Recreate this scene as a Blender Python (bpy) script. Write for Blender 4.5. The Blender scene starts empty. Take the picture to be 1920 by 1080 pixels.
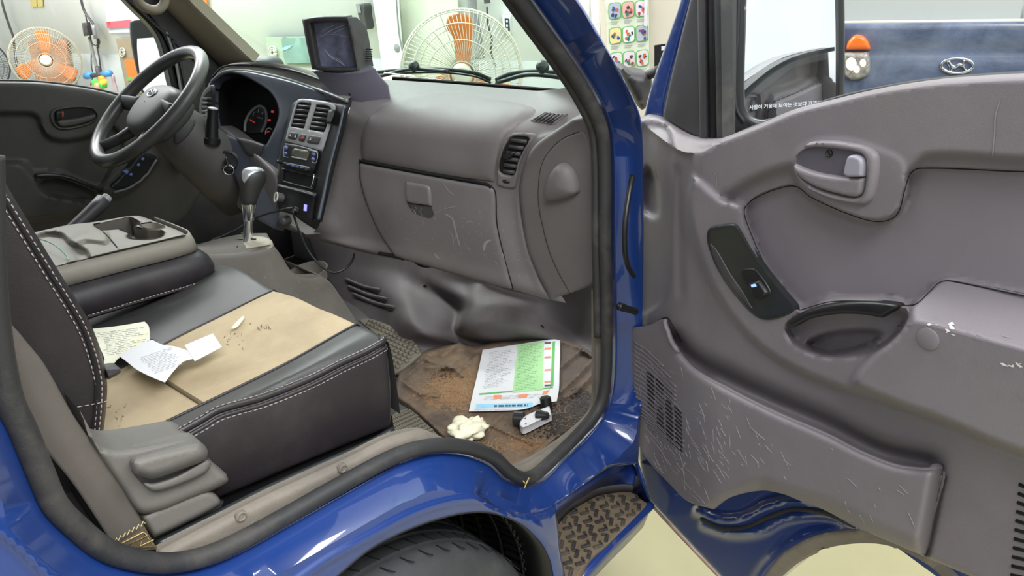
import bpy, bmesh, math, random
import numpy as np
from mathutils import Vector, Matrix
from mathutils.bvhtree import BVHTree
from mathutils.geometry import delaunay_2d_cdt
random.seed(7); rng = np.random.RandomState(7)
SC = bpy.context.scene
COL = SC.collection
PI = math.pi

# ------------------------------------------------------------------ camera
# world: X = truck forward, Y = towards the driver's side, Z = up, metres, workshop floor at z = 0
FPX = 1330.0
CAM = np.array([0.0, -1.58, 1.65])
def _basis(pitch, roll, yaw):
    p, r, y = np.radians([pitch, roll, yaw])
    f = np.array([np.cos(y)*np.cos(p), np.sin(y)*np.cos(p), -np.sin(p)])
    r0 = np.array([np.sin(y), -np.cos(y), 0]); u0 = np.cross(r0, f)
    return np.cos(r)*r0+np.sin(r)*u0, -np.sin(r)*r0+np.cos(r)*u0, f
CR, CU, CF = _basis(25, -5, 46)
cd = bpy.data.cameras.new('camera'); cam = bpy.data.objects.new('camera', cd); COL.objects.link(cam)
cd.sensor_width = 36; cd.lens = FPX/1920*36; cd.clip_start = 0.02; cd.clip_end = 200
cam.matrix_world = Matrix(((CR[0], CU[0], -CF[0], CAM[0]), (CR[1], CU[1], -CF[1], CAM[1]), (CR[2], CU[2], -CF[2], CAM[2]), (0, 0, 0, 1)))
SC.camera = cam

# ------------------------------------------------------------------ world, lights, exposure
w = bpy.data.worlds.new('sky'); SC.world = w; w.use_nodes = True
wn = w.node_tree.nodes; wl = w.node_tree.links
bg = wn['Background']; bg.inputs[1].default_value = 1.1
tc = wn.new('ShaderNodeTexCoord'); sx = wn.new('ShaderNodeSeparateXYZ'); cr = wn.new('ShaderNodeValToRGB')
wl.new(tc.outputs['Generated'], sx.inputs[0]); wl.new(sx.outputs[2], cr.inputs[0]); wl.new(cr.outputs[0], bg.inputs[0])
cr.color_ramp.elements[0].position = 0.0; cr.color_ramp.elements[0].color = (.42, .43, .42, 1)
cr.color_ramp.elements[1].position = 0.07; cr.color_ramp.elements[1].color = (.93, .97, 1.0, 1)
def area(name, loc, target, sx_, sy_, power, color=(1, 1, 1)):
    l = bpy.data.lights.new(name, 'AREA'); l.shape = 'RECTANGLE'; l.size = sx_; l.size_y = sy_; l.energy = power; l.color = color
    o = bpy.data.objects.new(name, l); COL.objects.link(o); o.location = loc
    o.rotation_euler = (Vector(target)-Vector(loc)).to_track_quat('-Z', 'Y').to_euler()
    return o
area('unseen_ceiling_light', (-.6, -3.0, 4.1), (.6, -.6, .9), 2.6, 1.1, 110)
area('unseen_ceiling_light', (1.6, -3.4, 4.1), (1.2, -.6, .9), 2.6, 1.1, 90)
area('unseen_ceiling_light', (1.9, 2.6, 4.1), (2.4, 2.6, .0), 2.4, .9, 190)  # unseen light added to brighten the workshop wall
area('unseen_ceiling_light', (.8, 5.0, 4.1), (1.4, 5.2, .0), 2.4, .9, 190)  # second unseen light, added for the left stretch of that wall
SC.view_settings.view_transform = 'Standard'; SC.view_settings.look = 'None'
SC.view_settings.gamma = 1; SC.view_settings.use_curve_mapping = False
SC.view_settings.exposure = 0.28

# ------------------------------------------------------------------ measuring helpers (a photo point on a known real plane gives a real point)
def rays(p):
    p = np.atleast_2d(np.asarray(p, float))[:, :2]
    return CR[None]*((p[:, :1]-960)/FPX) - CU[None]*((p[:, 1:2]-540)/FPX) + CF[None]
def on(px, py, **k):
    (a, v), = k.items(); i = 'xyz'.index(a); d = rays([(px, py)])[0]
    return CAM + d*(v-CAM[i])/d[i]
def xon(pts, **k):
    return [on(p[0], p[1], **k) for p in pts]
class Plane:
    def __init__(s, o, n):
        s.o = np.asarray(o, float); n = np.asarray(n, float); n = n/np.linalg.norm(n)
        if n @ (CAM-s.o) < 0: n = -n
        s.n = n
    def pt(s, p, h=0):
        d = rays(p); h = np.broadcast_to(h, (len(d),))
        t = ((s.o-CAM) @ s.n + h)/(d @ s.n)
        return CAM[None]+d*t[:, None]
    def skirt(s, P, depth): return P - s.n[None]*depth
def plane3(a, b, c):
    a, b, c = map(np.asarray, (a, b, c)); return Plane(a, np.cross(b-a, c-a))
class Surf:
    """a built surface; photo points are cast onto it"""
    def __init__(s, objs, fb=None):
        vs, fs = [], []; k = 0
        for o in (objs if isinstance(objs, (list, tuple)) else [objs]):
            vs += [Vector(v.co) for v in o.data.vertices]; fs += [[i+k for i in p.vertices] for p in o.data.polygons]; k = len(vs)
        s.b = BVHTree.FromPolygons(vs, fs); s.fb = fb; s.vs = np.array([list(v) for v in vs])
    def pt(s, p, h=0):
        d = rays(p); h = np.broadcast_to(h, (len(d),)); out = np.zeros((len(d), 3)); s.N = np.zeros((len(d), 3)); miss = []
        for i in range(len(d)):
            l, n, _, _ = s.b.ray_cast(Vector(CAM), Vector(d[i]))
            if l is None: miss.append(i); continue
            if n.dot(Vector(d[i])) > 0: n = -n
            out[i] = np.array(l)+np.array(n)*h[i]; s.N[i] = np.array(n)
        if miss:
            ok = [i for i in range(len(d)) if i not in set(miss)]
            if not ok:
                dd = s.vs-CAM; dep = dd @ CF; pp = np.stack([960+FPX*(dd @ CR)/dep, 540-FPX*(dd @ CU)/dep], 1)
                for i in miss: j = int(np.argmin(((pp-np.asarray(p, float)[i, :2])**2).sum(1))); out[i] = CAM+d[i]*dep[j]; s.N[i] = -d[i]/np.linalg.norm(d[i])
                return out
            for i in miss:
                q = np.asarray(p, float)[:, :2]; j = ok[int(np.argmin(((q[ok]-q[i])**2).sum(1)))]
                t = (out[j]-CAM) @ CF; out[i] = CAM+d[i]*t; s.N[i] = s.N[j]
        return out
    def skirt(s, P, depth): return P - s.N[:len(P)]*depth

# ------------------------------------------------------------------ curves
def spl(pts, n, closed=False):
    P = np.asarray(pts, float)
    if len(P) == 2: return P[0]+(P[1]-P[0])*np.linspace(0, 1, n)[:, None]
    if closed: Q = np.vstack([P[-1], P, P[0], P[1]])
    else: Q = np.vstack([2*P[0]-P[1], P, 2*P[-1]-P[-2]])
    d = np.maximum(np.linalg.norm(np.diff(Q, axis=0), axis=1), 1e-9)
    t = np.concatenate([[0], np.cumsum(d)])
    t0, t1 = t[1], t[-2]
    ts = np.linspace(t0, t1, n, endpoint=not closed)
    out = []
    for u in ts:
        i = min(max(int(np.searchsorted(t, u, side='right'))-1, 1), len(Q)-3)
        h = t[i+1]-t[i]; s = (u-t[i])/h
        m0 = (Q[i+1]-Q[i-1])/(t[i+1]-t[i-1])*h; m1 = (Q[i+2]-Q[i])/(t[i+2]-t[i])*h
        out.append((2*s**3-3*s*s+1)*Q[i]+(s**3-2*s*s+s)*m0+(-2*s**3+3*s*s)*Q[i+1]+(s**3-s*s)*m1)
    return np.array(out)
def crv(pts, step=4.0, closed=True):
    """smooth outline; a point with a third element is a sharp corner"""
    P = [tuple(p) for p in pts]; n = len(P)
    cs = [i for i, p in enumerate(P) if len(p) > 2]
    q = np.array([p[:2] for p in P], float)
    def ln(a): return np.linalg.norm(np.diff(a, axis=0), axis=1).sum()
    if not cs:
        if closed: return spl(q, max(8, int(ln(np.vstack([q, q[:1]]))/step)), True)
        return spl(q, max(2, int(ln(q)/step)+1))
    out = []
    if closed:
        q2 = np.vstack([q[cs[0]:], q[:cs[0]+1]]); c2 = [c-cs[0] for c in cs]+[n]
    else:
        q2 = q; c2 = sorted(set([0]+cs+[n-1]))
    for a, b in zip(c2[:-1], c2[1:]):
        s = q2[a:b+1]; m = max(2, int(ln(s)/step)+1); out.append(spl(s, m)[:-1])
    if not closed: out.append(q2[-1:])
    return np.vstack(out)
def sdist(p, poly, closed=True):
    """signed distance of points p to polygon (inside > 0) or plain distance to a polyline"""
    p = np.asarray(p, float); A = np.asarray(poly, float); B = np.roll(A, -1, 0)
    if not closed: A, B = A[:-1], B[:-1]
    best = np.full(len(p), 1e18); ins = np.zeros(len(p), bool)
    for a, b in zip(A, B):
        ab = b-a; L = ab @ ab
        t = np.clip(((p-a) @ ab)/max(L, 1e-12), 0, 1); d = ((p-a-t[:, None]*ab)**2).sum(1); best = np.minimum(best, d)
        if closed:
            c = ((a[1] > p[:, 1]) != (b[1] > p[:, 1]))
            if abs(b[1]-a[1]) > 1e-12: ins ^= c & (p[:, 0] < (b[0]-a[0])*(p[:, 1]-a[1])/(b[1]-a[1])+a[0])
    d = np.sqrt(best)
    return np.where(ins, d, -d) if closed else d
def sm(t): t = np.clip(t, 0, 1); return t*t*(3-2*t)

# ------------------------------------------------------------------ mesh making
def unit(v): v = np.asarray(v, float); return v/np.linalg.norm(v)
def ob(name, V, Fc, mat=None, parent=None, smooth=True, mats=None, fm=None, bevel=0, solid=0, sub=0, wn_=False, angle=None, offset=-1):
    me = bpy.data.meshes.new(name); me.from_pydata([tuple(map(float, v)) for v in V], [], [list(map(int, f)) for f in Fc]); me.validate()
    for m in (mats or ([mat] if mat else [])): me.materials.append(m)
    if fm is not None and len(fm) == len(me.polygons): me.polygons.foreach_set('material_index', list(fm))
    me.polygons.foreach_set('use_smooth', [smooth]*len(me.polygons)); me.update()
    o = bpy.data.objects.new(name, me); COL.objects.link(o)
    if parent is not None: setp(o, parent)
    if solid: m = o.modifiers.new('s', 'SOLIDIFY'); m.thickness = solid; m.offset = offset; m.use_even_offset = False
    if bevel: m = o.modifiers.new('b', 'BEVEL'); m.width = bevel; m.segments = 3; m.limit_method = 'ANGLE'; m.angle_limit = math.radians(40)
    if sub: m = o.modifiers.new('u', 'SUBSURF'); m.levels = m.render_levels = sub
    if bevel or wn_: m = o.modifiers.new('w', 'WEIGHTED_NORMAL'); m.keep_sharp = True
    if angle: me.set_sharp_from_angle(angle=math.radians(angle))
    return o
def setp(o, parent):
    o.parent = parent; o.matrix_parent_inverse = Matrix.Translation(-Vector(WLOC.get(parent.name, (0, 0, 0))))
WLOC = {}
def thing(name, label, cat, loc=(0, 0, 0), group=None):
    o = bpy.data.objects.new(name, None); COL.objects.link(o); o.location = tuple(map(float, loc)); o.empty_display_size = .02
    WLOC[o.name] = tuple(map(float, loc)); return tag(o, label, cat, group)
def tag(o, label, cat=None, group=None, kind=None):
    if label: o['label'] = label
    if cat: o['category'] = cat
    if group: o['group'] = group
    if kind: o['kind'] = kind
    return o
def struct(o): o['kind'] = 'structure'; return o
def loft(name, rows, mat, parent=None, nu=60, nv=None, lin=False, solid=0, closed_u=False, closed_v=False, seg=6, smooth=True, idx=False, angle=None, **k):
    """skin over rows of 3-D points; idx keeps points of rows aligned by index"""
    R = []
    for r in rows:
        r = np.asarray(r, float)
        if idx:
            m = max(2, nu//(len(r)-1)); s = []
            full = spl_idx(r, m); R.append(full)
        else: R.append(spl(r, nu, closed_u))
    R = np.array(R)
    if not lin and len(R) > 2:
        S = []
        for j in range(R.shape[1]):
            S.append(spl_idx(R[:, j], seg, closed_v))
        R = np.array(S).transpose(1, 0, 2)
    nv, nu_ = R.shape[:2]; V = R.reshape(-1, 3); Fc = []
    for i in range(nv-(0 if closed_v else 1)):
        for j in range(nu_-(0 if closed_u else 1)):
            a = i*nu_+j; b = i*nu_+(j+1) % nu_; c = ((i+1) % nv)*nu_+(j+1) % nu_; d = ((i+1) % nv)*nu_+j
            Fc.append((a, b, c, d))
    # face the camera side outwards
    o = ob(name, V, Fc, mat, parent, smooth=smooth, solid=solid, angle=angle, **k)
    return o
def spl_idx(P, m, closed=False):
    P = np.asarray(P, float); n = len(P)
    if n == 2: return P[0]+(P[1]-P[0])*np.linspace(0, 1, m+1)[:, None]
    out = []
    Q = np.vstack([P[-1:] if closed else 2*P[:1]-P[1:2], P, P[:2] if closed else 2*P[-1:]-P[-2:-1]])
    for i in range(1, n+(1 if closed else 0)):
        p0, p1, p2, p3 = Q[i-1], Q[i], Q[i+1], Q[i+2]
        d01, d12, d23 = [max(np.linalg.norm(a-b), 1e-6) for a, b in ((p0, p1), (p1, p2), (p2, p3))]
        m0 = (p2-p0)/(d01+d12)*d12; m1 = (p3-p1)/(d12+d23)*d12
        for s in np.arange(m)/m:
            out.append((2*s**3-3*s*s+1)*p1+(s**3-2*s*s+s)*m0+(-2*s**3+3*s*s)*p2+(s**3-s*s)*m1)
    if not closed: out.append(P[-1])
    return np.array(out)
def patch(name, poly, surf, mat, parent=None, h=.004, bev=3.0, step=5.0, hfun=None, skirt=.006, edge_h=0.0, outline_step=None, holes=(), smooth=True, angle=60, back=None, raw=False, rails=()):
    """raised panel: outline in photo points laid on a surface, rounded edge, real side walls"""
    os_ = outline_step or min(step, 5.0)
    oc = np.asarray(poly, float)[:, :2] if raw else crv(poly, os_)
    hc = [crv(h_, os_) for h_ in holes]
    P = [oc]; E = []; F0 = []; railp = []
    k = 0
    for c in [oc]+hc:
        E += [(k+i, k+(i+1) % len(c)) for i in range(len(c))]; k += len(c)
    nb = k; P = [oc]+hc
    allb = [oc]+hc
    def sd(q):
        d = sdist(q, oc)
        for c in hc: d = np.minimum(d, -sdist(q, c))
        return d
    if bev > 0:
        for r in (bev*.15, bev*.5, bev*1.05):
            for ci, c in enumerate(allb):
                t = np.roll(c, -1, 0)-np.roll(c, 1, 0); nrm = np.stack([-t[:, 1], t[:, 0]], 1); nrm /= np.maximum(np.linalg.norm(nrm, axis=1), 1e-9)[:, None]
                for s_ in (1, -1):
                    q = c+nrm*r*s_; d = sd(q); P.append(q[(d > r*.93)])
    lo, hi = oc.min(0), oc.max(0)
    gx, gy = np.meshgrid(np.arange(lo[0]+step*.5, hi[0], step), np.arange(lo[1]+step*.5, hi[1], step*.87))
    gx[1::2] += step*.5
    g = np.stack([gx.ravel(), gy.ravel()], 1); d = sd(g); gk = d > max(bev*1.05, 0)+step*.45
    for rc, offs in rails:
        t = np.gradient(rc, axis=0); nrm = np.stack([-t[:, 1], t[:, 0]], 1); nrm /= np.maximum(np.linalg.norm(nrm, axis=1), 1e-9)[:, None]
        dr = sdist(g, rc, False); gk &= dr > max(abs(o_) for o_ in offs)+step*.55
        prev = [g_ for g_ in P[1+len(hc):]]
        for o_ in offs:
            q = rc+nrm*o_; ok = (sd(q) > bev*1.05+1.2)
            ok &= sdist(q, rc, False) > abs(o_)*.96
            if len(railp): 
                pp = np.vstack(railp); ok &= np.array([((pp-x)**2).sum(1).min() > 2.2 for x in q])
            P.append(q[ok])
        railp.append(np.vstack([rc+nrm*o_ for o_ in offs]))
    P.append(g[gk])
    Q = np.vstack(P)
    res = delaunay_2d_cdt([Vector(q) for q in Q], E, [], 0, 1e-5)
    V2 = np.array([list(v) for v in res[0]]); T = [list(t) for t in res[2]]
    cen = np.array([V2[t].mean(0) for t in T]); keep = sd(cen) > 0
    T = [t for t, kf in zip(T, keep) if kf]
    used = sorted({i for t in T for i in t}); mp = {u: i for i, u in enumerate(used)}
    V2 = V2[used]; T = [[mp[i] for i in t] for t in T]
    d = np.maximum(sd(V2), 0)
    prof = np.sqrt(np.maximum(0, 1-(1-np.clip(d/bev, 0, 1))**2)) if bev > 0 else np.ones(len(V2))
    H = hfun(V2) if hfun else np.full(len(V2), float(h))
    drop = (H-edge_h) if hfun is None else np.full(len(V2), h)
    H = H-drop*(1-prof)
    V = surf.pt(V2, H)
    cnt = {}
    Tn = []
    for t in T:
        a, b, c = V[t[0]], V[t[1]], V[t[2]]
        if np.cross(b-a, c-a) @ (CAM-a) < 0: t = t[::-1]
        Tn.append(t)
        for i in range(3): cnt.setdefault(frozenset((t[i], t[(i+1) % 3])), []).append((t[i], t[(i+1) % 3]))
    V = list(V); Fc = list(Tn)
    if skirt > 0:
        be = [v[0] for v in cnt.values() if len(v) == 1]
        bv = sorted({i for e in be for i in e}); B = np.array([V[i] for i in bv])
        if isinstance(surf, Surf): surf.pt(V2[bv], 0)
        S = surf.skirt(B, skirt); m2 = {b: len(V)+i for i, b in enumerate(bv)}; V += list(S)
        for a, b in be: Fc.append((b, a, m2[a], m2[b]))
    return ob(name, V, Fc, mat, parent, smooth=smooth, angle=angle)
def frames(P, closed=False, up=None):
    n = len(P); T = np.array([(P[(i+1) % n]-P[i-1]) if (closed or 0 < i < n-1) else (P[min(i+1, n-1)]-P[max(i-1, 0)]) for i in range(n)])
    T /= np.maximum(np.linalg.norm(T, axis=1), 1e-12)[:, None]
    u = np.asarray(up, float) if up is not None else np.array([0, 0, 1.]) if abs(T[0][2]) < .9 else np.array([1., 0, 0])
    N = []; cur = u
    for i in range(n):
        if up is not None: cur = np.asarray(up, float)
        c = cur-T[i]*(cur @ T[i]); c /= max(np.linalg.norm(c), 1e-9); N.append(c); cur = c
    N = np.array(N); return T, N, np.cross(T, N)
def tube_vf(P, r, segs=8, closed=False, up=None, flat=1.0, cap=True, prof=None):
    P = np.asarray(P, float); n = len(P); r = np.broadcast_to(r, (n,)); T, N, Bn = frames(P, closed, up); V = []
    if prof is None: prof = [(math.cos(2*PI*k/segs), math.sin(2*PI*k/segs)*flat) for k in range(segs)]
    segs = len(prof)
    for i in range(n):
        for a, b in prof: V.append(P[i]+N[i]*a*r[i]+Bn[i]*b*r[i])
    Fc = []
    for i in range(n-(0 if closed else 1)):
        j = (i+1) % n
        for k in range(segs): Fc.append((i*segs+k, i*segs+(k+1) % segs, j*segs+(k+1) % segs, j*segs+k))
    if cap and not closed: Fc.append(list(range(segs))[::-1]); Fc.append([(n-1)*segs+k for k in range(segs)])
    return V, Fc
def merge(*vf):
    V, Fc = [], []
    for v, f in vf: k = len(V); V += list(v); Fc += [[i+k for i in q] for q in f]
    return V, Fc
def tube(name, pts, r, mat, parent=None, n=None, segs=10, closed=False, smooth_path=True, **k):
    pts = np.asarray(pts, float)
    if smooth_path: pts = spl(pts, n or 40, closed)
    return ob(name, *tube_vf(pts, r, segs, closed, **k), mat, parent)
def seam(name, px, surf, r, mat, parent=None, lift=0.0, step=6, closed=False, flat=1.0, segs=6):
    c = crv(px, step, closed); P = surf.pt(c, lift)
    return ob(name, *tube_vf(P, r, segs, closed, flat=flat), mat, parent)
def box_vf(c, s, M=None):
    c = np.asarray(c, float); s = np.asarray(s, float)/2; M = np.eye(3) if M is None else np.asarray(M, float)
    V = [c+M @ (s*np.array(q)) for q in ((-1, -1, -1), (1, -1, -1), (1, 1, -1), (-1, 1, -1), (-1, -1, 1), (1, -1, 1), (1, 1, 1), (-1, 1, 1))]
    return V, [(0, 3, 2, 1), (4, 5, 6, 7), (0, 1, 5, 4), (1, 2, 6, 5), (2, 3, 7, 6), (3, 0, 4, 7)]
def box(name, c, s, mat, parent=None, M=None, bevel=.004, smooth=True):
    return ob(name, *box_vf(c, s, M), mat, parent, bevel=bevel, smooth=smooth)
def axes(z, x=None):
    z = unit(z); x = np.array([1., 0, 0]) if x is None else np.asarray(x, float)
    x = x-z*(x @ z); x = x/np.linalg.norm(x) if np.linalg.norm(x) > 1e-6 else unit(np.cross(z, [0, 1, 0])); return np.stack([x, np.cross(z, x), z], 1)
def lathe_vf(prof, o, z, segs=32, sx=1, sy=1, x=None):
    M = axes(z, x); o = np.asarray(o, float); V = []; Fc = []; n = len(prof)
    for r, hgt in prof:
        for k in range(segs):
            a = 2*PI*k/segs; V.append(o+M @ np.array([r*sx*math.cos(a), r*sy*math.sin(a), hgt]))
    for i in range(n-1):
        for k in range(segs): Fc.append((i*segs+k, i*segs+(k+1) % segs, (i+1)*segs+(k+1) % segs, (i+1)*segs+k))
    if prof[0][0] > 1e-6: Fc.append(list(range(segs))[::-1])
    if prof[-1][0] > 1e-6: Fc.append([(n-1)*segs+k for k in range(segs)])
    return V, Fc
def lathe(name, prof, o, z, mat, parent=None, segs=32, angle=35, **k): return ob(name, *lathe_vf(prof, o, z, segs, **k), mat, parent, angle=angle)
def prism(name, pts3, vec, mat, parent=None, bevel=.003, smooth=True):
    n = len(pts3); P = [np.asarray(p, float) for p in pts3]; v = np.asarray(vec, float); V = P+[p+v for p in P]
    Fc = [list(range(n))[::-1], [n+i for i in range(n)]]+[(i, (i+1) % n, n+(i+1) % n, n+i) for i in range(n)]
    o = ob(name, V, Fc, mat, parent, bevel=bevel, smooth=smooth)
    bm = bmesh.new(); bm.from_mesh(o.data); bmesh.ops.recalc_face_normals(bm, faces=bm.faces); bm.to_mesh(o.data); bm.free(); return o
def add_geo(o, V, Fc, mat):
    """extra pieces of surface marking inside a part's own mesh"""
    me = o.data; bm = bmesh.new(); bm.from_mesh(me)
    if mat.name not in [m.name for m in me.materials]: me.materials.append(mat)
    mi = [m.name for m in me.materials].index(mat.name)
    vs = [bm.verts.new(Vector(v)) for v in V]
    for f in Fc:
        try: q = bm.faces.new([vs[i] for i in f]); q.material_index = mi; q.smooth = True
        except ValueError: pass
    bm.to_mesh(me); bm.free()
def strokes(o, surf, areas, mat, n=60, L=(8, 40), wpx=(.5, 1.4), ang=None, lift=.0008, curve=.1, sprd=.8):
    """scuffs and scratches: thin raised flecks on a part"""
    V, Fc = [], []
    for (cx, cy, rx, ry, wt) in areas:
        for _ in range(max(1, int(n*wt))):
            x = cx+rx*rng.randn()*.5; y = cy+ry*rng.randn()*.5
            a = (ang if ang is not None else 0)+(rng.randn()*sprd if ang is not None else rng.rand()*PI)
            l = rng.uniform(*L)*rng.rand()**.7+3; wd = rng.uniform(*wpx); c = rng.randn()*curve; m = max(3, int(l/6)+2)
            t = np.linspace(-.5, .5, m); A = a+c*t*2; px = x+l*t*np.cos(A); py = y+l*t*np.sin(A)
            ww = wd*np.sqrt(np.maximum(0, 1-(2*t)**2)+.02)*(1+.3*rng.randn(m)); nx, ny = -np.sin(A), np.cos(A)
            q = np.concatenate([np.stack([px+nx*ww*.5, py+ny*ww*.5], 1), np.stack([px-nx*ww*.5, py-ny*ww*.5], 1)])
            if isinstance(surf, Surf):
                ok = all(surf.b.ray_cast(Vector(CAM), Vector(d))[0] is not None for d in rays(q))
                if not ok: continue
            P = surf.pt(q, lift); k = len(V); V += list(P)
            for i in range(m-1): Fc.append((k+i, k+i+1, k+m+i+1, k+m+i))
    if V: add_geo(o, V, Fc, mat)

# ------------------------------------------------------------------ materials
def srgb(r, g, b):
    f = lambda c: (c/255/12.92) if c/255 <= .04045 else ((c/255+.055)/1.055)**2.4
    return (f(r), f(g), f(b), 1)
def mat(name, col, rough=.5, metal=0, var=.0, vscale=6, dust=0, dcol=(.32, .28, .22), dscale=3, bump=0, bscale=900, coat=0, spec=.5, dlo=.5, dhi=.75, emit=None, es=0, rvar=0, stretch=None, aniso=None, sheen=0):
    m = bpy.data.materials.new(name); m.use_nodes = True; nt = m.node_tree; N = nt.nodes; L = nt.links
    b = N['Principled BSDF']; b.inputs['Roughness'].default_value = rough; b.inputs['Metallic'].default_value = metal
    b.inputs['Specular IOR Level'].default_value = spec
    if coat: b.inputs['Coat Weight'].default_value = coat; b.inputs['Coat Roughness'].default_value = .04
    if sheen: b.inputs['Sheen Weight'].default_value = sheen
    col = tuple(col) if len(col) == 4 else (*col, 1)
    t = N.new('ShaderNodeTexCoord')
    src = None
    def noise(scale, det=5, rough_=.6, dist=0):
        n = N.new('ShaderNodeTexNoise'); n.inputs['Scale'].default_value = scale; n.inputs['Detail'].default_value = det; n.inputs['Roughness'].default_value = rough_; n.inputs['Distortion'].default_value = dist
        if stretch:
            mp = N.new('ShaderNodeMapping'); mp.inputs['Scale'].default_value = stretch; L.new(t.outputs['Object'], mp.inputs[0]); L.new(mp.outputs[0], n.inputs['Vector'])
        else: L.new(t.outputs['Object'], n.inputs['Vector'])
        return n
    rgb = N.new('ShaderNodeRGB'); rgb.outputs[0].default_value = col; out = rgb.outputs[0]
    if var:
        n = noise(vscale); r = N.new('ShaderNodeMapRange'); r.inputs[1].default_value = .3; r.inputs[2].default_value = .7; r.inputs[3].default_value = 1-var; r.inputs[4].default_value = 1+var
        L.new(n.outputs[0], r.inputs[0]); mx = N.new('ShaderNodeMix'); mx.data_type = 'RGBA'; mx.blend_type = 'MULTIPLY'; mx.inputs[0].default_value = 1
        cb = N.new('ShaderNodeCombineColor'); [L.new(r.outputs[0], cb.inputs[i]) for i in range(3)]
        L.new(out, mx.inputs[6]); L.new(cb.outputs[0], mx.inputs[7]); out = mx.outputs[2]
    if dust:
        n = noise(dscale, 8, .7, .4); r = N.new('ShaderNodeMapRange'); r.inputs[1].default_value = dlo; r.inputs[2].default_value = dhi; r.inputs[3].default_value = 0; r.inputs[4].default_value = dust
        L.new(n.outputs[0], r.inputs[0]); mx = N.new('ShaderNodeMix'); mx.data_type = 'RGBA'; L.new(r.outputs[0], mx.inputs[0]); L.new(out, mx.inputs[6]); mx.inputs[7].default_value = (*dcol, 1); out = mx.outputs[2]
        if not rvar:
            ra = N.new('ShaderNodeMapRange'); ra.inputs[3].default_value = rough; ra.inputs[4].default_value = min(1, rough+.35); L.new(r.outputs[0], ra.inputs[0]); L.new(ra.outputs[0], b.inputs['Roughness'])
    L.new(out, b.inputs['Base Color'])
    if bump:
        n = noise(bscale, 2, .5); bp = N.new('ShaderNodeBump'); bp.inputs['Strength'].default_value = bump; bp.inputs['Distance'].default_value = .001
        L.new(n.outputs[0], bp.inputs['Height']); L.new(bp.outputs[0], b.inputs['Normal'])
    if emit: b.inputs['Emission Color'].default_value = (*emit[:3], 1); b.inputs['Emission Strength'].default_value = es
    return m
def glass(name, tint, refl=.08, rough=0.0):
    m = bpy.data.materials.new(name); m.use_nodes = True; N = m.node_tree.nodes; L = m.node_tree.links; N.clear()
    o = N.new('ShaderNodeOutputMaterial'); t = N.new('ShaderNodeBsdfTransparent'); t.inputs[0].default_value = (*tint, 1)
    g = N.new('ShaderNodeBsdfGlossy'); g.inputs[1].default_value = rough if False else rough; mx = N.new('ShaderNodeMixShader'); mx.inputs[0].default_value = refl
    L.new(t.outputs[0], mx.inputs[1]); L.new(g.outputs[0], mx.inputs[2]); L.new(mx.outputs[0], o.inputs[0]); return m
M_TRIM = mat('door_trim_plastic', srgb(121, 115, 119), .5, var=.08, vscale=7, dust=.3, dcol=(.24, .22, .19), dscale=5, dlo=.52, dhi=.75, bump=.25, bscale=700)
M_FAB = mat('door_insert_vinyl', srgb(126, 120, 125), .75, var=.06, vscale=5, dust=.25, dcol=(.22, .2, .18), dscale=6, bump=.2, bscale=1500)
M_DASH = mat('dashboard_plastic', srgb(108, 103, 103), .55, var=.08, vscale=6, dust=.35, dcol=(.22, .21, .19), dscale=5, dlo=.5, dhi=.78, bump=.2, bscale=800)
M_DASHT = mat('dashboard_lit_top_plastic', srgb(118, 114, 108), .6, var=.06, vscale=6, dust=.35, dcol=(.3, .28, .23), dscale=4, bump=.2, bscale=900)  # lighter copy of the dashboard plastic, windscreen light put into its colour
M_DARK = mat('dark_grey_plastic', srgb(62, 60, 62), .5, var=.1, dust=.15, dscale=8, bump=.2)
M_BLACK = mat('black_plastic', srgb(24, 24, 26), .4, var=.1, dust=.05, bump=.1)
M_GLOSS = mat('gloss_black_plastic', srgb(38, 41, 41), .28, dust=.06, dscale=9)
M_VOID = mat('black_recess', srgb(10, 10, 11), .9)
M_RUB = mat('weatherstrip_rubber', srgb(44, 44, 45), .6, var=.12, vscale=12, dust=.4, dcol=(.16, .145, .12), dscale=9, dlo=.5, dhi=.8, bump=.3, bscale=500)
M_BLUE = mat('blue_car_paint', srgb(24, 55, 120), .33, coat=1, var=.06, vscale=3, dust=.10, dcol=(.13, .14, .17), dscale=9, dlo=.58, dhi=.8, metal=0)
M_BLUED = mat('dirty_blue_paint', srgb(26, 54, 122), .4, coat=.5, var=.1, vscale=5, dust=.6, dcol=(.24, .22, .2), dscale=11, dlo=.52, dhi=.75)
M_LEA = mat('charcoal_leatherette', srgb(39, 35, 38), .42, var=.06, vscale=5, dust=.12, dcol=(.15, .14, .13), dscale=7, bump=.35, bscale=700)
M_LEAG = mat('grey_green_leatherette', srgb(56, 57, 56), .42, var=.08, vscale=6, dust=.2, dcol=(.2, .2, .18), dscale=9, bump=.35, bscale=600)
M_SEATF = mat('tan_seat_fabric', srgb(172, 156, 126), .9, var=.1, vscale=7, dust=.55, dcol=(.17, .12, .075), dscale=4.5, dlo=.5, dhi=.85, bump=.4, bscale=1200)
M_THREAD = mat('pale_stitching', srgb(160, 148, 142), .8)
M_SILL = mat('dusty_sill_plastic', srgb(112, 106, 98), .75, var=.12, vscale=10, dust=.6, dcol=(.3, .26, .2), dscale=9, dlo=.4, dhi=.75, bump=.5, bscale=350)
M_MAT = mat('dusty_rubber_mat', srgb(78, 68, 60), .85, var=.25, vscale=9, dust=.75, dcol=(.25, .17, .105), dscale=3.6, dlo=.42, dhi=.62, bump=.6, bscale=250)
M_CARPET = mat('footwell_liner', srgb(78, 72, 74), .62, var=.12, vscale=6, dust=.35, dcol=(.2, .17, .14), dscale=7, bump=.3, bscale=600)
M_TYRE = mat('tyre_rubber', srgb(62, 64, 66), .7, var=.12, vscale=12, dust=.3, dcol=(.15, .14, .13), dscale=14, bump=.3, bscale=300)
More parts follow.
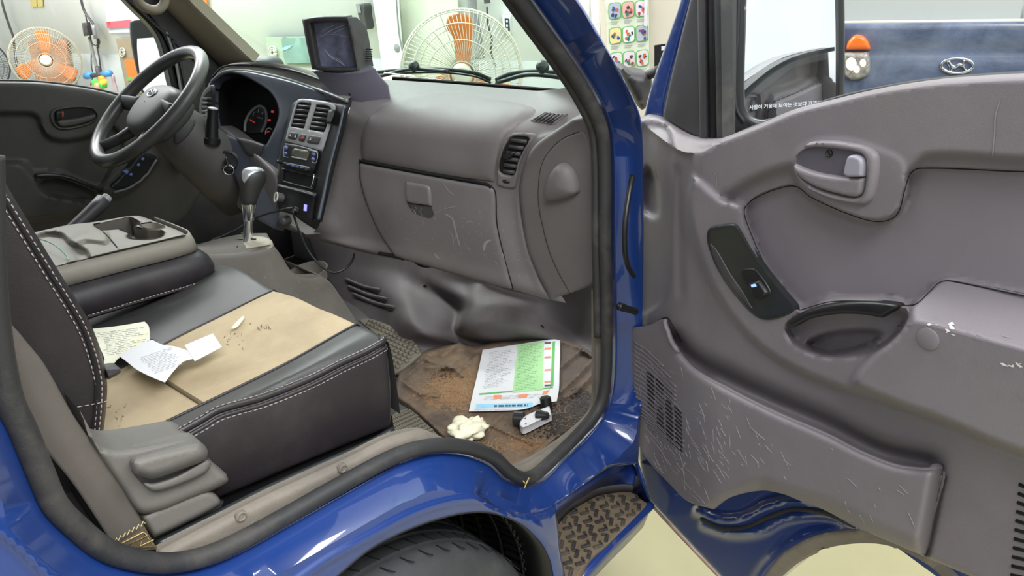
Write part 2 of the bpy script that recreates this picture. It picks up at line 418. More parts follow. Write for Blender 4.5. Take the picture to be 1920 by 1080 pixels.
M_CHROME = mat('chrome', (.75, .76, .78), .16, metal=1)
M_SILVER = mat('silver_paint', srgb(168, 170, 171), .38, metal=0, bump=.05)
M_WALLW = mat('white_wall_paint', srgb(240, 243, 240), .8, var=.03, vscale=.8, dust=.12, dcol=(.5, .5, .48), dscale=2)
M_WALLG = mat('grey_dado_paint', srgb(168, 172, 166), .7, var=.04, vscale=1, dust=.2, dcol=(.3, .3, .28), dscale=2)
M_FLOOR = mat('cream_epoxy_floor', srgb(150, 145, 112), .35, var=.06, vscale=2, dust=.3, dcol=(.42, .36, .2), dscale=2.2, dlo=.5, dhi=.8)
M_PAPER = mat('white_paper', srgb(216, 217, 219), .8)
M_SCUFF = mat('pale_scuff_marks', srgb(134, 129, 130), .8)
M_SCUFFW = mat('white_scuff_marks', srgb(215, 212, 210), .8)
M_CREAM = mat('cream_plastic', srgb(206, 205, 188), .5)
M_ORANGE = mat('orange_plastic', srgb(214, 122, 46), .45, var=.05)
M_WHITE = mat('white_plastic', srgb(214, 214, 217), .4)
M_GREY = mat('grey_plastic', srgb(140, 142, 142), .5)
M_HEAD = mat('beige_pillar_trim', srgb(134, 124, 108), .7, var=.05, bump=.2)
M_GLASS = glass('windscreen_glass', (.80, .95, .88), .05)
M_GLASSC = glass('door_glass', (.93, .96, .95), .05)
# ================================================================== the workshop
WA = np.array([3.07, 1.31, 0.]); WD = unit([.13, -.99, 0]); WN = unit([-.99, -.13, 0])
WALL = Plane(WA, WN)
def wallbox(name, s0, s1, z0, z1, m, off=0, th=.12, parent=None, bevel=0):
    c = WA+WD*(s0+s1)/2+np.array([0, 0, (z0+z1)/2])-WN*(th/2-off)
    return box(name, c, (abs(s1-s0), th, z1-z0), m, parent, M=np.stack([WD, -WN, np.array([0, 0, 1.])], 1), bevel=bevel)
struct(wallbox('wall_front', -13, 5.5, 0, 4.6, M_WALLW))
struct(wallbox('trim_1', -13, 5.5, 0, 1.10, M_WALLG, off=.006, th=.01))
fl = ob('floor', [(-9, -9, 0), (6, -9, 0), (6, 13, 0), (-9, 13, 0)], [(0, 1, 2, 3)], M_FLOOR); struct(fl)
# ================================================================== cab body: door opening, sill, wheel arch
SEAL_O = [(-40, 300), (-36, 480), (-24, 640), (0, 756), (27, 813), (58, 889), (89, 956), (133, 1000), (191, 1044), (249, 1064), (311, 1072), (378, 1062), (444, 1036), (533, 987), (640, 926), (751, 867), (818, 849), (871, 853), (916, 871), (947, 898), (978, 911), (1009, 907), (1053, 867), (1102, 818), (1138, 769), (1150, 711), (1152, 600), (1150, 450), (1149, 300), (1142, 233), (1110, 165), (1068, 100), (997, 0), (905, -130), (780, -290)]
SEAL_C = [(-22, 290), (-18, 480), (-6, 630), (17, 748), (43, 805), (74, 880), (103, 945), (143, 988), (197, 1030), (252, 1049), (311, 1056), (374, 1046), (437, 1021), (526, 973), (633, 912), (746, 853), (817, 835), (877, 839), (925, 857), (955, 884), (978, 896), (1001, 892), (1043, 855), (1090, 808), (1123, 764), (1135, 711), (1137, 600), (1134, 450), (1133, 300), (1126, 238), (1096, 174), (1054, 110), (981, 10), (889, -120), (765, -280)]
body = thing('truck_cab', 'blue painted truck cab body around the open passenger doorway, with sill and wheel arch', 'vehicle body', (.5, -.8, .5))
SIDE = Plane((0, -.87, 1), (0, -1, 0))
so = crv(SEAL_O, 8, closed=False)
outer = [(-300, 300, 0)]+[(a, b) for a, b in SEAL_O[1:-1]]
outer = [(-40, 300, 0)]+SEAL_O[1:-1]+[(780, -290, 0), (870, -290, 0), (985, -130), (1085, 0), (1130, 76), (1165, 140), (1190, 190), (1202, 225), (1206, 300), (1207, 450), (1205, 600), (1202, 760), (1197, 868, 0), (1170, 871), (1142, 876), (1118, 892), (1087, 914), (1040, 947, 0), (1046, 985), (1052, 1040), (1062, 1090), (1066, 1160, 0), (1045, 1160, 0), (1037, 1090), (1027, 1044), (1004, 1009), (973, 982), (929, 964), (889, 961), (840, 969), (773, 991), (700, 1027), (640, 1075), (590, 1120), (560, 1180, 0), (560, 1300, 0), (-400, 1300, 0), (-400, 300, 0)]
RS = -1
def body_h(q):
    d = sdist(q, so, closed=False)
    h = -.07+.018*sm((d-10)/10)+.022*sm((d-26)/10)+.03*sm((d-46)/16)
    # fender crease that runs over the wheel arch
    arch = np.array([(480, 1150), (600, 1060), (700, 1003), (773, 965), (840, 943), (900, 938), (950, 950), (1000, 982), (1030, 1020)], float)
    da = sdist(q, crv(arch, 8, closed=False), closed=False)
    h += .006*np.exp(-(da/9)**2)
    s2 = np.array([(-100, 930), (20, 1010), (120, 1100), (300, 1180)], float)
    ds = sdist(q, crv(s2, 8, closed=False), closed=False); h += .01*np.exp(-(ds/12)**2)
    return h
frame = patch('door_opening_frame', outer, SIDE, M_BLUE, body, h=.008, bev=5, step=9, hfun=body_h, skirt=.03,
              rails=[(so, [-8, -12, -17, -22, -27, -32, -38, -44, -50, -57, -64] if RS < 0 else [8, 12, 17, 22, 27, 32, 38, 44, 50, 57, 64]), (crv([(480, 1150), (600, 1060), (700, 1003), (773, 965), (840, 943), (900, 938), (950, 950), (1000, 982), (1030, 1020)], 8, closed=False), [-14, -8, -3, 3, 8, 14])])
# rubber door seal on the flange
SL = Plane((0, -.805, 1), (0, -1, 0))
sc_ = crv(SEAL_C, 9, closed=False); SP = SL.pt(sc_)
prof = [(math.cos(a)*1.0, math.sin(a)*.75) for a in np.linspace(0, 2*PI, 14, endpoint=False)]
V, Fc = tube_vf(SP, .0125, up=(0, -1, 0), prof=[(math.cos(a), math.sin(a)*1.0) for a in np.linspace(0, 2*PI, 14, endpoint=False)])
seal = ob('door_seal', V, Fc, M_RUB, body)
tag(seal, 'grey rubber door seal')
# inner lip of the seal (a second, flatter bead)
ip = []
for i in range(len(sc_)):
    t = sc_[min(i+1, len(sc_)-1)]-sc_[max(i-1, 0)]; t = t/np.linalg.norm(t); nrm = np.array([t[1], -t[0]]); ip.append(sc_[i]+nrm*17)
ip = np.array(ip); kx = int(np.argmax((ip[:, 1] < 640) & (ip[:, 0] > 900))); ob('door_seal_lip', *tube_vf(Plane((0, -.79, 1), (0, -1, 0)).pt(ip[kx:]), .008, 8), M_RUB, body)
# scuff plate between the seal and the cabin floor
inner = [(298, 1030, 0), (378, 988), (500, 926), (600, 880), (660, 852), (729, 818), (785, 806), (827, 820), (889, 847), (942, 871), (969, 874), (1018, 849), (1084, 800), (1112, 765), (1116, 700), (1116, 600), (1116, 545, 0)]
scp = inner + [(1136, 545, 0), (1137, 600), (1135, 711), (1123, 764), (1090, 808), (1043, 855), (1001, 892), (978, 896), (955, 884), (925, 857), (877, 839), (817, 835), (746, 853), (633, 912), (526, 973), (437, 1021), (374, 1046), (300, 1052, 0)]
def sc_h(q):
    e = sdist(q, crv([p[:2] for p in inner], 6, closed=False), closed=False)
    return .0-.012*np.exp(-(e/10)**2)
scuff = patch('scuff_plate', scp, Plane((0, -.785, 1), (0, -1, 0)), M_SILL, body, h=.004, bev=3, step=7, hfun=sc_h, skirt=.01)
for p in ((642, 878), (452, 968)):
    o_ = Plane((0, -.785, 1), (0, -1, 0)).pt([p], .0)[0]
    lathe('scuff_plate_clip', [(.0075, -.004), (.0075, .002), (.0055, .003), (.004, .0015), (0, .0015)], o_, (0, -1, 0), M_SILL, body, 20)
# ---- footstep in the sill
ZS = .50
rim = [(1037, 960, 0), (1060, 935), (1090, 918), (1120, 905), (1150, 900), (1187, 903, 0), (1192, 925), (1222, 945, 0), (1153, 1017), (1093, 1084), (1060, 1150, 0), (1048, 1080), (1042, 1010)]
well_top = [(1040, 947), (1064, 930), (1087, 914), (1118, 892), (1142, 876), (1170, 871), (1197, 868)]
well_bot = [(1038, 972), (1064, 948), (1092, 930), (1120, 914), (1150, 908), (1172, 907), (1187, 909)]
r0 = SIDE.pt(np.array(well_top), -.02); r0[:, 1] = np.linspace(-.80, -.82, 7)
r0 = np.array([on(a, b, y=y_) for (a, b), y_ in zip(well_top, np.linspace(-.84, -.80, 7))])
r1 = np.array([on(a, b, z=ZS+.03) for a, b in well_bot])
r2 = np.array([on(a, b, z=ZS) for a, b in [(1040, 990), (1064, 962), (1092, 944), (1120, 930), (1150, 924), (1172, 922), (1187, 923)]])
loft('step_well_wall', [r0, r1], M_BLUED, body, nu=40, lin=True, solid=.003)
loft('step_well_kick_strip', [r1, r2], M_DARK, body, nu=40, lin=True, solid=.003)
stepm = [(1036, 985, 0), (1064, 960), (1092, 941), (1120, 927), (1150, 921), (1187, 921, 0), (1196, 932), (1216, 945, 0), (1140, 1020), (1106, 1048), (1082, 1086), (1062, 1130, 0), (1050, 1080), (1042, 1030)]
SPL = Plane((0, 0, ZS), (0, 0, 1))
st = patch('step_tread', stepm, SPL, mat('dusty_step_base', srgb(128, 112, 90), .85, var=.2, vscale=14, dust=.5, dcol=(.06, .055, .05), dscale=12, bump=.5, bscale=300), body, h=.002, bev=2, step=8, skirt=.02)
M_TREAD = mat('worn_step_tread', srgb(62, 60, 58), .5, var=.2, vscale=20, dust=.5, dcol=(.3, .25, .18), dscale=14, dlo=.45, dhi=.7, bump=.4)
V, Fc = [], []
ex = unit([1, .0, 0]); ey = np.array([0, 1., 0])
for i in range(-2, 14):
    for j in range(0, 8):
        c = np.array([.76+i*.030+(j % 2)*.015, -.862+j*.021, ZS+.003])
        v = rays([(0, 0)]); dv = c-CAM; px = 960+FPX*(dv @ CR)/(dv @ CF); py = 540-FPX*(dv @ CU)/(dv @ CF)
        if sdist([(px, py)], crv(stepm, 6))[0] > 6:
            a = .5 if (i+j) % 2 else -.5; M = np.array([[math.cos(a), -math.sin(a), 0], [math.sin(a), math.cos(a), 0], [0, 0, 1]])
            v_, f_ = box_vf(c, (.021, .008, .006), M); V, Fc = merge((V, Fc), (v_, f_))
            v_, f_ = box_vf(c+M @ np.array([.009, .006, 0]), (.005, .014, .006), M); V, Fc = merge((V, Fc), (v_, f_))
tread = ob('tread_blocks', V, Fc, M_TREAD, st, bevel=.001); 
rr = [(1220, 946), (1187, 980), (1153, 1013), (1123, 1045), (1093, 1080), (1070, 1120)]
P0 = np.array([on(a, b, y=-.87) for a, b in rr]); 
V, Fc = tube_vf(spl(P0, 30), .011, 10, up=(0, 0, 1)); ob('step_outer_rim', V, Fc, M_BLUED, body)
P1 = P0.copy(); P1[:, 2] -= .08; P1[:, 1] += .02; loft('step_skirt', [P0-np.array([0, .004, .0]), P1], M_BLUED, body, nu=20, lin=True, solid=.003)
# front end wall of the step (under the hinge post)
wf = [on(1187, 870, y=-.80), on(1198, 868, y=-.845), on(1222, 946, y=-.872), on(1187, 925, z=ZS)]
ob('step_front_wall', wf, [(0, 1, 2, 3)], M_BLUED, body, solid=.004)
# wheel-house liner behind the arch
arc = [(x, z) for x, z in zip(.338+.41*np.cos(np.linspace(-.9, PI+.3, 40)), .50+.41*np.sin(np.linspace(-.9, PI+.3, 40)))]
V, Fc = [], []
rws = []
for y_ in np.linspace(-.80, -.40, 24):
    rws.append([(x, y_, z+(.0)) for x, z in arc])
lo_ = loft('wheel_house_liner', rws, M_BLACK, body, nu=60, lin=True, solid=.003)
V, Fc = [], []
for k in range(26):
    a = -.60+k*.06
    c = np.array([.338+.398*math.cos(a), -.62, .50+.398*math.sin(a)])
    M = np.stack([[-math.sin(a), 0, math.cos(a)], [0, 1, 0], [-math.cos(a), 0, -math.sin(a)]], 1)
    for yy in (-.76, -.69, -.62, -.55, -.48):
        V, Fc = merge((V, Fc), box_vf(c+np.array([0, yy+.62, 0]), (.009, .062, .010), M @ np.array([[math.cos(.3), -math.sin(.3), 0], [math.sin(.3), math.cos(.3), 0], [0, 0, 1]])))
for yy in (-.78, -.72, -.66, -.60, -.52):
    V, Fc = merge((V, Fc), tube_vf([np.array([.338+.396*math.cos(a), yy, .50+.396*math.sin(a)]) for a in np.linspace(-.8, 1.3, 30)], .005, 6))
ob('liner_ribs', V, Fc, M_BLACK, lo_, bevel=.002)
ob('wheel_house_back', [(-.2, -.40, .1), (.78, -.40, .1), (.78, -.40, .60), (.60, -.40, .68), (-.2, -.40, .82)], [(0, 1, 2, 3, 4)], M_VOID, body, solid=.004)
# hinge post side: check strap, wiring grommet hose
ck = thing('door_check_strap', 'small black door check arm sticking out of the blue hinge post', 'door check', on(1165, 576, y=-.83))
lathe('pivot', [(.008, 0), (.008, .012), (.005, .014), (0, .014)], on(1160, 574, y=-.85), (0, -1, 0), M_BLACK, ck, 16)
tube('arm', [on(1160, 574, y=-.858), on(1172, 578, y=-.862), on(1192, 584, y=-.866)], .007, M_BLACK, ck)
ho = tube('wiring_hose', [on(1186, 330, y=-.86), on(1180, 360, y=-.87), on(1172, 420, y=-.88), on(1172, 470, y=-.88), on(1178, 500, y=-.87), on(1188, 518, y=-.86)], .005, M_BLACK)
tag(ho, 'thin black wiring hose bowed between the blue hinge post and the open door', 'hose')
# cab roof, rear wall, driver side pillar (mostly outside the picture, they shade the cabin)
box('roof_panel', (.36, 0, 1.98), (1.0, 1.6, .05), M_BLUE, body)
box('rear_panel', (-.13, 0, 1.55), (.05, 1.7, 1.2), M_DARK, body)
lipr = np.array([on(a, b, y=-.866) for a, b in [(1040, 1120), (1037, 1088), (1027, 1045), (1004, 1010), (973, 983), (929, 965), (889, 962), (840, 970), (773, 992), (700, 1028), (640, 1076), (590, 1121)]])
loft('arch_inner_lip', [lipr, lipr+np.array([0, .10, .004])], M_BLACK, body, nu=60, lin=True, solid=.002)
# ================================================================== open passenger door
DH = np.array([1.06, -.83, 1.0]); a_ = math.radians(70)
DD = np.array([-math.cos(a_), -math.sin(a_), 0]); DN = np.array([DD[1], -DD[0], 0])
DP = Plane(DH, DN); DN = DP.n
door = thing('passenger_door', 'open blue passenger door with scuffed grey inner trim, filling the right of the picture', 'vehicle door', (1.06, -.83, .55))
DOUT = [(1192, 224, 0), (1218, 213, 0), (1241, 218), (1275, 240), (1305, 256), (1326, 262), (1345, 262, 0), (1390, 246), (1440, 226), (1490, 205), (1560, 187), (1640, 168), (1740, 153), (1830, 146), (1920, 142), (2250, 135, 0), (2250, 1330, 0), (2000, 1180), (1850, 1095), (1733, 1044, 0), (1650, 1006), (1600, 985), (1547, 955), (1500, 937), (1467, 925), (1427, 918), (1369, 931), (1338, 953, 0), (1290, 938), (1255, 905), (1215, 862), (1192, 820), (1181, 770), (1180, 700), (1182, 620), (1185, 500), (1188, 400), (1190, 300)]
def P_(*a): return np.array(crv(a, 7))
def paintH(q, L, base):
    H = np.full(len(q), float(base)) if not callable(base) else base(q)
    for poly, tgt, soft in L:
        d = sdist(q, poly); t = sm(d/soft+.5)
        T = tgt(q) if callable(tgt) else tgt
        H = H*(1-t)+T*t
    return H
BAND = P_((1300, 330, 0), (1350, 372), (1392, 386), (1400, 420), (1440, 505), (1500, 578), (1560, 562), (1640, 560), (1713, 573, 0), (1745, 545), (1762, 530), (1782, 526), (1920, 552), (2250, 610, 0), (2250, 930, 0), (1920, 850), (1800, 802), (1700, 766), (1600, 735), (1520, 705), (1450, 668), (1390, 615), (1340, 540), (1303, 450), (1290, 380))
AFRONT = crv([(1640, 640), (1690, 610), (1720, 603), (1800, 622), (1920, 655), (2250, 738)], 8, closed=False)
AFP = P_((1692, 600, 0), (1720, 580), (1800, 600), (1920, 635), (2250, 718, 0), (2250, 930, 0), (1920, 850), (1750, 782), (1650, 745), (1600, 715), (1650, 655), (1680, 622))
ATOP = P_((1700, 608, 0), (1713, 572), (1745, 545), (1762, 530), (1782, 527), (1920, 553), (2250, 611, 0), (2250, 748, 0), (1920, 666), (1800, 633), (1730, 613), (1712, 610))
LEDGE = P_((1180, 190, 0), (1195, 227, 0), (1212, 240), (1240, 262), (1268, 281), (1290, 288), (1315, 284), (1346, 266, 0), (1350, 240, 0))
RIDGE = crv([(1190, 224), (1212, 240), (1240, 262), (1268, 281), (1290, 288), (1315, 284), (1346, 266)], 6, closed=False)
COLG = crv([(1193, 232), (1214, 250), (1232, 285), (1248, 330), (1253, 380), (1254, 450)], 6, closed=False)
def door_h(q):
    L = [
     (P_((1170, 180, 0), (1300, 240), (1306, 330), (1290, 400), (1320, 520), (1350, 600), (1330, 680), (1300, 900, 0), (1170, 900, 0)), lambda p: .012-.05*np.clip((1300-p[:, 0])/118, 0, 1)**1.7, 40),
     (P_((1306, 262, 0), (1345, 258), (1490, 190), (1640, 150), (1920, 120), (2250, 100, 0), (2250, 300, 0), (1920, 303), (1740, 296), (1690, 330), (1600, 320), (1480, 316), (1410, 340), (1355, 372), (1308, 400)), .034, 26),
     (P_((1396, 392, 0), (1420, 370), (1470, 351), (1497, 351), (1525, 372), (1600, 404), (1650, 414), (1680, 400), (1697, 350), (1706, 326), (1725, 316), (1920, 322), (2250, 325, 0), (2250, 640, 0), (1780, 560), (1700, 600), (1500, 600), (1430, 500)), .0, 9),
     (P_((1487, 306), (1496, 282), (1530, 264), (1590, 262), (1650, 280), (1690, 300), (1700, 340), (1690, 385), (1668, 410), (1636, 415), (1590, 404), (1535, 378), (1500, 350)), .036, 12),
     (BAND, .042, 14),
     (AFP, .072, 18),
     (ATOP, lambda p: .072-.065*np.clip((np.interp(p[:, 0], AFRONT[:, 0], AFRONT[:, 1])-p[:, 1])/98, 0, 1), 5),
     (P_((1478, 612), (1520, 590), (1600, 580), (1660, 582), (1700, 590), (1690, 618), (1655, 650), (1600, 665), (1540, 664), (1495, 645)), .012, 16),
     (P_((1515, 645), (1545, 628), (1600, 620), (1648, 624), (1640, 640), (1600, 655), (1550, 663)), -.02, 12),
     (LEDGE, lambda p: .012-.05*np.clip((1300-p[:, 0])/118, 0, 1)**1.7+.008-.045*np.clip(sdist(p, RIDGE, False)/45, 0, 1), 5),
    ]
    H = paintH(q, L, lambda p: np.full(len(p), .016))
    H -= .006*np.exp(-((q[:, 0]-1274-(q[:, 1]-400)*.02)/9)**2)*sm((q[:, 1]-300)/30)*sm((580-q[:, 1])/40)
    c = sm((sdist(q, P_((1262, 300), (1250, 240), (1200, 236), (1180, 300, 0), (1180, 600, 0), (1246, 560), (1256, 420)))/10)+.5); H -= .008*c
    # oval finger recess on the hinge side column
    c = sm(sdist(q, P_((1215, 312), (1230, 330), (1237, 370), (1236, 402), (1226, 410), (1206, 396), (1198, 380), (1200, 340)))/12+.3); H -= .022*c
    # valley behind the map pocket
    v = crv([(1265, 640), (1300, 675), (1370, 715), (1450, 752), (1550, 795), (1650, 845), (1740, 868)], 8, closed=False)
    H -= .030*np.exp(-(sdist(q, v, False)/20)**2)
    lo = P_((1186, 640, 0), (1230, 620), (1255, 660), (1300, 705), (1370, 745), (1550, 830), (1700, 888), (1770, 895, 0), (1735, 1060, 0), (1338, 975, 0), (1180, 840, 0))
    H = H*(1-sm(sdist(q, lo)/10+.5))+(-.035)*sm(sdist(q, lo)/10+.5)
    return H
M_T2 = M_TRIM
trim = patch('inner_trim_panel', DOUT, DP, M_TRIM, door, h=.02, bev=9, step=6, hfun=door_h, skirt=.02, rails=[
    (AFRONT, [-9, -6, -3, 0, 3, 6, 9]), (crv([(1708, 578), (1745, 545), (1762, 530), (1782, 526.5), (1920, 552.5), (2250, 610.5)], 6, closed=False), [-6, -3, 0, 3, 6]), (RIDGE, [-5, -2, 1, 4]), (crv([(1396, 391), (1420, 369), (1470, 350), (1496, 350), (1524, 371), (1600, 404), (1650, 414), (1680, 401), (1697, 351), (1706, 326), (1725, 315), (1920, 321), (2230, 324)], 6, closed=False), [-6, -3, 0, 3, 6]), (crv([(1396, 391), (1402, 424), (1440, 505), (1500, 580), (1560, 564), (1640, 563), (1700, 572)], 6, closed=False), [-6, -2, 2, 6])])
TS = Surf(trim)
INS = [(1396, 390), (1420, 369), (1470, 350), (1495, 350), (1522, 370), (1600, 404), (1650, 415), (1681, 402), (1697, 352), (1706, 326), (1724, 315), (1920, 321), (2230, 324, 0), (2230, 604, 0), (1920, 553), (1783, 527), (1762, 530), (1745, 546), (1713, 572), (1640, 566), (1560, 566), (1500, 582, 0), (1440, 506), (1402, 424)]
ins = patch('insert_panel', INS, TS, M_FAB, door, h=.0016, bev=3, step=7, skirt=.003)
seam('insert_gap', INS, TS, .0011, M_VOID, ins, closed=True)
# map pocket front with the speaker grille
POC = [(1246, 598, 0), (1253, 618), (1264, 645), (1300, 690), (1370, 731), (1450, 771), (1550, 815), (1620, 850), (1680, 873), (1730, 880), (1768, 878, 0), (1768, 895), (1750, 970), (1735, 1044, 0), (1650, 1008), (1600, 986), (1547, 957), (1500, 939), (1467, 926), (1427, 920), (1369, 933), (1338, 955, 0), (1290, 940), (1255, 907), (1215, 864), (1192, 822), (1181, 772), (1179, 700), (1184, 614, 0), (1205, 612), (1222, 608), (1236, 600)]
LIP = crv([(1246, 598), (1253, 618), (1264, 645), (1300, 690), (1370, 731), (1450, 771), (1550, 815), (1620, 850), (1680, 873), (1730, 880), (1768, 878)], 6, closed=False)
def poc_h(q):
    h = .004+.052*sm((q[:, 0]-1205)/150)
    e = sdist(q, np.array([(1768, 878), (1752, 960), (1735, 1044)], float), False); h -= .035*np.maximum(0, 1-e/28)**2
    e = sdist(q, LIP, False); h -= .010*np.maximum(0, 1-e/12)**2*(q[:, 0] > 1270)
    e = sdist(q, np.array([(1735, 1044), (1650, 1008), (1547, 957), (1427, 920), (1338, 955)], float), False); h -= .02*np.maximum(0, 1-e/30)**2
    return h
poc = patch('map_pocket', POC, DP, M_TRIM, door, h=.003, bev=3, step=6, hfun=poc_h, skirt=.004)
PS = Surf(poc)
pm = poc.modifiers.new('s', 'SOLIDIFY'); pm.thickness = .003; pm.offset = -1
seam('pocket_rolled_lip', [(1246, 598), (1253, 618), (1264, 645), (1300, 690), (1370, 731), (1450, 771), (1550, 815), (1620, 850), (1680, 873), (1730, 880), (1766, 878)], PS, .0045, M_TRIM, poc, lift=-.002, segs=10)
seam('pocket_seam', [(1184, 600), (1195, 607), (1212, 612), (1226, 609), (1240, 598), (1252, 596), (1262, 610), (1278, 640)], TS, .0012, M_VOID, trim, lift=.0)
# speaker grille: rows of slanted slots pressed in the pocket front
def slots():
    V, Fc = [], []
    for k in range(24):
        y0 = 640+k*8.4
        xs = 1188+max(0, (k-14))*4; 
        c = crv([(xs, y0), (xs+26, y0+17), (xs+52, y0+42), (xs+80, y0+68)], 4, closed=False)
        keep = sdist(c, P_((1180, 640), (1200, 640), (1240, 680), (1275, 740), (1286, 800), (1284, 850), (1262, 842), (1215, 800), (1184, 740))) > 0
        c = c[keep]
        if len(c) < 4: continue
        ctr = abs(c[:, 0].mean()-1235)
        P = PS.pt(c, .0006); v, f = tube_vf(P, .0016, 6); V, Fc = merge((V, Fc), (v, f))
    return V, Fc
V, Fc = slots(); g = ob('speaker_grille', V, Fc, M_TRIM, poc)
V, Fc = [], []
for k in range(17):
    for j in range(4):
        x0 = 1214+j*17+k*.2; y0 = 697+k*8.0+j*14
        c = np.array([(x0, y0), (x0+7, y0+6), (x0+13, y0+12)])
        if sdist(c[1:2], P_((1212, 690), (1232, 692), (1262, 730), (1277, 780), (1280, 835), (1270, 845), (1240, 812), (1216, 760)))[0] < 1: continue
        P = PS.pt(c, .0007); V, Fc = merge((V, Fc), tube_vf(P, .0015, 6))
ob('speaker_slots', V, Fc, M_VOID, g)
# handle
HR = [(1492, 310), (1498, 285), (1520, 268), (1550, 263), (1590, 266), (1630, 275), (1647, 288), (1650, 310), (1646, 345), (1638, 372), (1625, 383), (1600, 381), (1560, 372), (1520, 353), (1499, 332)]
HI = [(1494, 305), (1500, 290), (1515, 279), (1540, 276), (1590, 281), (1620, 288), (1629, 300), (1628, 330), (1622, 362), (1610, 369), (1580, 365), (1540, 353), (1508, 334)]
hz = thing('x', None, None) if False else None
hb = patch('handle_bezel', HR, TS, M_TRIM, door, h=.008, bev=9, step=4, skirt=.006, holes=[HI])
patch('handle_recess', HI, TS, mat('handle_recess_plastic', srgb(92, 88, 98), .5, var=.05), door, h=-.004 if False else .0008, bev=0, step=6, skirt=.003)
patch('door_pull_lever', [(1494, 306, 0), (1515, 315), (1550, 325), (1600, 331), (1627, 332, 0), (1623, 360), (1612, 368), (1580, 363), (1540, 351), (1510, 334), (1498, 320)], TS, M_TRIM, hb, h=.009, bev=6, step=4, skirt=.004)
patch('lock_tab', [(1599, 289, 0), (1612, 288), (1625, 294), (1629, 306), (1627, 330, 0), (1600, 330), (1590, 325, 0), (1594, 305)], TS, mat('lock_tab_plastic', srgb(150, 147, 158), .45), hb, h=.011, bev=4, step=3, skirt=.006)
so_ = TS.pt([(1557, 287)], .001)[0]
lathe('handle_screw', [(.0045, -.001), (.0045, .002), (.003, .003), (.0015, .0015), (0, .001)], so_, DN, M_BLACK, hb, 16)
# window switch plate
SWP = [(1325, 440), (1330, 428), (1352, 421), (1378, 420), (1386, 428), (1410, 470), (1450, 525), (1490, 572, 0), (1492, 582), (1470, 594), (1438, 600), (1415, 592), (1375, 550), (1345, 505), (1328, 462)]
swp = patch('window_switch_plate', SWP, DP, M_GLOSS, door, hfun=lambda q: .047-.004*sm((q[:, 0]-1440)/60), h=.004, bev=5, step=4, skirt=.007)
SW = Surf(swp)
patch('switch_bezel', [(1391, 508), (1412, 503), (1422, 510), (1440, 535), (1446, 552), (1428, 558), (1418, 556), (1400, 532)], SW, M_BLACK, swp, h=.002, bev=2, step=3, skirt=.001)
patch('rocker_switch', [(1408, 530, 0), (1428, 524, 0), (1443, 546), (1443, 552), (1424, 558), (1418, 556)], SW, M_BLACK, swp, h=.008, bev=3, step=3, skirt=.002)
patch('window_symbol', [(1417, 531, 0), (1425, 529, 0), (1428, 534, 0), (1419, 536, 0)], SW, mat('blue_lit_symbol', srgb(120, 150, 255), emit=(.25, .4, 1), es=1.2), swp, h=.0095, bev=0, step=3, skirt=.0004)
patch('reflector_strip', [(1332, 455, 0), (1345, 470), (1368, 510), (1395, 550), (1412, 580, 0), (1385, 553), (1352, 510), (1336, 475)], SW, M_DARK, swp, h=.0015, bev=1, step=4, skirt=.001)
# black grab strap over the pull cup
gp = [(1476, 610), (1500, 592), (1540, 577), (1590, 569), (1640, 569), (1678, 575), (1700, 582)]
gpb = [(1480, 614), (1500, 603), (1545, 589), (1600, 584), (1650, 590), (1660, 594)]
patch('grab_handle', [(1474, 608), (1480, 600), (1510, 582), (1550, 570), (1600, 564), (1650, 565), (1690, 573), (1655, 596, 0), (1620, 590), (1570, 589), (1520, 598), (1486, 614)], DP, M_BLACK, door, hfun=lambda q: np.full(len(q), .052), h=.012, bev=7, step=4, skirt=.006)
# screw cover
sc0 = TS.pt([(1741, 635)], .0005)[0]
lathe('screw_cover', [(.0125, -.002), (.0125, .0012), (.011, .0018), (0, .0018)], sc0, DN, M_TRIM, trim, 28)
seam('right_vent_slot', [(1921, 915), (1915, 930)], TS, .002, M_VOID, trim) if False else None
V, Fc = [], []
for k in range(11):
    c = np.array([(1912-k*1.5, 908+k*17), (1925, 914+k*17), (1960, 926+k*17)]); V, Fc = merge((V, Fc), tube_vf(TS.pt(c, .0006), .0022, 6))
ob('lower_vent_slots', V, Fc, M_VOID, trim)
# scuffs
strokes(trim, TS, [(1340, 330, 60, 60, .5), (1420, 640, 120, 60, .8), (1750, 640, 130, 40, 1.2), (1850, 700, 120, 90, .9), (1600, 760, 260, 70, .8), (1230, 300, 40, 120, .4), (1330, 560, 60, 120, .7), (1750, 950, 150, 100, .3)], M_SCUFF, n=34, L=(4, 20), wpx=(.5, 1.2), curve=.15, ang=1.1, sprd=.6)
strokes(poc, PS, [(1300, 830, 80, 110, 3.0), (1220, 740, 50, 130, 1.5), (1400, 830, 160, 90, 1.2), (1240, 860, 60, 50, 1.5), (1650, 960, 60, 50, .3)], M_SCUFF, n=30, L=(5, 46), wpx=(.4, 1.1), ang=1.05, sprd=.22, curve=.04)
strokes(trim, TS, [(1905, 688, 24, 12, 1), (1730, 608, 40, 6, .8), (1780, 622, 16, 12, .7)], M_SCUFFW, n=7, L=(6, 16), wpx=(2, 5), ang=.2, sprd=.15, curve=.05)
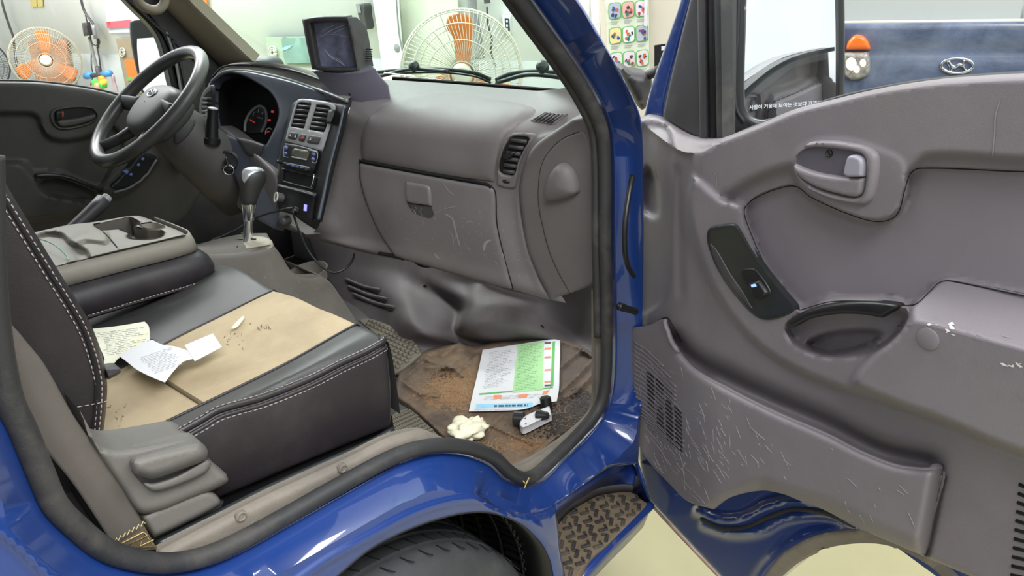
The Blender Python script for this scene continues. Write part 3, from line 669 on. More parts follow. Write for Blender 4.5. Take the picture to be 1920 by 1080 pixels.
# ---- blue metal shell of the door
MET = [(1200, 620, 0), (1197, 830), (1201, 880), (1214, 935, 0), (1353, 1083, 0), (1400, 1135, 0), (1425, 1108), (1458, 1080), (1500, 1046), (1560, 1021), (1640, 1014), (1700, 1030), (1760, 1070), (1850, 1160), (1930, 1330, 0), (2250, 1330, 0), (2250, 620, 0)]
def met_h(q):
    h = np.full(len(q), -.045)
    for pts, a, wd in (([(1310, 958), (1350, 975), (1395, 972), (1440, 950), (1490, 940), (1550, 952), (1620, 985)], .018, 10), ([(1320, 985), (1370, 1000), (1425, 995), (1470, 972), (1540, 966), (1610, 990)], .014, 8), ([(1400, 1125), (1440, 1060), (1500, 1015), (1580, 993), (1660, 1000), (1740, 1040)], .014, 14)):
        h += a*np.exp(-(sdist(q, crv(pts, 8, closed=False), False)/wd)**2)
    return h
met = patch('door_shell', MET, DP, M_BLUE, door, h=.006, bev=5, step=6, hfun=met_h, skirt=.06)
MS = Surf(met)
patch('arch_flange', [(1408, 1128, 0), (1425, 1090), (1470, 1035), (1530, 1003), (1600, 992), (1680, 1002), (1760, 1046), (1830, 1110, 0), (1815, 1135, 0), (1760, 1074), (1700, 1034), (1640, 1018), (1560, 1025), (1500, 1050), (1460, 1083), (1430, 1110)], MS, M_SILL, door, h=.006, bev=6, step=6, skirt=.004)
seam('lower_hem', [(1212, 928), (1218, 942), (1353, 1086)], MS, .004, mat('muddy_hem', srgb(150, 128, 118), .8, var=.2, vscale=30), met, lift=0)
seam('dark_reflection_swirl', [(1316, 974), (1352, 990), (1400, 988), (1445, 968), (1490, 955), (1550, 962), (1600, 984)], MS, .006, M_RUB, met, flat=1.0, lift=-.001)  # dark reflection in the blue metal, built as a thin dark tube
# outer skin and front edge of the door
box('outer_skin', DH+DD*.5-DP.n*.135+np.array([0, 0, .03]), (.98, .006, .58), M_BLUE, door, M=np.stack([DD, DP.n, np.array([0, 0, 1.])], 1), bevel=.001)
# ---- window frame, quarter trim, glass
patch('quarter_trim', [(1243, 218, 0), (1262, 130), (1294, 0), (1312, -70, 0), (1352, -70, 0), (1338, 0), (1336, 120), (1342, 263, 0), (1326, 262), (1300, 254), (1270, 238)], DP, M_DARK, door, hfun=lambda q: np.full(len(q), -.03), h=.004, bev=4, step=8, skirt=.02)
patch('frame_front_edge', [(1207, 218, 0), (1222, 160), (1250, 78), (1276, 0), (1296, -70, 0), (1316, -70, 0), (1294, 0), (1264, 110), (1246, 190), (1242, 222, 0)], DP, M_BLUE, door, hfun=lambda q: np.full(len(q), -.045), h=.004, bev=4, step=8, skirt=.03)
for nm, x0, x1, h_, m_ in (('window_frame_rail', 1306, 1322, -.022, M_DARK), ('window_channel', 1323, 1337, -.026, M_BLACK), ('glass_run_strip', 1338, 1352, -.022, M_RUB)):
    patch(nm, [(x0, -70, 0), (x1, -70, 0), (x1+4, 262, 0), (x0+6, 262, 0)], DP, m_, door, hfun=lambda q, h_=h_: np.full(len(q), h_), h=.004, bev=3, step=8, skirt=.02)
patch('window_channel_outer', [(1354, -70, 0), (1362, -70, 0), (1360, 256, 0), (1350, 262, 0)], DP, M_DARK, door, hfun=lambda q: np.full(len(q), -.035), h=.003, bev=2, step=8, skirt=.02)
patch('belt_strip', [(1345, 264, 0), (1440, 224), (1560, 183), (1640, 164), (1740, 149), (1920, 137), (2250, 128, 0), (2250, 150, 0), (1920, 158), (1740, 168), (1560, 203), (1440, 246), (1380, 270, 0)], DP, M_RUB, door, hfun=lambda q: np.full(len(q), -.01), h=.004, bev=3, step=8, skirt=.02)
gl = patch('window_glass', [(1345, -120, 0), (2400, -120, 0), (2400, 170, 0), (1740, 175, 0), (1345, 275, 0)], DP, M_GLASSC, door, hfun=lambda q: np.full(len(q), -.045), h=0, bev=0, step=60, skirt=.003)
# ================================================================== dashboard
dash = thing('dashboard', 'dusty grey dashboard across the cab under the windscreen, scratched round the glovebox', 'dashboard', (1.0, 0, 1.2))
def X(px, py, x): return on(px, py, x=x)
rows = [
 [X(640, 146, 1.10), X(730, 150, 1.16), X(800, 154, 1.19), X(870, 159, 1.20), X(940, 165, 1.20), X(1005, 170, 1.17), X(1035, 168, 1.13), X(1082, 165, 1.10), X(1140, 190, 1.08)],
 [X(655, 158, 1.05), X(730, 163, 1.09), X(800, 169, 1.11), X(880, 177, 1.125), X(950, 184, 1.125), X(1010, 186, 1.12), X(1045, 185, 1.11), X(1090, 190, 1.09), X(1145, 215, 1.07)],
 [X(661, 170, 1.01), X(725, 177, 1.035), X(800, 184, 1.055), X(880, 193, 1.07), X(950, 200, 1.08), X(1010, 205, 1.085), X(1050, 207, 1.085), X(1100, 213, 1.08), X(1150, 235, 1.06)],
 [X(660, 190, .965), X(720, 196, .985), X(800, 206, 1.005), X(880, 218, 1.025), X(945, 225, 1.04), X(1005, 232, 1.055), X(1045, 236, 1.065), X(1085, 240, 1.06), X(1130, 250, 1.05)],
 [X(652, 216, .94), X(703, 226, .95), X(790, 238, .97), X(870, 250, .992), X(932, 257, 1.01), X(990, 264, 1.033), X(1012, 267, 1.036), X(1040, 274, 1.060), X(1075, 290, 1.110)],
 [X(643, 248, .928), X(690, 260, .937), X(780, 273, .957), X(870, 287, .985), X(930, 297, 1.003), X(975, 306, 1.024), X(996, 312, 1.026), X(1010, 318, 1.050), X(1030, 330, 1.100)],
 [X(629, 292, .905), X(676, 302, .925), X(760, 318, .945), X(850, 334, .972), X(925, 346, 1.0), X(962, 353, 1.02), X(974, 356, 1.024), X(984, 360, 1.050), X(1000, 370, 1.100)],
 [X(611, 362, .87), X(672, 380, .903), X(755, 396, .928), X(850, 414, .96), X(930, 430, .992), X(968, 438, 1.018), X(982, 441, 1.024), X(990, 445, 1.050), X(1010, 455, 1.100)],
 [X(597, 425, .835), X(676, 444, .90), X(765, 458, .925), X(860, 482, .962), X(945, 502, 1.0), X(992, 514, 1.03), X(1008, 518, 1.038), X(1018, 522, 1.064), X(1040, 532, 1.110)],
 [X(570, 440, .825), X(696, 473, .90), X(780, 490, .93), X(870, 516, .967), X(950, 537, 1.005), X(1005, 552, 1.035), X(1031, 560, 1.048), X(1040, 562, 1.074), X(1060, 566, 1.120)],
 [X(575, 445, .86), X(700, 477, .95), X(785, 492, .98), X(873, 519, 1.02), X(952, 539, 1.05), X(1007, 554, 1.07), X(1032, 562, 1.07), X(1042, 564, 1.090), X(1061, 568, 1.140)],
]
dmain = loft('dash_shell', rows, M_DASH, dash, nu=110, seg=9)
DS = Surf(dmain)
# raised pad over the glovebox
pad = [(678, 297), (677, 262), (684, 235), (700, 212), (728, 194), (765, 182), (810, 176), (870, 179), (930, 187), (985, 197), (1004, 206), (1000, 216), (975, 230), (952, 250), (937, 280), (927, 342, 0), (850, 332), (760, 316), (680, 301, 0)]
pd = patch('upper_pad', pad, DS, M_DASH, dash, h=.007, bev=26, step=7, skirt=.002)
gbx = [(675, 305, 0), (760, 321), (850, 337), (922, 349, 0), (929, 360), (932, 420), (945, 480), (962, 541, 0), (873, 518), (785, 493), (742, 480, 0), (715, 440), (690, 385), (677, 340)]
gb = patch('glovebox_door', gbx, DS, M_DASH, dash, h=.007, bev=6, step=7, skirt=.002)
seam('glovebox_gap', gbx[:-4]+[(742, 480, 0)]+gbx[-3:], DS, .0016, M_VOID, gb, closed=True, lift=.001)
seam('pad_gap', [(676, 301), (760, 317), (850, 333), (915, 345), (922, 352)], DS, .0034, M_VOID, dash, lift=.003)
GS = Surf(gb)
lt = patch('glovebox_latch', [(762, 341, 0), (770, 342), (800, 347), (807, 352), (810, 386, 0), (788, 383), (766, 378), (762, 360)], GS, M_DASH, gb, h=.006, bev=3, step=4, skirt=.003)
patch('latch_recess', [(763, 380, 0), (788, 385), (810, 388, 0), (813, 404), (806, 409), (785, 403), (772, 395)], GS, M_DARK, gb, h=.0006, bev=0, step=4, skirt=.002)
seam('latch_gap', [(761, 341), (762, 365), (768, 385), (776, 397)], GS, .001, M_VOID, gb)
seam('latch_gap', [(764, 379), (788, 384), (811, 387)], GS, .0013, M_VOID, gb)
# side end of the dash
EP = plane3(X(976, 356, 1.022), X(1032, 560, 1.046), on(1118, 400, y=-.757))
endp = [(1074, 222, 0), (1104, 216, 0), (1113, 230), (1118, 262), (1121, 320), (1121, 450), (1120, 528, 0), (1095, 540), (1069, 550), (1032, 561, 0), (1007, 513), (988, 467), (979, 412), (974, 356), (980, 318), (993, 286), (1010, 266), (1042, 244)]
en = patch('dash_end_panel', endp, EP, M_DASH, dash, h=.01, bev=7, step=6, skirt=.05)
ES = Surf(en)
ecov = [(1085, 248, 0), (1060, 258), (1036, 277), (1018, 304), (1011, 335), (1010, 380), (1017, 420), (1030, 470), (1048, 512), (1069, 549, 0), (1095, 540), (1119, 528, 0), (1119, 400), (1114, 320), (1104, 265), (1094, 247)]
ec = patch('end_cover', ecov, ES, M_DASH, dash, h=.003, bev=4, step=5, skirt=.002)
seam('end_cover_gap', ecov[:10], ES, .0012, M_VOID, ec)
dome = [(1022, 375, 0), (1024, 350), (1032, 325), (1045, 308), (1058, 304), (1072, 313), (1082, 330), (1088, 350), (1088, 360), (1070, 370), (1050, 376), (1030, 378, 0)]
patch('end_cover_dome', dome, Surf(ec), M_DASH, ec, h=.022, bev=26, step=4, skirt=.002)
# side vent with slats
vb = [(964, 250, 0), (985, 249), (1006, 252), (1000, 262), (986, 285), (976, 310), (970, 340), (966, 352), (934, 346), (933, 330), (934, 300), (942, 275), (952, 259)]
ve = patch('side_vent', vb, DS, M_DASH, dash, h=.007, bev=4, step=4, skirt=.002, holes=[[(962, 257), (988, 257), (994, 262), (984, 280), (973, 300), (966, 325), (960, 328), (939, 322), (937, 310), (941, 290), (950, 270)]])
patch('side_vent_cavity', [(962, 257), (988, 257), (994, 262), (984, 280), (973, 300), (966, 325), (960, 328), (939, 322), (937, 310), (941, 290), (950, 270)], DS, M_VOID, ve, h=.001, bev=0, step=4, skirt=.001)
for k in range(6):
    y0 = 263+k*11.2; xl = 960-k*4.8+.35*k*k; xr = 990-k*6.4+.35*k*k
    c = np.array([(xl, y0), ((xl+xr)/2, y0+1.5), (xr, y0+3)])
    V, Fc = tube_vf(DS.pt(c, .005), .0042, 8, flat=.45); ob('vent_slat', V, Fc, M_DARK, ve)
patch('vent_tab', [(943, 291, 0), (962, 281, 0), (972, 283, 0), (956, 298, 0), (945, 296, 0)], DS, M_BLACK, ve, h=.014, bev=2, step=4, skirt=.004)
patch('vent_thumbwheel', [(943, 333, 0), (959, 335, 0), (959, 343, 0), (943, 341, 0)], DS, M_BLACK, ve, h=.0095, bev=2, step=3, skirt=.004)
# demister grille on top
dg = [(994, 227, 0), (1020, 211, 0), (1065, 214, 0), (1039, 235, 0)]
de = patch('demister_grille', dg, DS, M_DASH, dash, h=.003, bev=2, step=4, skirt=.002)
patch('grille_cavity', [(1000, 226, 0), (1022, 213, 0), (1058, 216, 0), (1036, 232, 0)], DS, M_VOID, de, h=.0034, bev=0, step=5, skirt=.001)
for k in range(5):
    a0 = np.array([1007+k*7, 228-0+k*1.0]); a1 = np.array([1027+k*7.5, 213.5+k*.6]); 
    P = DS.pt(np.array([a0, (a0+a1)/2, a1]), .0042); ob('grille_bar', *tube_vf(P, .0022, 6), M_DARK, de)
# lower black gaps at the glovebox bottom
for q in ([(712, 474), (735, 478), (757, 484)], [(781, 490), (792, 496), (806, 497)]):
    seam('lower_gap', q, DS, .005, M_VOID, dash, lift=.002)
strokes(gb, GS, [(850, 410, 130, 90, 1), (800, 430, 120, 60, .8), (900, 440, 60, 90, 1.0), (740, 400, 60, 70, .4)], M_SCUFF, n=34, L=(3, 16), wpx=(.5, 1.3), ang=1.1, sprd=.5, curve=.15)
strokes(dmain, DS, [(955, 450, 40, 90, 1), (985, 500, 30, 50, 1), (650, 350, 40, 80, .5), (800, 280, 150, 20, .3)], M_SCUFF, n=26, L=(3, 14), wpx=(.5, 1.2), ang=1.2, sprd=.5)
strokes(en, ES, [(1000, 420, 20, 110, 1), (1020, 520, 20, 40, .8)], M_SCUFF, n=16, L=(3, 10), wpx=(.5, 1.2), ang=1.2, sprd=.5)
def mark(o, surf, pts, wd, m=None):
    c = crv(pts, 5, closed=False); t = np.gradient(c, axis=0); nr = np.stack([-t[:, 1], t[:, 0]], 1); nr /= np.linalg.norm(nr, axis=1)[:, None]
    n = len(c); ww = wd*(.55+.45*rng.rand(n))[:, None]; ww[0] *= .3; ww[-1] *= .3
    P = surf.pt(np.vstack([c+nr*ww/2, c-nr*ww/2]), .0009); add_geo(o, P, [(i, i+1, n+i+1, n+i) for i in range(n-1)], m or M_SCUFF)
mark(gb, GS, [(835, 401), (849, 410), (854, 430), (863, 463)], 4)
mark(gb, GS, [(831, 342), (842, 358), (853, 367)], 2.5)
mark(gb, GS, [(815, 400), (840, 390), (860, 386)], 1.6)
mark(gb, GS, [(838, 430), (848, 440), (851, 458)], 2.5)
mark(gb, GS, [(875, 417), (882, 414), (888, 418)], 5)
mark(gb, GS, [(907, 470), (911, 455), (922, 450)], 7)
mark(gb, GS, [(815, 475), (820, 482), (824, 485)], 6)
mark(gb, GS, [(940, 470), (946, 490), (953, 513)], 1.6)
mark(trim, TS, [(1877, 185), (1868, 215), (1866, 250), (1862, 295)], 3.5)
mark(trim, TS, [(1336, 316), (1344, 330), (1344, 355)], 3); mark(trim, TS, [(1300, 324), (1320, 332), (1342, 334)], 1.5)

# ---- far side top: instrument hood
back = [on(a, b, y=c) for a, b, c in [(404, 140, .47), (420, 124, .44), (450, 117, .38), (490, 117, .30), (540, 122, .20), (590, 135, .10), (640, 155, .0), (672, 168, -.07)]]
far = [on(a, b, x=1.22) for a, b in [(402, 142), (425, 127), (455, 121), (495, 121), (545, 125), (595, 134), (645, 146), (680, 152)]]
mid = [on(a, b, y=c) for a, b, c in [(400, 147, .475), (419, 129, .435), (455, 124, .37), (500, 127, .29), (545, 134, .19), (590, 148, .09), (632, 166, -.01), (660, 180, -.085)]]
rim = [on(a, b, y=c) for a, b, c in [(398, 152, .47), (420, 136, .42), (455, 133, .36), (500, 140, .27), (545, 151, .18), (590, 166, .08), (625, 179, -.02), (650, 189, -.10)]]
hd = loft('instrument_hood', [far, back, mid, rim], M_DASHT, dash, nu=60, seg=6, lin=True)
tube('hood_rim', rim, .005, mat('hood_rim_satin', srgb(120, 124, 124), .35), dash, n=60)
tube('hood_groove', [p+np.array([-.002, 0, .004]) for p in mid], .003, M_BLACK, dash, n=60)
# cluster surround (blue-grey sheen) with opening
STK = plane3(on(645, 195, y=-.10), on(555, 190, y=.10), on(590, 415, y=-.09))
CLP = plane3(on(400, 152, y=.46), on(590, 166, y=.08), on(520, 390, y=.10))
HOLE = [(400, 236), (394, 200), (394, 165), (402, 148), (422, 139), (446, 139), (466, 147), (487, 159), (504, 171), (516, 187), (522, 206), (521, 222), (511, 248), (493, 277), (478, 268), (455, 262), (425, 252)]
M_SURR = mat('dark_blue_grey_plastic', srgb(80, 86, 97), .33, var=.05)
cl = patch('cluster_surround', [(386, 230), (390, 160), (402, 145, 0), (422, 135), (456, 133), (500, 141), (545, 152), (590, 167), (652, 190, 0), (560, 192, 0), (538, 240), (524, 300), (520, 340), (526, 405, 0), (515, 430, 0), (470, 400), (440, 330), (400, 270)], CLP, M_SURR, dash, h=.006, bev=4, step=6, skirt=.03, holes=[HOLE])
CL2 = Plane(CLP.o-CLP.n*.075, CLP.n)
ic = thing('instrument_cluster', 'instrument panel with lit dial and red warning lights deep under the dark dashboard hood', 'instrument panel', CL2.pt([(470, 210)])[0])
cf = patch('cluster_face', [(385, 130, 0), (540, 130, 0), (540, 290, 0), (385, 290, 0)], CL2, M_VOID, ic, h=0, bev=0, step=20, skirt=.004)
# tunnel wall of the cluster opening
hc = crv(HOLE, 5); A = CLP.pt(hc, 0); B_ = CL2.pt(hc, 0); cc = A.mean(0)
B_ = A-CLP.n*.075
n = len(hc); ob('cluster_tunnel', list(A)+list(B_), [(i, (i+1) % n, n+(i+1) % n, n+i) for i in range(n)], M_BLACK, dash)
gr = crv([(459, 247), (460, 230), (468, 213), (479, 202), (488, 199), (496, 203), (500, 215), (498, 232), (490, 248)], 3, closed=False)
ob('dial_ring', *tube_vf(CL2.pt(gr, .004), .0042, 8), M_GREY, ic)
patch('dial_face', [(463, 247), (464, 230), (472, 213), (482, 204), (489, 202), (495, 207), (497, 220), (495, 234), (488, 248)], CL2, M_BLACK, ic, h=.003, bev=0, step=5, skirt=.001)
M_REDL = mat('red_warning_light', srgb(200, 30, 30), emit=(1, .08, .08), es=.22)
M_WTXT = mat('white_print', srgb(210, 214, 220), .6)
def text_on(name, s, plane, pos, size, m, parent, rot=0, ex=.0002, lift=.001, xdir=None, sx=1, align='CENTER'):
    cu = bpy.data.curves.new(name, 'FONT'); cu.body = s; cu.size = 1; cu.align_x = align; cu.align_y = 'CENTER'; cu.extrude = 0
    cu.materials.append(m); o = bpy.data.objects.new(name, cu); COL.objects.link(o)
    p = plane.pt([pos], lift)[0]
    n = plane.n; x = unit(plane.pt([np.array(xdir)], lift)[0]-p) if xdir is not None else unit(np.cross([0, 0, 1], n))
    x = unit(x-n*(x @ n)); y = np.cross(n, x)
    M = Matrix(((x[0]*size*sx, y[0]*size, n[0]*size, p[0]), (x[1]*size*sx, y[1]*size, n[1]*size, p[1]), (x[2]*size*sx, y[2]*size, n[2]*size, p[2]), (0, 0, 0, 1)))
    bpy.context.view_layer.update()
    me = bpy.data.meshes.new_from_object(o.evaluated_get(bpy.context.evaluated_depsgraph_get())); bpy.data.objects.remove(o, do_unlink=True)
    me.transform(M); o = bpy.data.objects.new(name, me); COL.objects.link(o)
    if not me.materials: me.materials.append(m)
    if parent: setp(o, parent)
    return o
for s_, p in (('1', (470, 224)), ('2', (475, 213)), ('3', (484, 208)), ('4', (492, 212))):
    text_on('dial_number', s_, CL2, p, .014, M_WTXT, ic, xdir=(p[0]+10, p[1]+2), lift=.0035)
text_on('dial_caption', 'x1000rpm', CL2, (487, 221), .006, M_WTXT, ic, xdir=(497, 223), lift=.0035)
ob('dial_needle', *tube_vf(CL2.pt([(467, 224), (478, 230)], .006), .0015, 6), M_REDL, ic)
for q in ((511, 209), (505, 225)):
    patch('warning_light', [(q[0]-2.5, q[1]-2, 0), (q[0]+2.5, q[1]-1.5, 0), (q[0]+2, q[1]+2.5, 0), (q[0]-3, q[1]+2, 0)], CL2, M_REDL, ic, h=.003, bev=0, step=3, skirt=.001)
gr2 = crv([(498, 252), (499, 244), (505, 240), (510, 243)], 2, closed=False); ob('small_dial_ring', *tube_vf(CL2.pt(gr2, .004), .0018, 6), M_WTXT, ic)
ob('small_dial_needle', *tube_vf(CL2.pt([(500, 248), (506, 246)], .006), .0014, 6), M_REDL, ic)
# lower shelf inside the cluster opening
patch('cluster_lower_lip', [(440, 256, 0), (470, 262), (498, 272, 0), (490, 290), (478, 300, 0), (462, 290), (452, 275)], CLP, M_DARK, dash, h=.012, bev=5, step=4, skirt=.03)
# driver side vent
LV = Plane(on(380, 200, y=.52), (-1, .15, .1))
lv = patch('far_vent', [(374, 210), (376, 185), (384, 168), (396, 160), (398, 200), (396, 232), (380, 226)], LV, M_DARK, dash, h=.006, bev=3, step=4, skirt=.008)
patch('far_vent_cavity', [(379, 212), (380, 188), (388, 174), (395, 170), (396, 220), (388, 222)], LV, M_VOID, lv, h=.0065, bev=0, step=5, skirt=.001)
for k in range(5):
    ob('vent_slat', *tube_vf(LV.pt([(380, 185+k*8), (396, 186+k*8)], .010), .004, 6, flat=.4), M_DARK, lv)
# knee panel under the cluster
KP = plane3(on(330, 270, y=.60), on(520, 390, y=.10), on(450, 395, y=.30))
patch('knee_panel', [(300, 285), (340, 250), (400, 232), (450, 262), (495, 300), (520, 330), (524, 400), (575, 440), (556, 436), (520, 424), (480, 410), (430, 378), (370, 335), (320, 308)], Plane(on(470, 330, y=.25), (-.95, 0, .25)), M_DASH, dash, h=.01, bev=8, step=8, skirt=.04)

# ================================================================== centre stack
stk = thing('centre_stack', 'black centre stack with silver-framed air vents, climate display and sockets', 'console panel', STK.pt([(590, 400)])[0])
sb = patch('stack_body', [(548, 195), (560, 186, 0), (600, 188), (641, 194, 0), (652, 196, 0), (643, 240), (625, 310), (612, 365), (600, 416, 0), (560, 404), (524, 396, 0), (520, 355), (524, 300), (536, 240)], STK, M_BLACK, stk, h=.012, bev=4, step=6, skirt=.006)
SS = Plane(STK.o+STK.n*.012, STK.n)
seam('stack_side_rail', [(646, 197), (637, 240), (619, 310), (607, 365), (597, 412)], SS, .004, M_SURR, stk)
sil = [(556, 190), (566, 185), (600, 189), (621, 193), (629, 199), (626, 215), (614, 255), (605, 284, 0), (570, 275), (534, 265, 0), (543, 230)]
sf = patch('silver_bezel', sil, SS, M_SILVER, stk, h=.004, bev=2, step=4, skirt=.003, holes=[[(561, 193), (583, 195, 0), (569, 241, 0), (546, 237, 0), (555, 205)], [(594, 197, 0), (614, 199), (621, 206), (611, 240), (607, 248, 0), (580, 243, 0)]])
for nm, cav, sl in (('left_air_vent', [(561, 193), (583, 195, 0), (569, 241, 0), (546, 237, 0), (555, 205)], [((560+0, 199), (582, 201)), ((557, 207), (579, 209)), ((554, 216), (576, 218)), ((551, 225), (573, 227)), ((549, 233), (571, 235))]),
                   ('right_air_vent', [(594, 197, 0), (614, 199), (621, 206), (611, 240), (607, 248, 0), (580, 243, 0)], [((594, 204), (618, 207)), ((591, 212), (616, 215)), ((588, 221), (613, 224)), ((585, 230), (610, 233)), ((583, 238), (608, 241))])):
    cv = patch('air_vent_cavity', cav, SS, M_VOID, stk, h=.0008, bev=0, step=5, skirt=.0005)
    for a, b in sl: ob('vent_slat', *tube_vf(SS.pt([a, b], .003), .0036, 6, flat=.45), M_DARK, cv)
ph = patch('phone_vent_clip', [(616, 206, 0), (627, 205), (628, 215), (620, 234, 0), (611, 230, 0)], SS, M_BLACK, None, h=.018, bev=2, step=3, skirt=.002)
tag(ph, 'small black clip stuck on the right edge of the silver vent frame', 'phone clip')
for q in ([(543, 246, 0), (561, 249, 0), (556, 263, 0), (538, 260, 0)], [(563, 249, 0), (576, 252, 0), (571, 267, 0), (558, 264, 0)], [(579, 252, 0), (603, 256, 0), (598, 272, 0), (574, 268, 0)]):
    sw = patch('stack_switch', q, SS, M_DARK, stk, h=.006, bev=1.5, step=3, skirt=.002)
patch('hazard_symbol', [(567, 253, 0), (571, 260, 0), (563, 260, 0)], SS, mat('dull_red_print', srgb(200, 80, 80)), stk, h=.0068, bev=0, step=3, skirt=.0005)
for q in ((543, 253), (553, 255), (581, 260)): patch('switch_symbol', [(q[0]-1.5, q[1]+2, 0), (q[0]+2, q[1]-2.5, 0), (q[0]+1.5, q[1]+3, 0)], SS, M_WTXT, stk, h=.0068, bev=0, step=3, skirt=.0005)
cp = patch('climate_panel', [(534, 268, 0), (560, 272), (598, 283, 0), (592, 315), (586, 328, 0), (560, 321), (528, 309, 0), (530, 290)], SS, M_BLACK, stk, h=.006, bev=2, step=4, skirt=.002)
patch('climate_display', [(549, 277, 0), (581, 283, 0), (578, 300, 0), (545, 293, 0)], SS, mat('lcd_grey', srgb(92, 92, 78), .25), stk, h=.0072, bev=.8, step=4, skirt=.001)
patch('display_bar', [(544, 292, 0), (579, 299, 0), (578, 302, 0), (543, 295, 0)], SS, M_SILVER, stk, h=.0085, bev=.6, step=4, skirt=.001)
M_BTN = mat('blue_lit_buttons', srgb(70, 84, 140), .4, emit=(.25, .35, .9), es=.12)
for q in ((536, 277), (535, 287), (588, 289), (587, 298)):
    patch('climate_button', [(q[0]-4, q[1]-3.5, 0), (q[0]+5, q[1]-2, 0), (q[0]+4, q[1]+4.5, 0), (q[0]-4.5, q[1]+3, 0)], SS, M_BTN, stk, h=.008, bev=1, step=3, skirt=.002)
seam('button_outline', [(580, 282), (595, 286), (592, 306), (585, 304)], SS, .0007, M_SILVER, stk, lift=.009)
seam('button_outline', [(541, 274), (534, 273), (532, 293), (540, 295)], SS, .0007, M_SILVER, stk, lift=.009)
bb = patch('climate_button_bar', [(530, 303, 0), (557, 308), (582, 314), (583, 322, 0), (560, 319), (529, 311, 0)], SS, M_BLACK, stk, h=.011, bev=1.5, step=3, skirt=.003)
for k in range(5):
    q = (540+k*8.5, 308+k*2); patch('bar_button_print', [(q[0]-3, q[1]-1.3, 0), (q[0]+3, q[1]-.2, 0), (q[0]+2.5, q[1]+2, 0), (q[0]-3, q[1]+1, 0)], SS, M_BTN, stk, h=.0117, bev=0, step=3, skirt=.0005)
for q in ((528, 305), (581, 320)):
    lathe('slider_knob', [(.0045, 0), (.0045, .012), (.003, .014), (0, .014)], SS.pt([q], .006)[0], SS.n, M_BLACK, stk, 16)
# open cubby below
cub = [(533, 320, 0), (560, 325), (590, 333, 0), (584, 352, 0), (556, 345), (531, 338, 0)]
patch('cubby_frame', [(528, 314, 0), (560, 322), (594, 331, 0), (587, 356, 0), (556, 349), (526, 342, 0)], SS, M_GLOSS, stk, h=.004, bev=2, step=3, skirt=.003, holes=[cub])
patch('cubby_cavity', cub, SS, M_VOID, stk, h=.0008, bev=0, step=5, skirt=.0005)
seam('cubby_chrome_edge', [(589, 327), (587, 340), (583, 351)], SS, .0016, M_CHROME, stk, lift=.006)
lp = patch('socket_panel', [(521, 345, 0), (550, 351), (594, 362, 0), (590, 385), (586, 416, 0), (556, 405), (523, 395, 0), (519, 370)], SS, M_BLACK, stk, h=.006, bev=3, step=5, skirt=.003)
seam('panel_step', [(522, 349), (550, 356), (591, 367)], SS, .003, M_DARK, stk, lift=.006)
lathe('lighter_socket', [(.0125, 0), (.0125, .016), (.0105, .018), (.0085, .016), (.0085, .004), (0, .004)], SS.pt([(530, 372)], .004)[0], unit(SS.n+np.array([-.1, .25, 0])), M_DARK, stk, 24)
lathe('socket_ring', [(.0128, .016), (.0132, .0185), (.0095, .0185), (.009, .016)], SS.pt([(530, 372)], .004)[0], unit(SS.n+np.array([-.1, .25, 0])), M_CREAM, stk, 24)
patch('usb_port', [(548, 386, 0), (561, 389, 0), (560, 399, 0), (547, 396, 0)], SS, M_DARK, stk, h=.009, bev=1, step=3, skirt=.003)
patch('usb_light', [(570, 383, 0), (575, 384, 0), (574, 396, 0), (569, 395, 0)], SS, mat('blue_usb_light', srgb(60, 60, 255), emit=(.2, .2, 1), es=2), stk, h=.007, bev=0, step=3, skirt=.001)
text_on('port_print', 'USB', SS, (552, 393), .006, M_WTXT, stk, xdir=(562, 395.5), lift=.0095)
c1 = [SS.pt([(552, 389)], .012)[0], SS.pt([(535, 392)], .03)[0], on(478, 409, y=.10), on(440, 432, y=.12), on(395, 452, y=.14)]
cb1 = tube('charging_cable', c1, .0026, M_BLACK); tag(cb1, 'thin black cable running from the socket panel behind the gear lever', 'cable')
c2 = [SS.pt([(549, 396)], .012)[0], on(556, 420, y=-.03), on(575, 465, y=-.08), on(600, 497, y=-.12), on(625, 511, y=-.15), on(645, 505, y=-.16), on(660, 490, y=-.15), on(664, 477, y=-.12)]
cb2 = tube('charging_cable', c2, .0028, M_BLACK, n=60); tag(cb2, 'black cable drooping in a loop below the socket panel towards the glovebox', 'cable')
lathe('mount_knob', [(.012, 0), (.012, .02), (.009, .024), (.004, .026), (0, .026)], on(540, 412, y=.02), (-.9, -.3, .1), M_DARK, dash, 20)
strokes(sb, SS, [(600, 300, 12, 70, 1)], M_SILVER, n=6, L=(2, 8), wpx=(.5, .8), lift=.0125) if False else None

# ================================================================== monitor on the dash
MP = Plane(on(620, 90, y=-.02), (-.80, -.34, .30)); MP = plane3(on(575, 42, y=.03), on(655, 35, y=-.075), on(585, 132, y=.035))
mon = thing('dash_monitor', 'black boxy monitor on a grey pod on top of the dashboard', 'monitor', on(650, 150, y=-.06))
fo = [(566, 35, 0), (600, 30), (655, 29, 0), (662, 60), (676, 136, 0), (632, 136), (585, 130, 0), (573, 75)]
fi = [(583, 44, 0), (620, 42), (649, 42, 0), (657, 80), (666, 126, 0), (630, 127), (597, 125, 0), (590, 85)]
patch('monitor_bezel', fo, MP, M_DARK, mon, h=.012, bev=4, step=5, skirt=.012, holes=[fi])
scr = patch('monitor_screen', [(575, 38, 0), (655, 38, 0), (672, 132, 0), (590, 130, 0)], Plane(MP.o-MP.n*.012, MP.n), mat('screen_glass_reflections', srgb(122, 126, 150), .15, var=.45, vscale=30, coat=.5), mon, h=0, bev=0, step=8, skirt=.002)  # film reflections on the screen put into its pale mottled colour
back_c = [on(655, 29, y=-.075), on(682, 33, y=-.08), on(700, 78, y=-.10), on(706, 125, y=-.105)]
fr = MP.pt(np.array([(568, 37), (600, 32), (655, 31), (662, 60), (675, 135), (632, 135), (586, 129), (574, 75)]), .004)
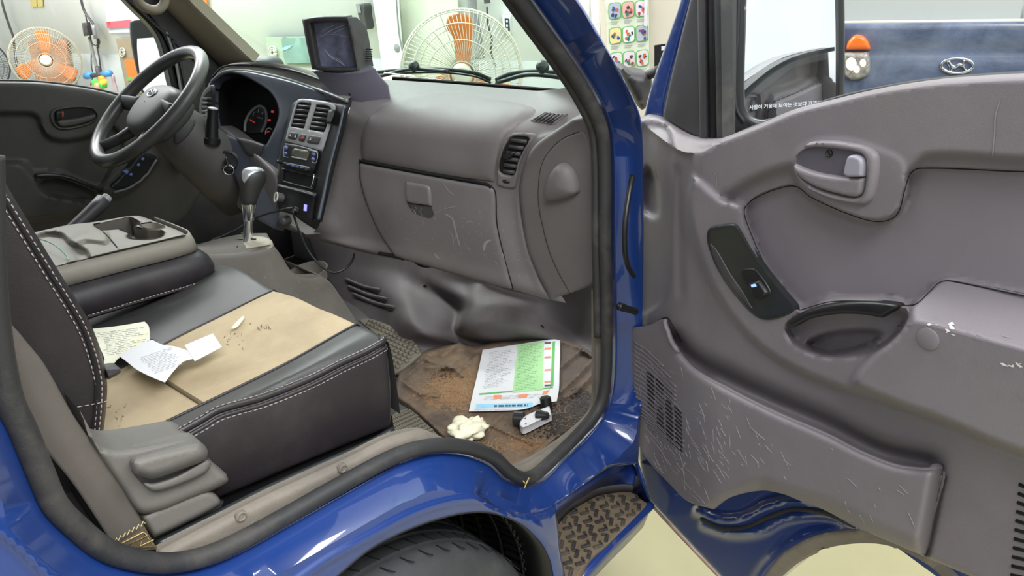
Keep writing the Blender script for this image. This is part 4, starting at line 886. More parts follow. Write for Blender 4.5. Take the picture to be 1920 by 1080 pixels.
vec = unit([.95, -.25, -.05])
cen = fr.mean(0)
V = list(fr)+[cen+(p-cen)*.96+vec*.022 for p in fr]+[cen+(p-cen)*np.array([.78, .78, .74])+vec*.052-np.array([0, 0, .010]) for p in fr]
m_ = len(fr); Fc = [(i, (i+1) % m_, m_+(i+1) % m_, m_+i) for i in range(m_)]+[(m_+i, m_+(i+1) % m_, 2*m_+(i+1) % m_, 2*m_+i) for i in range(m_)]+[[2*m_+i for i in range(m_)]]
mb = ob('monitor_shell', V, Fc, M_DARK, mon, bevel=.004)
for k in range(6):
    p0 = on(686, 92+k*4.4, y=-.096); ob('shell_vent', *tube_vf([p0, p0+vec*.016+np.array([0, 0, -.002])], .0012, 6), M_VOID, mb)
pod_t = [on(583, 133, y=.045), on(640, 138, y=-.05), on(676, 136, y=-.11), on(704, 128, y=-.135), on(690, 118, x=1.04), on(610, 118, x=1.05)]
pod_b = [on(600, 152, y=.04), on(636, 182, y=-.045), on(676, 172, y=-.118), on(729, 160, y=-.175), on(715, 145, x=1.10), on(610, 140, x=1.08)]
pod_m = [(a*.55+b*.45)+(cc_-a)*.05 for a, b, cc_ in zip(pod_t, pod_b, [np.mean(pod_t, 0)]*6)]
pod_b2 = [p-np.array([0, 0, .03]) for p in pod_b]
V = list(pod_t)+list(pod_m)+list(pod_b)+list(pod_b2); Fc = [list(range(6))[::-1]]+[(r*6+i, r*6+(i+1) % 6, r*6+6+(i+1) % 6, r*6+6+i) for r in range(3) for i in range(6)]
po_ = ob('monitor_pod', V, Fc, mat('mauve_pod_plastic', srgb(104, 100, 112), .45), mon, bevel=.003)
bm = bmesh.new(); bm.from_mesh(po_.data); bmesh.ops.recalc_face_normals(bm, faces=bm.faces); bm.to_mesh(po_.data); bm.free()
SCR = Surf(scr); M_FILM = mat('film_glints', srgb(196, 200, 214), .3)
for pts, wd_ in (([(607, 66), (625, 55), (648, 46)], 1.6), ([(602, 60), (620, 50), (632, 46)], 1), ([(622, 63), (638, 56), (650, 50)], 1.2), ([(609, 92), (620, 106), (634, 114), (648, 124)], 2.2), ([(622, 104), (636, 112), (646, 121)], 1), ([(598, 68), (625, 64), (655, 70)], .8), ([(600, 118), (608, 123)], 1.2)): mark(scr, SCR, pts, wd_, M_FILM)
# ================================================================== passenger bench
bench = thing('passenger_seat', 'passenger seat with tan fabric centre, charcoal leatherette sides and pale stitching', 'car seat', (.3, -.4, .95))
def Zs(z, *pts): return [on(a, b, z=z) for a, b in pts]
def Ys(y, *pts): return [on(a, b, y=y) for a, b in pts]
def nose(r, dz=.05):
    r = list(r); e = r[-1]; return r+[e+np.array([.005, 0, -.006]), e+np.array([.008, 0, -dz]), e+np.array([.004, 0, -dz-.10])]
A0 = nose(Zs(1.045, (100, 632), (200, 585), (300, 540), (372, 500)))
A1 = nose([on(130, 655, z=1.085), on(230, 607, z=1.085), on(330, 555, z=1.085), on(431, 499, z=1.092)])
A2 = nose([on(150, 735, z=1.10), on(310, 645, z=1.102), on(420, 590, z=1.103), on(513, 545, z=1.10)])
B1 = nose([on(160, 790, z=1.10), on(345, 705, z=1.104), on(470, 640, z=1.106), on(595, 578, z=1.103)])
B2 = nose([on(190, 850, z=1.10), on(378, 760, z=1.102), on(533, 684, z=1.104), on(668, 609, z=1.10)])
fr_ = lambda r: r
C1 = nose([on(220, 850, z=1.112), on(400, 768, z=1.113), on(560, 695, z=1.113), on(695, 620, z=1.108)])
C2 = nose([on(290, 832, y=-.695), on(400, 775, y=-.695), on(570, 712, y=-.697), on(722, 637, y=-.692)])
M_ = M_LEAG
def strip(name, rws, m, par, **k): return loft(name, rws, m, par, nu=60, seg=6, **k)
tanp = strip('seat_fabric', [A2, (np.array(A2)+np.array(B1))/2+np.array([0, 0, .004]), B1, (np.array(B1)+np.array(B2))/2+np.array([0, 0, .003]), B2], M_SEATF, bench)
strip('inner_bolster', [A0, A1, A2], M_LEAG, bench)
bol = strip('outer_bolster', [B2, C1, C2], M_LEAG, bench)
# side skirt of the cushion with rounded front corner
top = [on(230, 862, y=-.70), on(302, 830, y=-.70), on(378, 789, y=-.70), on(409, 771, y=-.70), on(489, 748, y=-.70), on(578, 713, y=-.70), on(640, 682, y=-.70), on(684, 662, y=-.70), on(716, 644, y=-.70)]
top += [top[-1]+np.array(v) for v in ((.006, .005, -.001), (.009, .014, -.002), (.006, .05, -.004), (-.004, .12, -.006))]
bot = [on(330, 960, y=-.703), on(370, 948, y=-.703), on(420, 928, y=-.703), on(460, 912, y=-.703), on(530, 882, y=-.703), on(600, 853, y=-.703), on(660, 828, y=-.703), on(700, 812, y=-.703), on(727, 800, y=-.703)]
bot += [bot[-1]+np.array(v) for v in ((.006, .005, .002), (.009, .014, .004), (.006, .05, .006), (-.004, .12, .006))]
mid_ = [a*.55+b*.45+np.array([0, -.012, 0]) for a, b in zip(top, bot)]
m2 = [a*.9+b*.1+np.array([0, -.008, 0]) for a, b in zip(top, bot)]
m3 = [a*.08+b*.92+np.array([0, -.007, 0]) for a, b in zip(top, bot)]
und = [b+np.array([0, .05, -.012]) for b in bot]
side = loft('cushion_side', [top, m2, mid_, m3, bot, und], M_LEA, bench, nu=90, seg=7)
# piping rows and stitches
def stitch(name, pts, par, m, r=.0008, dash_=.0052, gap=.0026, off=(0, 0, 0), n=400):
    c = spl(pts, n); L = np.concatenate([[0], np.cumsum(np.linalg.norm(np.diff(c, axis=0), axis=1))]); t = 0; V, Fc = [], []
    def at(s): return np.array([np.interp(s, L, c[:, i]) for i in range(3)])
    while t+dash_ < L[-1]:
        V, Fc = merge((V, Fc), tube_vf([at(t)+np.array(off), at(t+dash_/2)+np.array(off)*1.4, at(t+dash_)+np.array(off)], [r*.7, r, r*.7], 5)); t += dash_+gap
    return ob(name, V, Fc, m, par)
e_ = [p+np.array([0, -.001, .003]) for p in top[:11]]
tube('edge_piping', e_, .0055, M_LEA, bench, n=80)
tube('edge_piping', [p+np.array([0, -.004, -.010]) for p in e_], .003, M_LEA, bench, n=80)
stitch('edge_stitching', [p+np.array([0, -.003, .0065]) for p in e_], bench, M_THREAD)
stitch('edge_stitching', [p+np.array([0, -.0078, -.013]) for p in e_], bench, M_THREAD)
tube('fabric_seam', [p+np.array([0, 0, .001]) for p in B2[:5]], .0022, M_LEA, bench, n=60)
tube('fabric_seam', [p+np.array([0, 0, .001]) for p in A2[:5]], .0022, M_LEA, bench, n=60)
TSF = Surf(tanp)
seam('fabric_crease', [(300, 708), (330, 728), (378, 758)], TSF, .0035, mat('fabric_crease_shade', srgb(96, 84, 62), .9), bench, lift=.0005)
M_STAIN = mat('dark_fabric_stain', srgb(110, 88, 60), .9)
strokes(tanp, TSF, [(440, 640, 40, 18, .6), (490, 615, 18, 6, .5), (240, 790, 50, 40, .3), (220, 770, 20, 30, .4)], M_STAIN, n=22, L=(2, 9), wpx=(.6, 1.6), lift=.0008)
# backrest
BP = Plane((0, -.635, 1), (0, -1, 0))
BK = [(-230, -60, 0), (-90, 150), (0, 325), (35, 385), (67, 438), (110, 508), (150, 572), (172, 612), (190, 660), (199, 700), (201, 735), (197, 785), (190, 834, 0), (150, 845), (60, 780), (-150, 640, 0), (-330, 200, 0)]
bk = patch('backrest', BK, BP, M_LEA, bench, h=.03, bev=30, step=8, skirt=.42)
BS = Surf(bk)
for off, nm in ((13, 0), (27, 1)):
    c = np.array([(-90+0, 150), (0, 325), (67, 438), (110, 508), (150, 572), (172, 612), (190, 660), (199, 705), (200, 735), (195, 790), (189, 825)], float)
    t = np.gradient(c, axis=0); nr = np.stack([-t[:, 1], t[:, 0]], 1); nr /= np.linalg.norm(nr, axis=1)[:, None]
    q = c+nr*off*(1.0 if off < 20 else np.clip(1.0-np.maximum(0, np.arange(len(c))-6)*.12, .5, 1))[:, None] if off > 20 else c+nr*off*np.clip(1-np.maximum(0, np.arange(len(c))-6)*.1, .5, 1)[:, None]
    P = BS.pt(spl(q, 90), .0012); stitch('back_stitching', P, bk, M_THREAD, r=.0009)
q = np.array([(-90, 150), (0, 325), (67, 438), (110, 508), (150, 572), (172, 612), (188, 660), (196, 705), (197, 735), (193, 790), (186, 825)], float); t = np.gradient(q, axis=0); nr = np.stack([-t[:, 1], t[:, 0]], 1); nr /= np.linalg.norm(nr, axis=1)[:, None]
ob('back_seam', *tube_vf(BS.pt(spl(q+nr*18, 80), .0005), .002, 6), M_VOID, bk)
stitch('back_stitching', BS.pt(spl([(198, 752), (170, 758), (135, 764)], 30), .0015), bk, M_THREAD)
# recliner side cover and lever
RP = Plane((0, -.735, 1), (0, -1, 0))
M_REC = mat('recliner_cover_plastic', srgb(108, 105, 100), .6, var=.08, dust=.35, dcol=(.25, .23, .2), dscale=9, bump=.3)
rc = patch('recliner_cover', [(150, 770, 0), (188, 832), (215, 842), (245, 840), (300, 830), (345, 822), (366, 826), (380, 845), (400, 868), (424, 888, 0), (428, 902), (415, 912), (350, 940), (300, 960), (262, 962), (230, 920), (170, 830)], RP, M_REC, bench, h=.02, bev=12, step=6, skirt=.06)
RS = Surf(rc)
patch('recliner_lower_slab', [(265, 968, 0), (300, 952), (380, 922), (400, 924), (414, 940), (408, 950), (340, 985), (290, 1008, 0)], RP, M_REC, bench, h=.012, bev=8, step=6, skirt=.05)
lev = patch('recliner_lever', [(243, 868), (248, 859), (262, 853), (320, 838), (372, 828), (386, 838), (390, 850), (384, 864), (350, 878), (300, 896), (282, 899), (266, 895), (252, 890)], RP, M_REC, bench, hfun=lambda q: np.full(len(q), .052), h=.03, bev=16, step=5, skirt=.03)
patch('lever_pocket', [(247, 880), (262, 902), (282, 918), (310, 912), (380, 882), (392, 862), (385, 855), (300, 885)], RP, M_DARK, bench, hfun=lambda q: np.full(len(q), .024), h=.002, bev=2, step=5, skirt=.01)
patch('lever_step', [(268, 905), (284, 921), (312, 918), (384, 888), (396, 870), (388, 862), (330, 892), (290, 905)], RP, M_REC, bench, hfun=lambda q: np.full(len(q), .034), h=.01, bev=6, step=5, skirt=.01)
tag(patch('seat_hinge_arm', [(196, 692, 0), (225, 690), (227, 698), (203, 712, 0)], BP, M_DARK, bench, h=.01, bev=3, step=4, skirt=.02), 'dark plastic hinge end')
# belt
blt = thing('seat_belt', 'grey seat belt webbing running down beside the passenger seat to the sill', 'seat belt', on(258, 1027, y=-.757))
L_ = Ys(-.757, (-60, 470), (-10, 630), (25, 732), (62, 813), (133, 902), (187, 982), (216, 1030))
R_ = Ys(-.757, (-30, 400), (14, 592), (50, 640), (89, 689), (147, 791), (231, 911), (298, 1032))
R_ = [r+np.array([.0, .012, 0]) for r in R_]
M_BELT = mat('seat_belt_webbing', srgb(94, 88, 82), .8, var=.1, vscale=14, dust=.3, dcol=(.16, .13, .11), dscale=9, bump=.5, bscale=1500)
web = loft('belt_webbing', [L_, (np.array(L_)+np.array(R_))/2+np.array([0, -.005, 0]), R_], M_BELT, blt, nu=60, seg=6, solid=.0018)
WS = Plane((0, -.764, 1), (0, -1, 0))
patch('belt_stitch_patch', [(214, 1024, 0), (272, 990, 0), (296, 1030, 0), (222, 1034, 0)], WS, mat('brown_belt_patch', srgb(92, 78, 58), .8), blt, h=.0012, bev=0, step=6, skirt=.001)
zz = [(216, 1014)]+[(218+k*4.2, 1012-k*2.6+(4 if k % 2 else -3)) for k in range(14)]
M_YTH = mat('yellow_thread', srgb(200, 184, 130), .8)
ob('belt_stitching', *tube_vf(WS.pt(np.array(zz), .002), .0008, 5), M_YTH, blt)
ob('belt_stitching', *tube_vf(WS.pt(np.array([(222, 1022), (268, 998), (278, 1004), (230, 1026), (290, 1026), (272, 1000), (262, 1024), (288, 1012)]), .002), .0007, 5), M_YTH, blt)
# ================================================================== cabin inner structure near the seat
cabin = thing('cabin_shell', 'dark inner cab lining: floor tunnel, footwell liner and pillar trim around the seats', 'cab lining', (.6, -.3, .69))
patch('pillar_trim', [(-60, 300, 0), (0, 560), (60, 690), (140, 800), (210, 900), (280, 960), (420, 940, 0), (400, 985), (311, 1042), (252, 1036), (197, 1018), (143, 976), (103, 935), (74, 872), (43, 797), (17, 740), (-6, 630), (-30, 480), (-60, 380, 0)], Plane((0, -.70, 1), (0, -1, 0)), M_DARK, cabin, h=.004, bev=3, step=12, skirt=.01)
patch('pillar_trim_fold', [(86, 936, 0), (105, 930), (135, 920, 0), (180, 985), (222, 1030, 0), (180, 1008), (130, 975)], Plane((0, -.705, 1), (0, -1, 0)), M_DARK, cabin, hfun=lambda q: np.full(len(q), .006), h=.004, bev=3, step=8, skirt=.01)
patch('under_seat_dark_panel', [(280, 1040, 0), (300, 960, 0), (440, 905), (560, 860), (735, 780, 0), (742, 822, 0), (660, 856), (500, 930), (378, 992)], Plane((0, -.69, 1), (0, -1, 0)), M_BLACK, cabin, h=.002, bev=0, step=12, skirt=.02)  # black panel standing in for the darkness under the seat
tube('seat_slide_rail', Ys(-.735, (292, 1022), (400, 968), (500, 918), (600, 872), (690, 832), (738, 806)), .006, M_GLOSS, cabin, n=40)
# floor
fl_ = [(600, 470, 0), (1000, 540, 0), (1140, 600, 0), (1135, 760), (1080, 815), (1020, 858), (975, 890), (940, 878), (889, 850), (827, 825), (740, 870, 0), (560, 800, 0), (560, 560, 0)]
FLP = Plane((0, 0, .69), (0, 0, 1))
cfl = ob('cabin_floor', [(.74, -.79, .688), (1.35, -.79, .688), (1.35, .8, .688), (.45, .8, .688), (.45, -.40, .688), (.74, -.40, .688)], [(0, 1, 2, 3, 4, 5)], M_DARK, cabin, solid=.004)
ob('engine_hump', *box_vf((.19, 0, .975), (.50, 1.33, .10)), M_BLACK, cabin, bevel=.03)
# honeycomb mat under the main one
M_HONEY = mat('honeycomb_rubber', srgb(104, 98, 86), .8, var=.2, vscale=12, dust=.4, dcol=(.26, .23, .17), dscale=8)
def px_of(P):
    v = np.asarray(P, float)-CAM; d = v @ CF; return np.stack([960+FPX*(v @ CR)/d, 540-FPX*(v @ CU)/d], -1)
hp1 = [(738, 845, 0), (720, 800), (742, 774), (765, 766), (778, 775), (800, 795), (828, 822, 0), (790, 822)]
HP1 = plane3(on(720, 800, y=-.60), on(828, 822, z=.70), on(760, 768, z=.72)); HP1 = Plane(on(760, 800, y=-.55), (.55, -.1, .8))
hm = patch('honeycomb_mat', hp1, HP1, M_HONEY, cabin, h=.003, bev=2, step=8, skirt=.004)
V, Fc = [], []
o0 = on(770, 800, y=-.55); ax_ = axes(HP1.n, [0, 1, 0])
for i in range(-14, 15):
    for j in range(-14, 15):
        c = HP1.o+ax_[:, 0]*(i*.012+(j % 2)*.006)+ax_[:, 1]*j*.0105; q = px_of(c[None])
        if sdist(q, crv(hp1, 6))[0] > 5: V, Fc = merge((V, Fc), box_vf(c+HP1.n*.0045, (.0075, .0055, .004), ax_))
ob('mat_studs', V, Fc, M_HONEY, hm)
hp2 = [(672, 600, 0), (690, 597), (720, 606), (755, 622), (780, 645), (790, 664, 0), (760, 690), (735, 700), (715, 640)]
HP2 = Plane((0, 0, .72), (.25, 0, 1)); HP2 = Plane(on(740, 650, z=.715), (-.1, 0, 1))
hm2 = patch('far_honeycomb_mat', hp2, HP2, M_HONEY, cabin, h=.003, bev=2, step=8, skirt=.004)
V, Fc = [], []; ax_ = axes(HP2.n, [0, 1, 0])
for i in range(-14, 15):
    for j in range(-16, 17):
        c = HP2.o+ax_[:, 0]*(i*.018+(j % 2)*.009)+ax_[:, 1]*j*.015; q = px_of(c[None])
        if sdist(q, crv(hp2, 6))[0] > 4: V, Fc = merge((V, Fc), box_vf(c+HP2.n*.0045, (.012, .009, .004), ax_))
ob('mat_studs', V, Fc, M_HONEY, hm2)
# footwell liner / bulkhead
X = lambda px, py, x: on(px, py, x=x)
l0 = [X(570, 430, 1.12), X(640, 448, 1.17), X(720, 455, 1.20), X(800, 470, 1.22), X(870, 490, 1.22), X(905, 500, 1.20), X(960, 515, 1.24), X(1030, 535, 1.30), X(1090, 520, 1.32), X(1150, 505, 1.30)]
l1 = [X(600, 500, 1.10), X(665, 505, 1.13), X(735, 512, 1.15), X(800, 522, 1.17), X(870, 535, 1.19), X(903, 535, 1.19), X(960, 550, 1.24), X(1030, 560, 1.30), X(1090, 560, 1.32), X(1150, 545, 1.30)]
l2 = [X(640, 560, 1.06), X(700, 565, 1.07), X(765, 575, 1.05), X(805, 580, 1.10), X(858, 580, 1.16), X(890, 572, 1.08), X(940, 570, 1.12), X(1005, 582, 1.25), X(1080, 592, 1.31), X(1145, 590, 1.28)]
l3 = [X(670, 620, 1.00), X(725, 625, .99), X(785, 620, .98), X(815, 622, 1.02), X(852, 622, 1.09), X(874, 615, 1.03), X(920, 605, 1.07), X(985, 612, 1.18), X(1070, 625, 1.29), X(1140, 640, 1.27)]
l4 = [on(700, 680, z=.69), on(750, 690, z=.69), on(789, 664, z=.69), on(825, 652, z=.69), on(855, 646, z=.69), on(872, 650, z=.69), on(925, 645, z=.69), on(1005, 640, z=.69), on(1067, 650, z=.69), on(1140, 690, z=.69)]
lin_ = loft('footwell_liner', [l0, l1, l2, l3, l4], M_CARPET, cabin, nu=90, seg=10, solid=.003)
LS = Surf(lin_)
for a, b in (((650, 524), (715, 545)), ((655, 538), (728, 562)), ((664, 552), (742, 578))):
    seam('liner_rib', [a, ((a[0]+b[0])/2, (a[1]+b[1])/2+3), b], LS, .006, M_CARPET, lin_, lift=.004); 
    seam('liner_slot', [(a[0]+4, a[1]+7), (b[0]-4, b[1]+7)], LS, .003, M_VOID, lin_, lift=.002)
lathe('liner_screw', [(.007, 0), (.007, .003), (.005, .004), (.002, .002), (0, .002)], LS.pt([(798, 538)])[0], (-1, -.4, .2), M_BLACK, lin_, 16)
lathe('liner_screw', [(.007, 0), (.007, .003), (.005, .004), (0, .003)], LS.pt([(1016, 614)])[0], (-1, -.4, .4), M_BLACK, lin_, 16)
strokes(lin_, LS, [(780, 560, 70, 90, 1), (960, 600, 100, 60, .8), (820, 640, 40, 40, .3), (1060, 580, 60, 60, .3)], M_SCUFF, n=40, L=(3, 14), wpx=(.4, 1.1), ang=1.1, sprd=.6)
# far side liner in the dark
ob('driver_footwell_wall', [on(280, 200, x=1.2), on(720, 440, x=1.2), on(720, 640, x=1.16), on(250, 700, x=1.1)], [(0, 1, 2, 3)], M_DARK, cabin, solid=.004)
ob('kick_wall', [(.35, .80, .69), (1.3, .80, .69), (1.3, .80, 1.3), (.35, .80, 1.15)], [(0, 1, 2, 3)], M_DARK, cabin, solid=.004)
# ================================================================== rubber floor mat
MO = [(747, 696, 0), (787, 663), (862, 641, 0), (890, 650, 0), (935, 640), (985, 637), (1019, 629, 0), (1067, 640), (1118, 664, 0), (1124, 700), (1122, 745), (1094, 788), (1040, 826), (996, 861), (964, 873), (947, 872), (893, 849), (830, 820, 0), (800, 792), (770, 764), (742, 742)]
FM = Plane((0, 0, .700), (0, 0, 1))
mt = thing('floor_mat', 'brown dusty rubber mat with raised ribs in the passenger footwell', 'floor mat', FM.pt([(900, 750)])[0])
def mat_h(q):
    h = np.zeros(len(q))
    e = sdist(q, crv(MO, 6)); h += .007*np.exp(-((e-5)/4)**2)
    for r in ([(800, 675), (850, 690), (868, 705)], [(870, 668), (830, 690), (815, 700)], [(850, 655), (828, 668)], [(893, 668), (870, 690)], [(1049, 690), (1075, 668), (1085, 660)], [(1051, 735), (1082, 705), (1108, 678)], [(1030, 760), (1080, 735), (1112, 700)], [(900, 790), (960, 815), (1000, 832)], [(800, 690), (850, 690)], [(760, 708), (800, 672)], [(755, 716), (790, 740), (820, 742)], [(940, 780), (920, 800), (900, 840)], [(1085, 650), (1108, 668)]):
        h += .010*np.exp(-(sdist(q, np.array(r, float), False)/4)**2)
    rg = np.random.RandomState(3)
    for _ in range(26):
        c = np.array([rg.uniform(760, 1110), rg.uniform(660, 850)]); s_ = rg.uniform(12, 40); h += rg.uniform(-.0015, .003)*np.exp(-(((q-c)**2).sum(1))/s_**2)
    return h
fm = patch('rubber_mat', MO, FM, M_MAT, mt, h=.003, bev=3, step=3.6, hfun=mat_h, skirt=.006)
MSF = Surf(fm)
M_SAND = mat('tan_sand', srgb(146, 118, 88), .95, var=.2, vscale=30)
M_WET = mat('dark_wet_dirt', srgb(44, 36, 32), .6, var=.2, vscale=30)
def specks(o, surf, areas, m, n, r=(.8, 2.2), lift=.001):
    V, Fc = [], []
    for cx, cy, rx, ry, wt in areas:
        for _ in range(int(n*wt)):
            x, y = cx+rx*rng.randn()*.5, cy+ry*rng.randn()*.5; rr_ = rng.uniform(*r); k = rng.randint(5, 8); a = np.sort(rng.rand(k))*2*PI
            q = np.stack([x+rr_*np.cos(a)*rng.uniform(.7, 1.5, k), y+rr_*.6*np.sin(a)*rng.uniform(.6, 1.4, k)], 1)
            if any(surf.b.ray_cast(Vector(CAM), Vector(d))[0] is None for d in rays(q)): continue
            P = surf.pt(q, lift); b = len(V); V += list(P)+[P.mean(0)+np.array([0, 0, .0012])]; Fc += [(b+i, b+(i+1) % k, b+k) for i in range(k)]
    add_geo(o, V, Fc, m)
specks(fm, MSF, [(860, 720, 60, 30, 1.0), (880, 745, 70, 30, .8), (960, 830, 50, 20, .5), (920, 840, 40, 15, .4), (830, 735, 40, 25, .5)], M_SAND, 900, r=(.5, 1.7))
specks(fm, MSF, [(865, 722, 62, 26, 1.0), (850, 750, 60, 20, .6), (985, 835, 40, 12, .2)], mat('brown_silt', srgb(132, 102, 72), .95), 420, r=(2, 5.5), lift=.0006)
specks(fm, MSF, [(1065, 775, 60, 30, 1.0), (1050, 805, 50, 20, .7), (1095, 755, 20, 20, .6), (835, 708, 30, 8, .05), (925, 845, 20, 8, .05)], M_WET, 650, r=(.8, 3.2))
# ================================================================== gear console and lever
con = thing('gear_console', 'dusty grey floor console under the gear lever, sloping down with a cup recess', 'console', (.7, 0, .75))
NP = Plane((0, -.04, 1), (0, -1, .12))
cf_ = patch('console_side', [(330, 490, 0), (362, 472), (400, 476), (440, 474), (480, 468), (512, 460, 0), (528, 480), (541, 502), (550, 512, 0), (575, 518), (600, 516, 0), (618, 528), (640, 558), (665, 597), (690, 640, 0), (700, 720, 0), (500, 700, 0), (330, 600, 0)], NP, M_CARPET if False else mat('console_plastic', srgb(98, 94, 88), .6, var=.08, dust=.4, dcol=(.26, .24, .2), dscale=7, bump=.3), con, h=.012, bev=8, step=7, skirt=.04)
CS = Surf(cf_)
M_CON = cf_.data.materials[0]
nt_ = [NP.pt([p])[0] for p in ((330, 488), (362, 471), (400, 475), (440, 473), (480, 467), (512, 459))]
ft_ = [on(a, b, z=1.078) for a, b in ((352, 462), (378, 456), (400, 450), (435, 442), (465, 438), (500, 437))]
loft('console_top', [nt_, ft_], M_CON, con, nu=30, lin=True, solid=.004)
c1_ = [NP.pt([p])[0] for p in ((512, 459), (528, 480), (541, 502), (550, 512))]
c2_ = [p+np.array([.0, .16, 0]) for p in c1_]
loft('console_front_slope', [c1_, c2_], M_CON, con, nu=20, lin=True, solid=.004)
# cup recess shelf
cup_c = on(577, 508, y=.03)
nsh = [NP.pt([p])[0] for p in ((550, 512), (575, 518), (600, 515), (606, 513))]
lathe('cup_recess', [(.030, -.03), (.044, -.03), (.050, 0), (.053, .002), (.050, .003), (.043, -.002), (.036, -.028), (0, -.028)], cup_c, (-.1, 0, 1), M_CON, con, 32)
c3_ = [NP.pt([p])[0] for p in ((600, 515), (618, 528), (640, 558), (665, 597), (690, 640))]; c4_ = [p+np.array([0, .2, 0]) for p in c3_]
loft('console_toe_slope', [c3_, c4_], M_CON, con, nu=20, lin=True, solid=.004)
strokes(cf_, CS, [(440, 520, 60, 20, 1), (560, 540, 60, 40, .8)], M_SCUFF, n=22, L=(3, 14), wpx=(.5, 1.4))
# shift gate plate
GP = Plane(on(450, 460, y=.03), (-.08, 0, 1))
M_GATE = mat('dusty_gate_plate', srgb(172, 166, 148), .5, var=.1, dust=.4, dcol=(.35, .3, .2), dscale=12)
gp_ = patch('gate_plate', [(382, 463, 0), (400, 458), (450, 445), (478, 442), (502, 446), (511, 453), (508, 459), (470, 466), (414, 475, 0)], GP, M_GATE, con, h=.005, bev=3, step=5, skirt=.008)
patch('shift_lock_button', [(413, 461, 0), (443, 457, 0), (450, 462, 0), (446, 465, 0), (418, 467, 0), (412, 464, 0)], GP, M_BLACK, con, h=.010, bev=1.5, step=4, skirt=.004)
seam('gate_slot', [(425, 454), (458, 449), (480, 449)], GP, .0025, M_VOID, gp_, lift=.005)
patch('console_button_hole', [(370, 478, 0), (385, 474), (391, 479, 0), (388, 485), (372, 485)], NP, M_VOID, con, hfun=lambda q: np.full(len(q), .0135), h=.001, bev=0, step=5, skirt=.001)
gl_ = thing('gear_lever', 'gear lever with chrome shaft and black knob capped in silver', 'gear lever', on(465, 455, y=.03))
p0 = on(464, 456, y=.03); p1 = on(466, 412, y=.03); p2 = on(466, 384, y=.032); p3 = on(469, 345, y=.034); p4 = on(478, 322, y=.036)
lathe('chrome_shaft', [(.0115, 0), (.0115, float(np.linalg.norm(p1-p0)))], p0, p1-p0, M_CHROME, gl_, 24)
lathe('chrome_collar', [(.0125, -.002), (.0135, 0), (.0165, .030), (.0175, .0365), (.0165, .038)], p1, p2-p1, M_CHROME, gl_, 28)
def ell_tube(name, cs, mt, par, segs=28):
    V = []; Fc = []
    n = len(cs)
    for i, (c, rx, ry) in enumerate(cs):
        a = cs[max(i-1, 0)][0]; b = cs[min(i+1, n-1)][0]; z = unit(np.array(b)-np.array(a)); M = axes(z, [1, 0, 0])
        for k in range(segs): t = 2*PI*k/segs; V.append(np.array(c)+M @ np.array([rx*math.cos(t), ry*math.sin(t), 0]))
    for i in range(n-1):
        for k in range(segs): Fc.append((i*segs+k, i*segs+(k+1) % segs, (i+1)*segs+(k+1) % segs, (i+1)*segs+k))
    Fc += [list(range(segs))[::-1], [(n-1)*segs+k for k in range(segs)]]
    return ob(name, V, Fc, mt, par)
kp = [on(a, b, y=.032) for a, b in ((466, 385), (466, 375), (468, 360), (471, 345), (475, 332), (478, 322), (479, 316), (479, 313.5))]
kn = ell_tube('lever_knob', [(c, a, b) for c, a, b in zip(kp, (.0170, .0195, .0235, .028, .031, .027, .016, .003), (.0165, .0185, .021, .024, .0255, .022, .013, .003))], mat('knob_leather', srgb(48, 47, 46), .45, bump=.3), gl_)
KS = Surf(kn)
patch('knob_cap', [(455, 322, 0), (462, 316), (476, 313), (488, 315), (497, 320, 0), (486, 322), (470, 330), (458, 344, 0), (454, 335)], KS, mat('silver_knob_cap', srgb(200, 204, 206), .25, metal=.5), gl_, h=.0025, bev=1.5, step=3, skirt=.002)
# ================================================================== centre armrest tray (folded middle seat back)
arm = thing('cup_holder_console', 'folded middle seat back with grey moulded cup holder tray and leatherette base', 'armrest', (.38, -.1, 1.10))
TZ = 1.215
TP = plane3(on(67, 437, z=TZ), on(360, 458, z=1.195), on(107, 500, z=TZ)); TP = Plane(on(227, 470, z=1.205), (.12, 0, 1))
M_TRAY = mat('grey_tray_plastic', srgb(126, 122, 112), .55, var=.06, dust=.35, dcol=(.33, .31, .26), dscale=7, bump=.15)
TO = [(40, 441, 0), (67, 435), (127, 422), (177, 416), (243, 405), (262, 405), (300, 419), (340, 434), (355, 445), (361, 460), (350, 448, 0), (300, 456), (227, 471), (107, 500), (20, 522, 0)]
TO = [(40, 441, 0), (67, 435), (127, 422), (177, 416), (243, 405), (262, 405), (300, 419), (336, 433), (350, 441, 0), (300, 453), (227, 470), (107, 499), (20, 520, 0)]
def tray_h(q):
    h = np.zeros(len(q))
    L = [([(68, 455), (75, 440), (95, 436), (115, 440), (128, 452), (140, 460), (160, 470), (166, 482), (150, 488), (135, 483), (122, 492), (60, 500)], -.013, 12),
         ([(128, 452), (150, 437), (180, 430), (198, 435), (203, 447), (200, 455), (160, 452), (140, 458)], .008, 12)]
    for p, d_, s_ in L:
        h += d_*sm(sdist(q, crv(p, 4))/s_+.5)
    return h
well = [(176, 422, 0), (205, 415), (242, 407, 0), (262, 417, 0), (250, 425, 0), (275, 432, 0), (288, 432), (302, 433), (308, 438), (298, 445), (272, 448), (250, 447), (238, 444), (246, 438, 0), (222, 428, 0), (200, 430), (190, 432, 0)]
cupw = [(262, 421, 0), (285, 418), (300, 420), (310, 424), (305, 427), (290, 428), (272, 427)]
well2 = [(200, 440), (206, 438), (212, 443), (205, 450), (200, 449)]
ty = patch('cup_holder_tray', TO, TP, M_TRAY, arm, h=.010, bev=5, step=3, hfun=tray_h, skirt=.012, holes=[well, cupw])
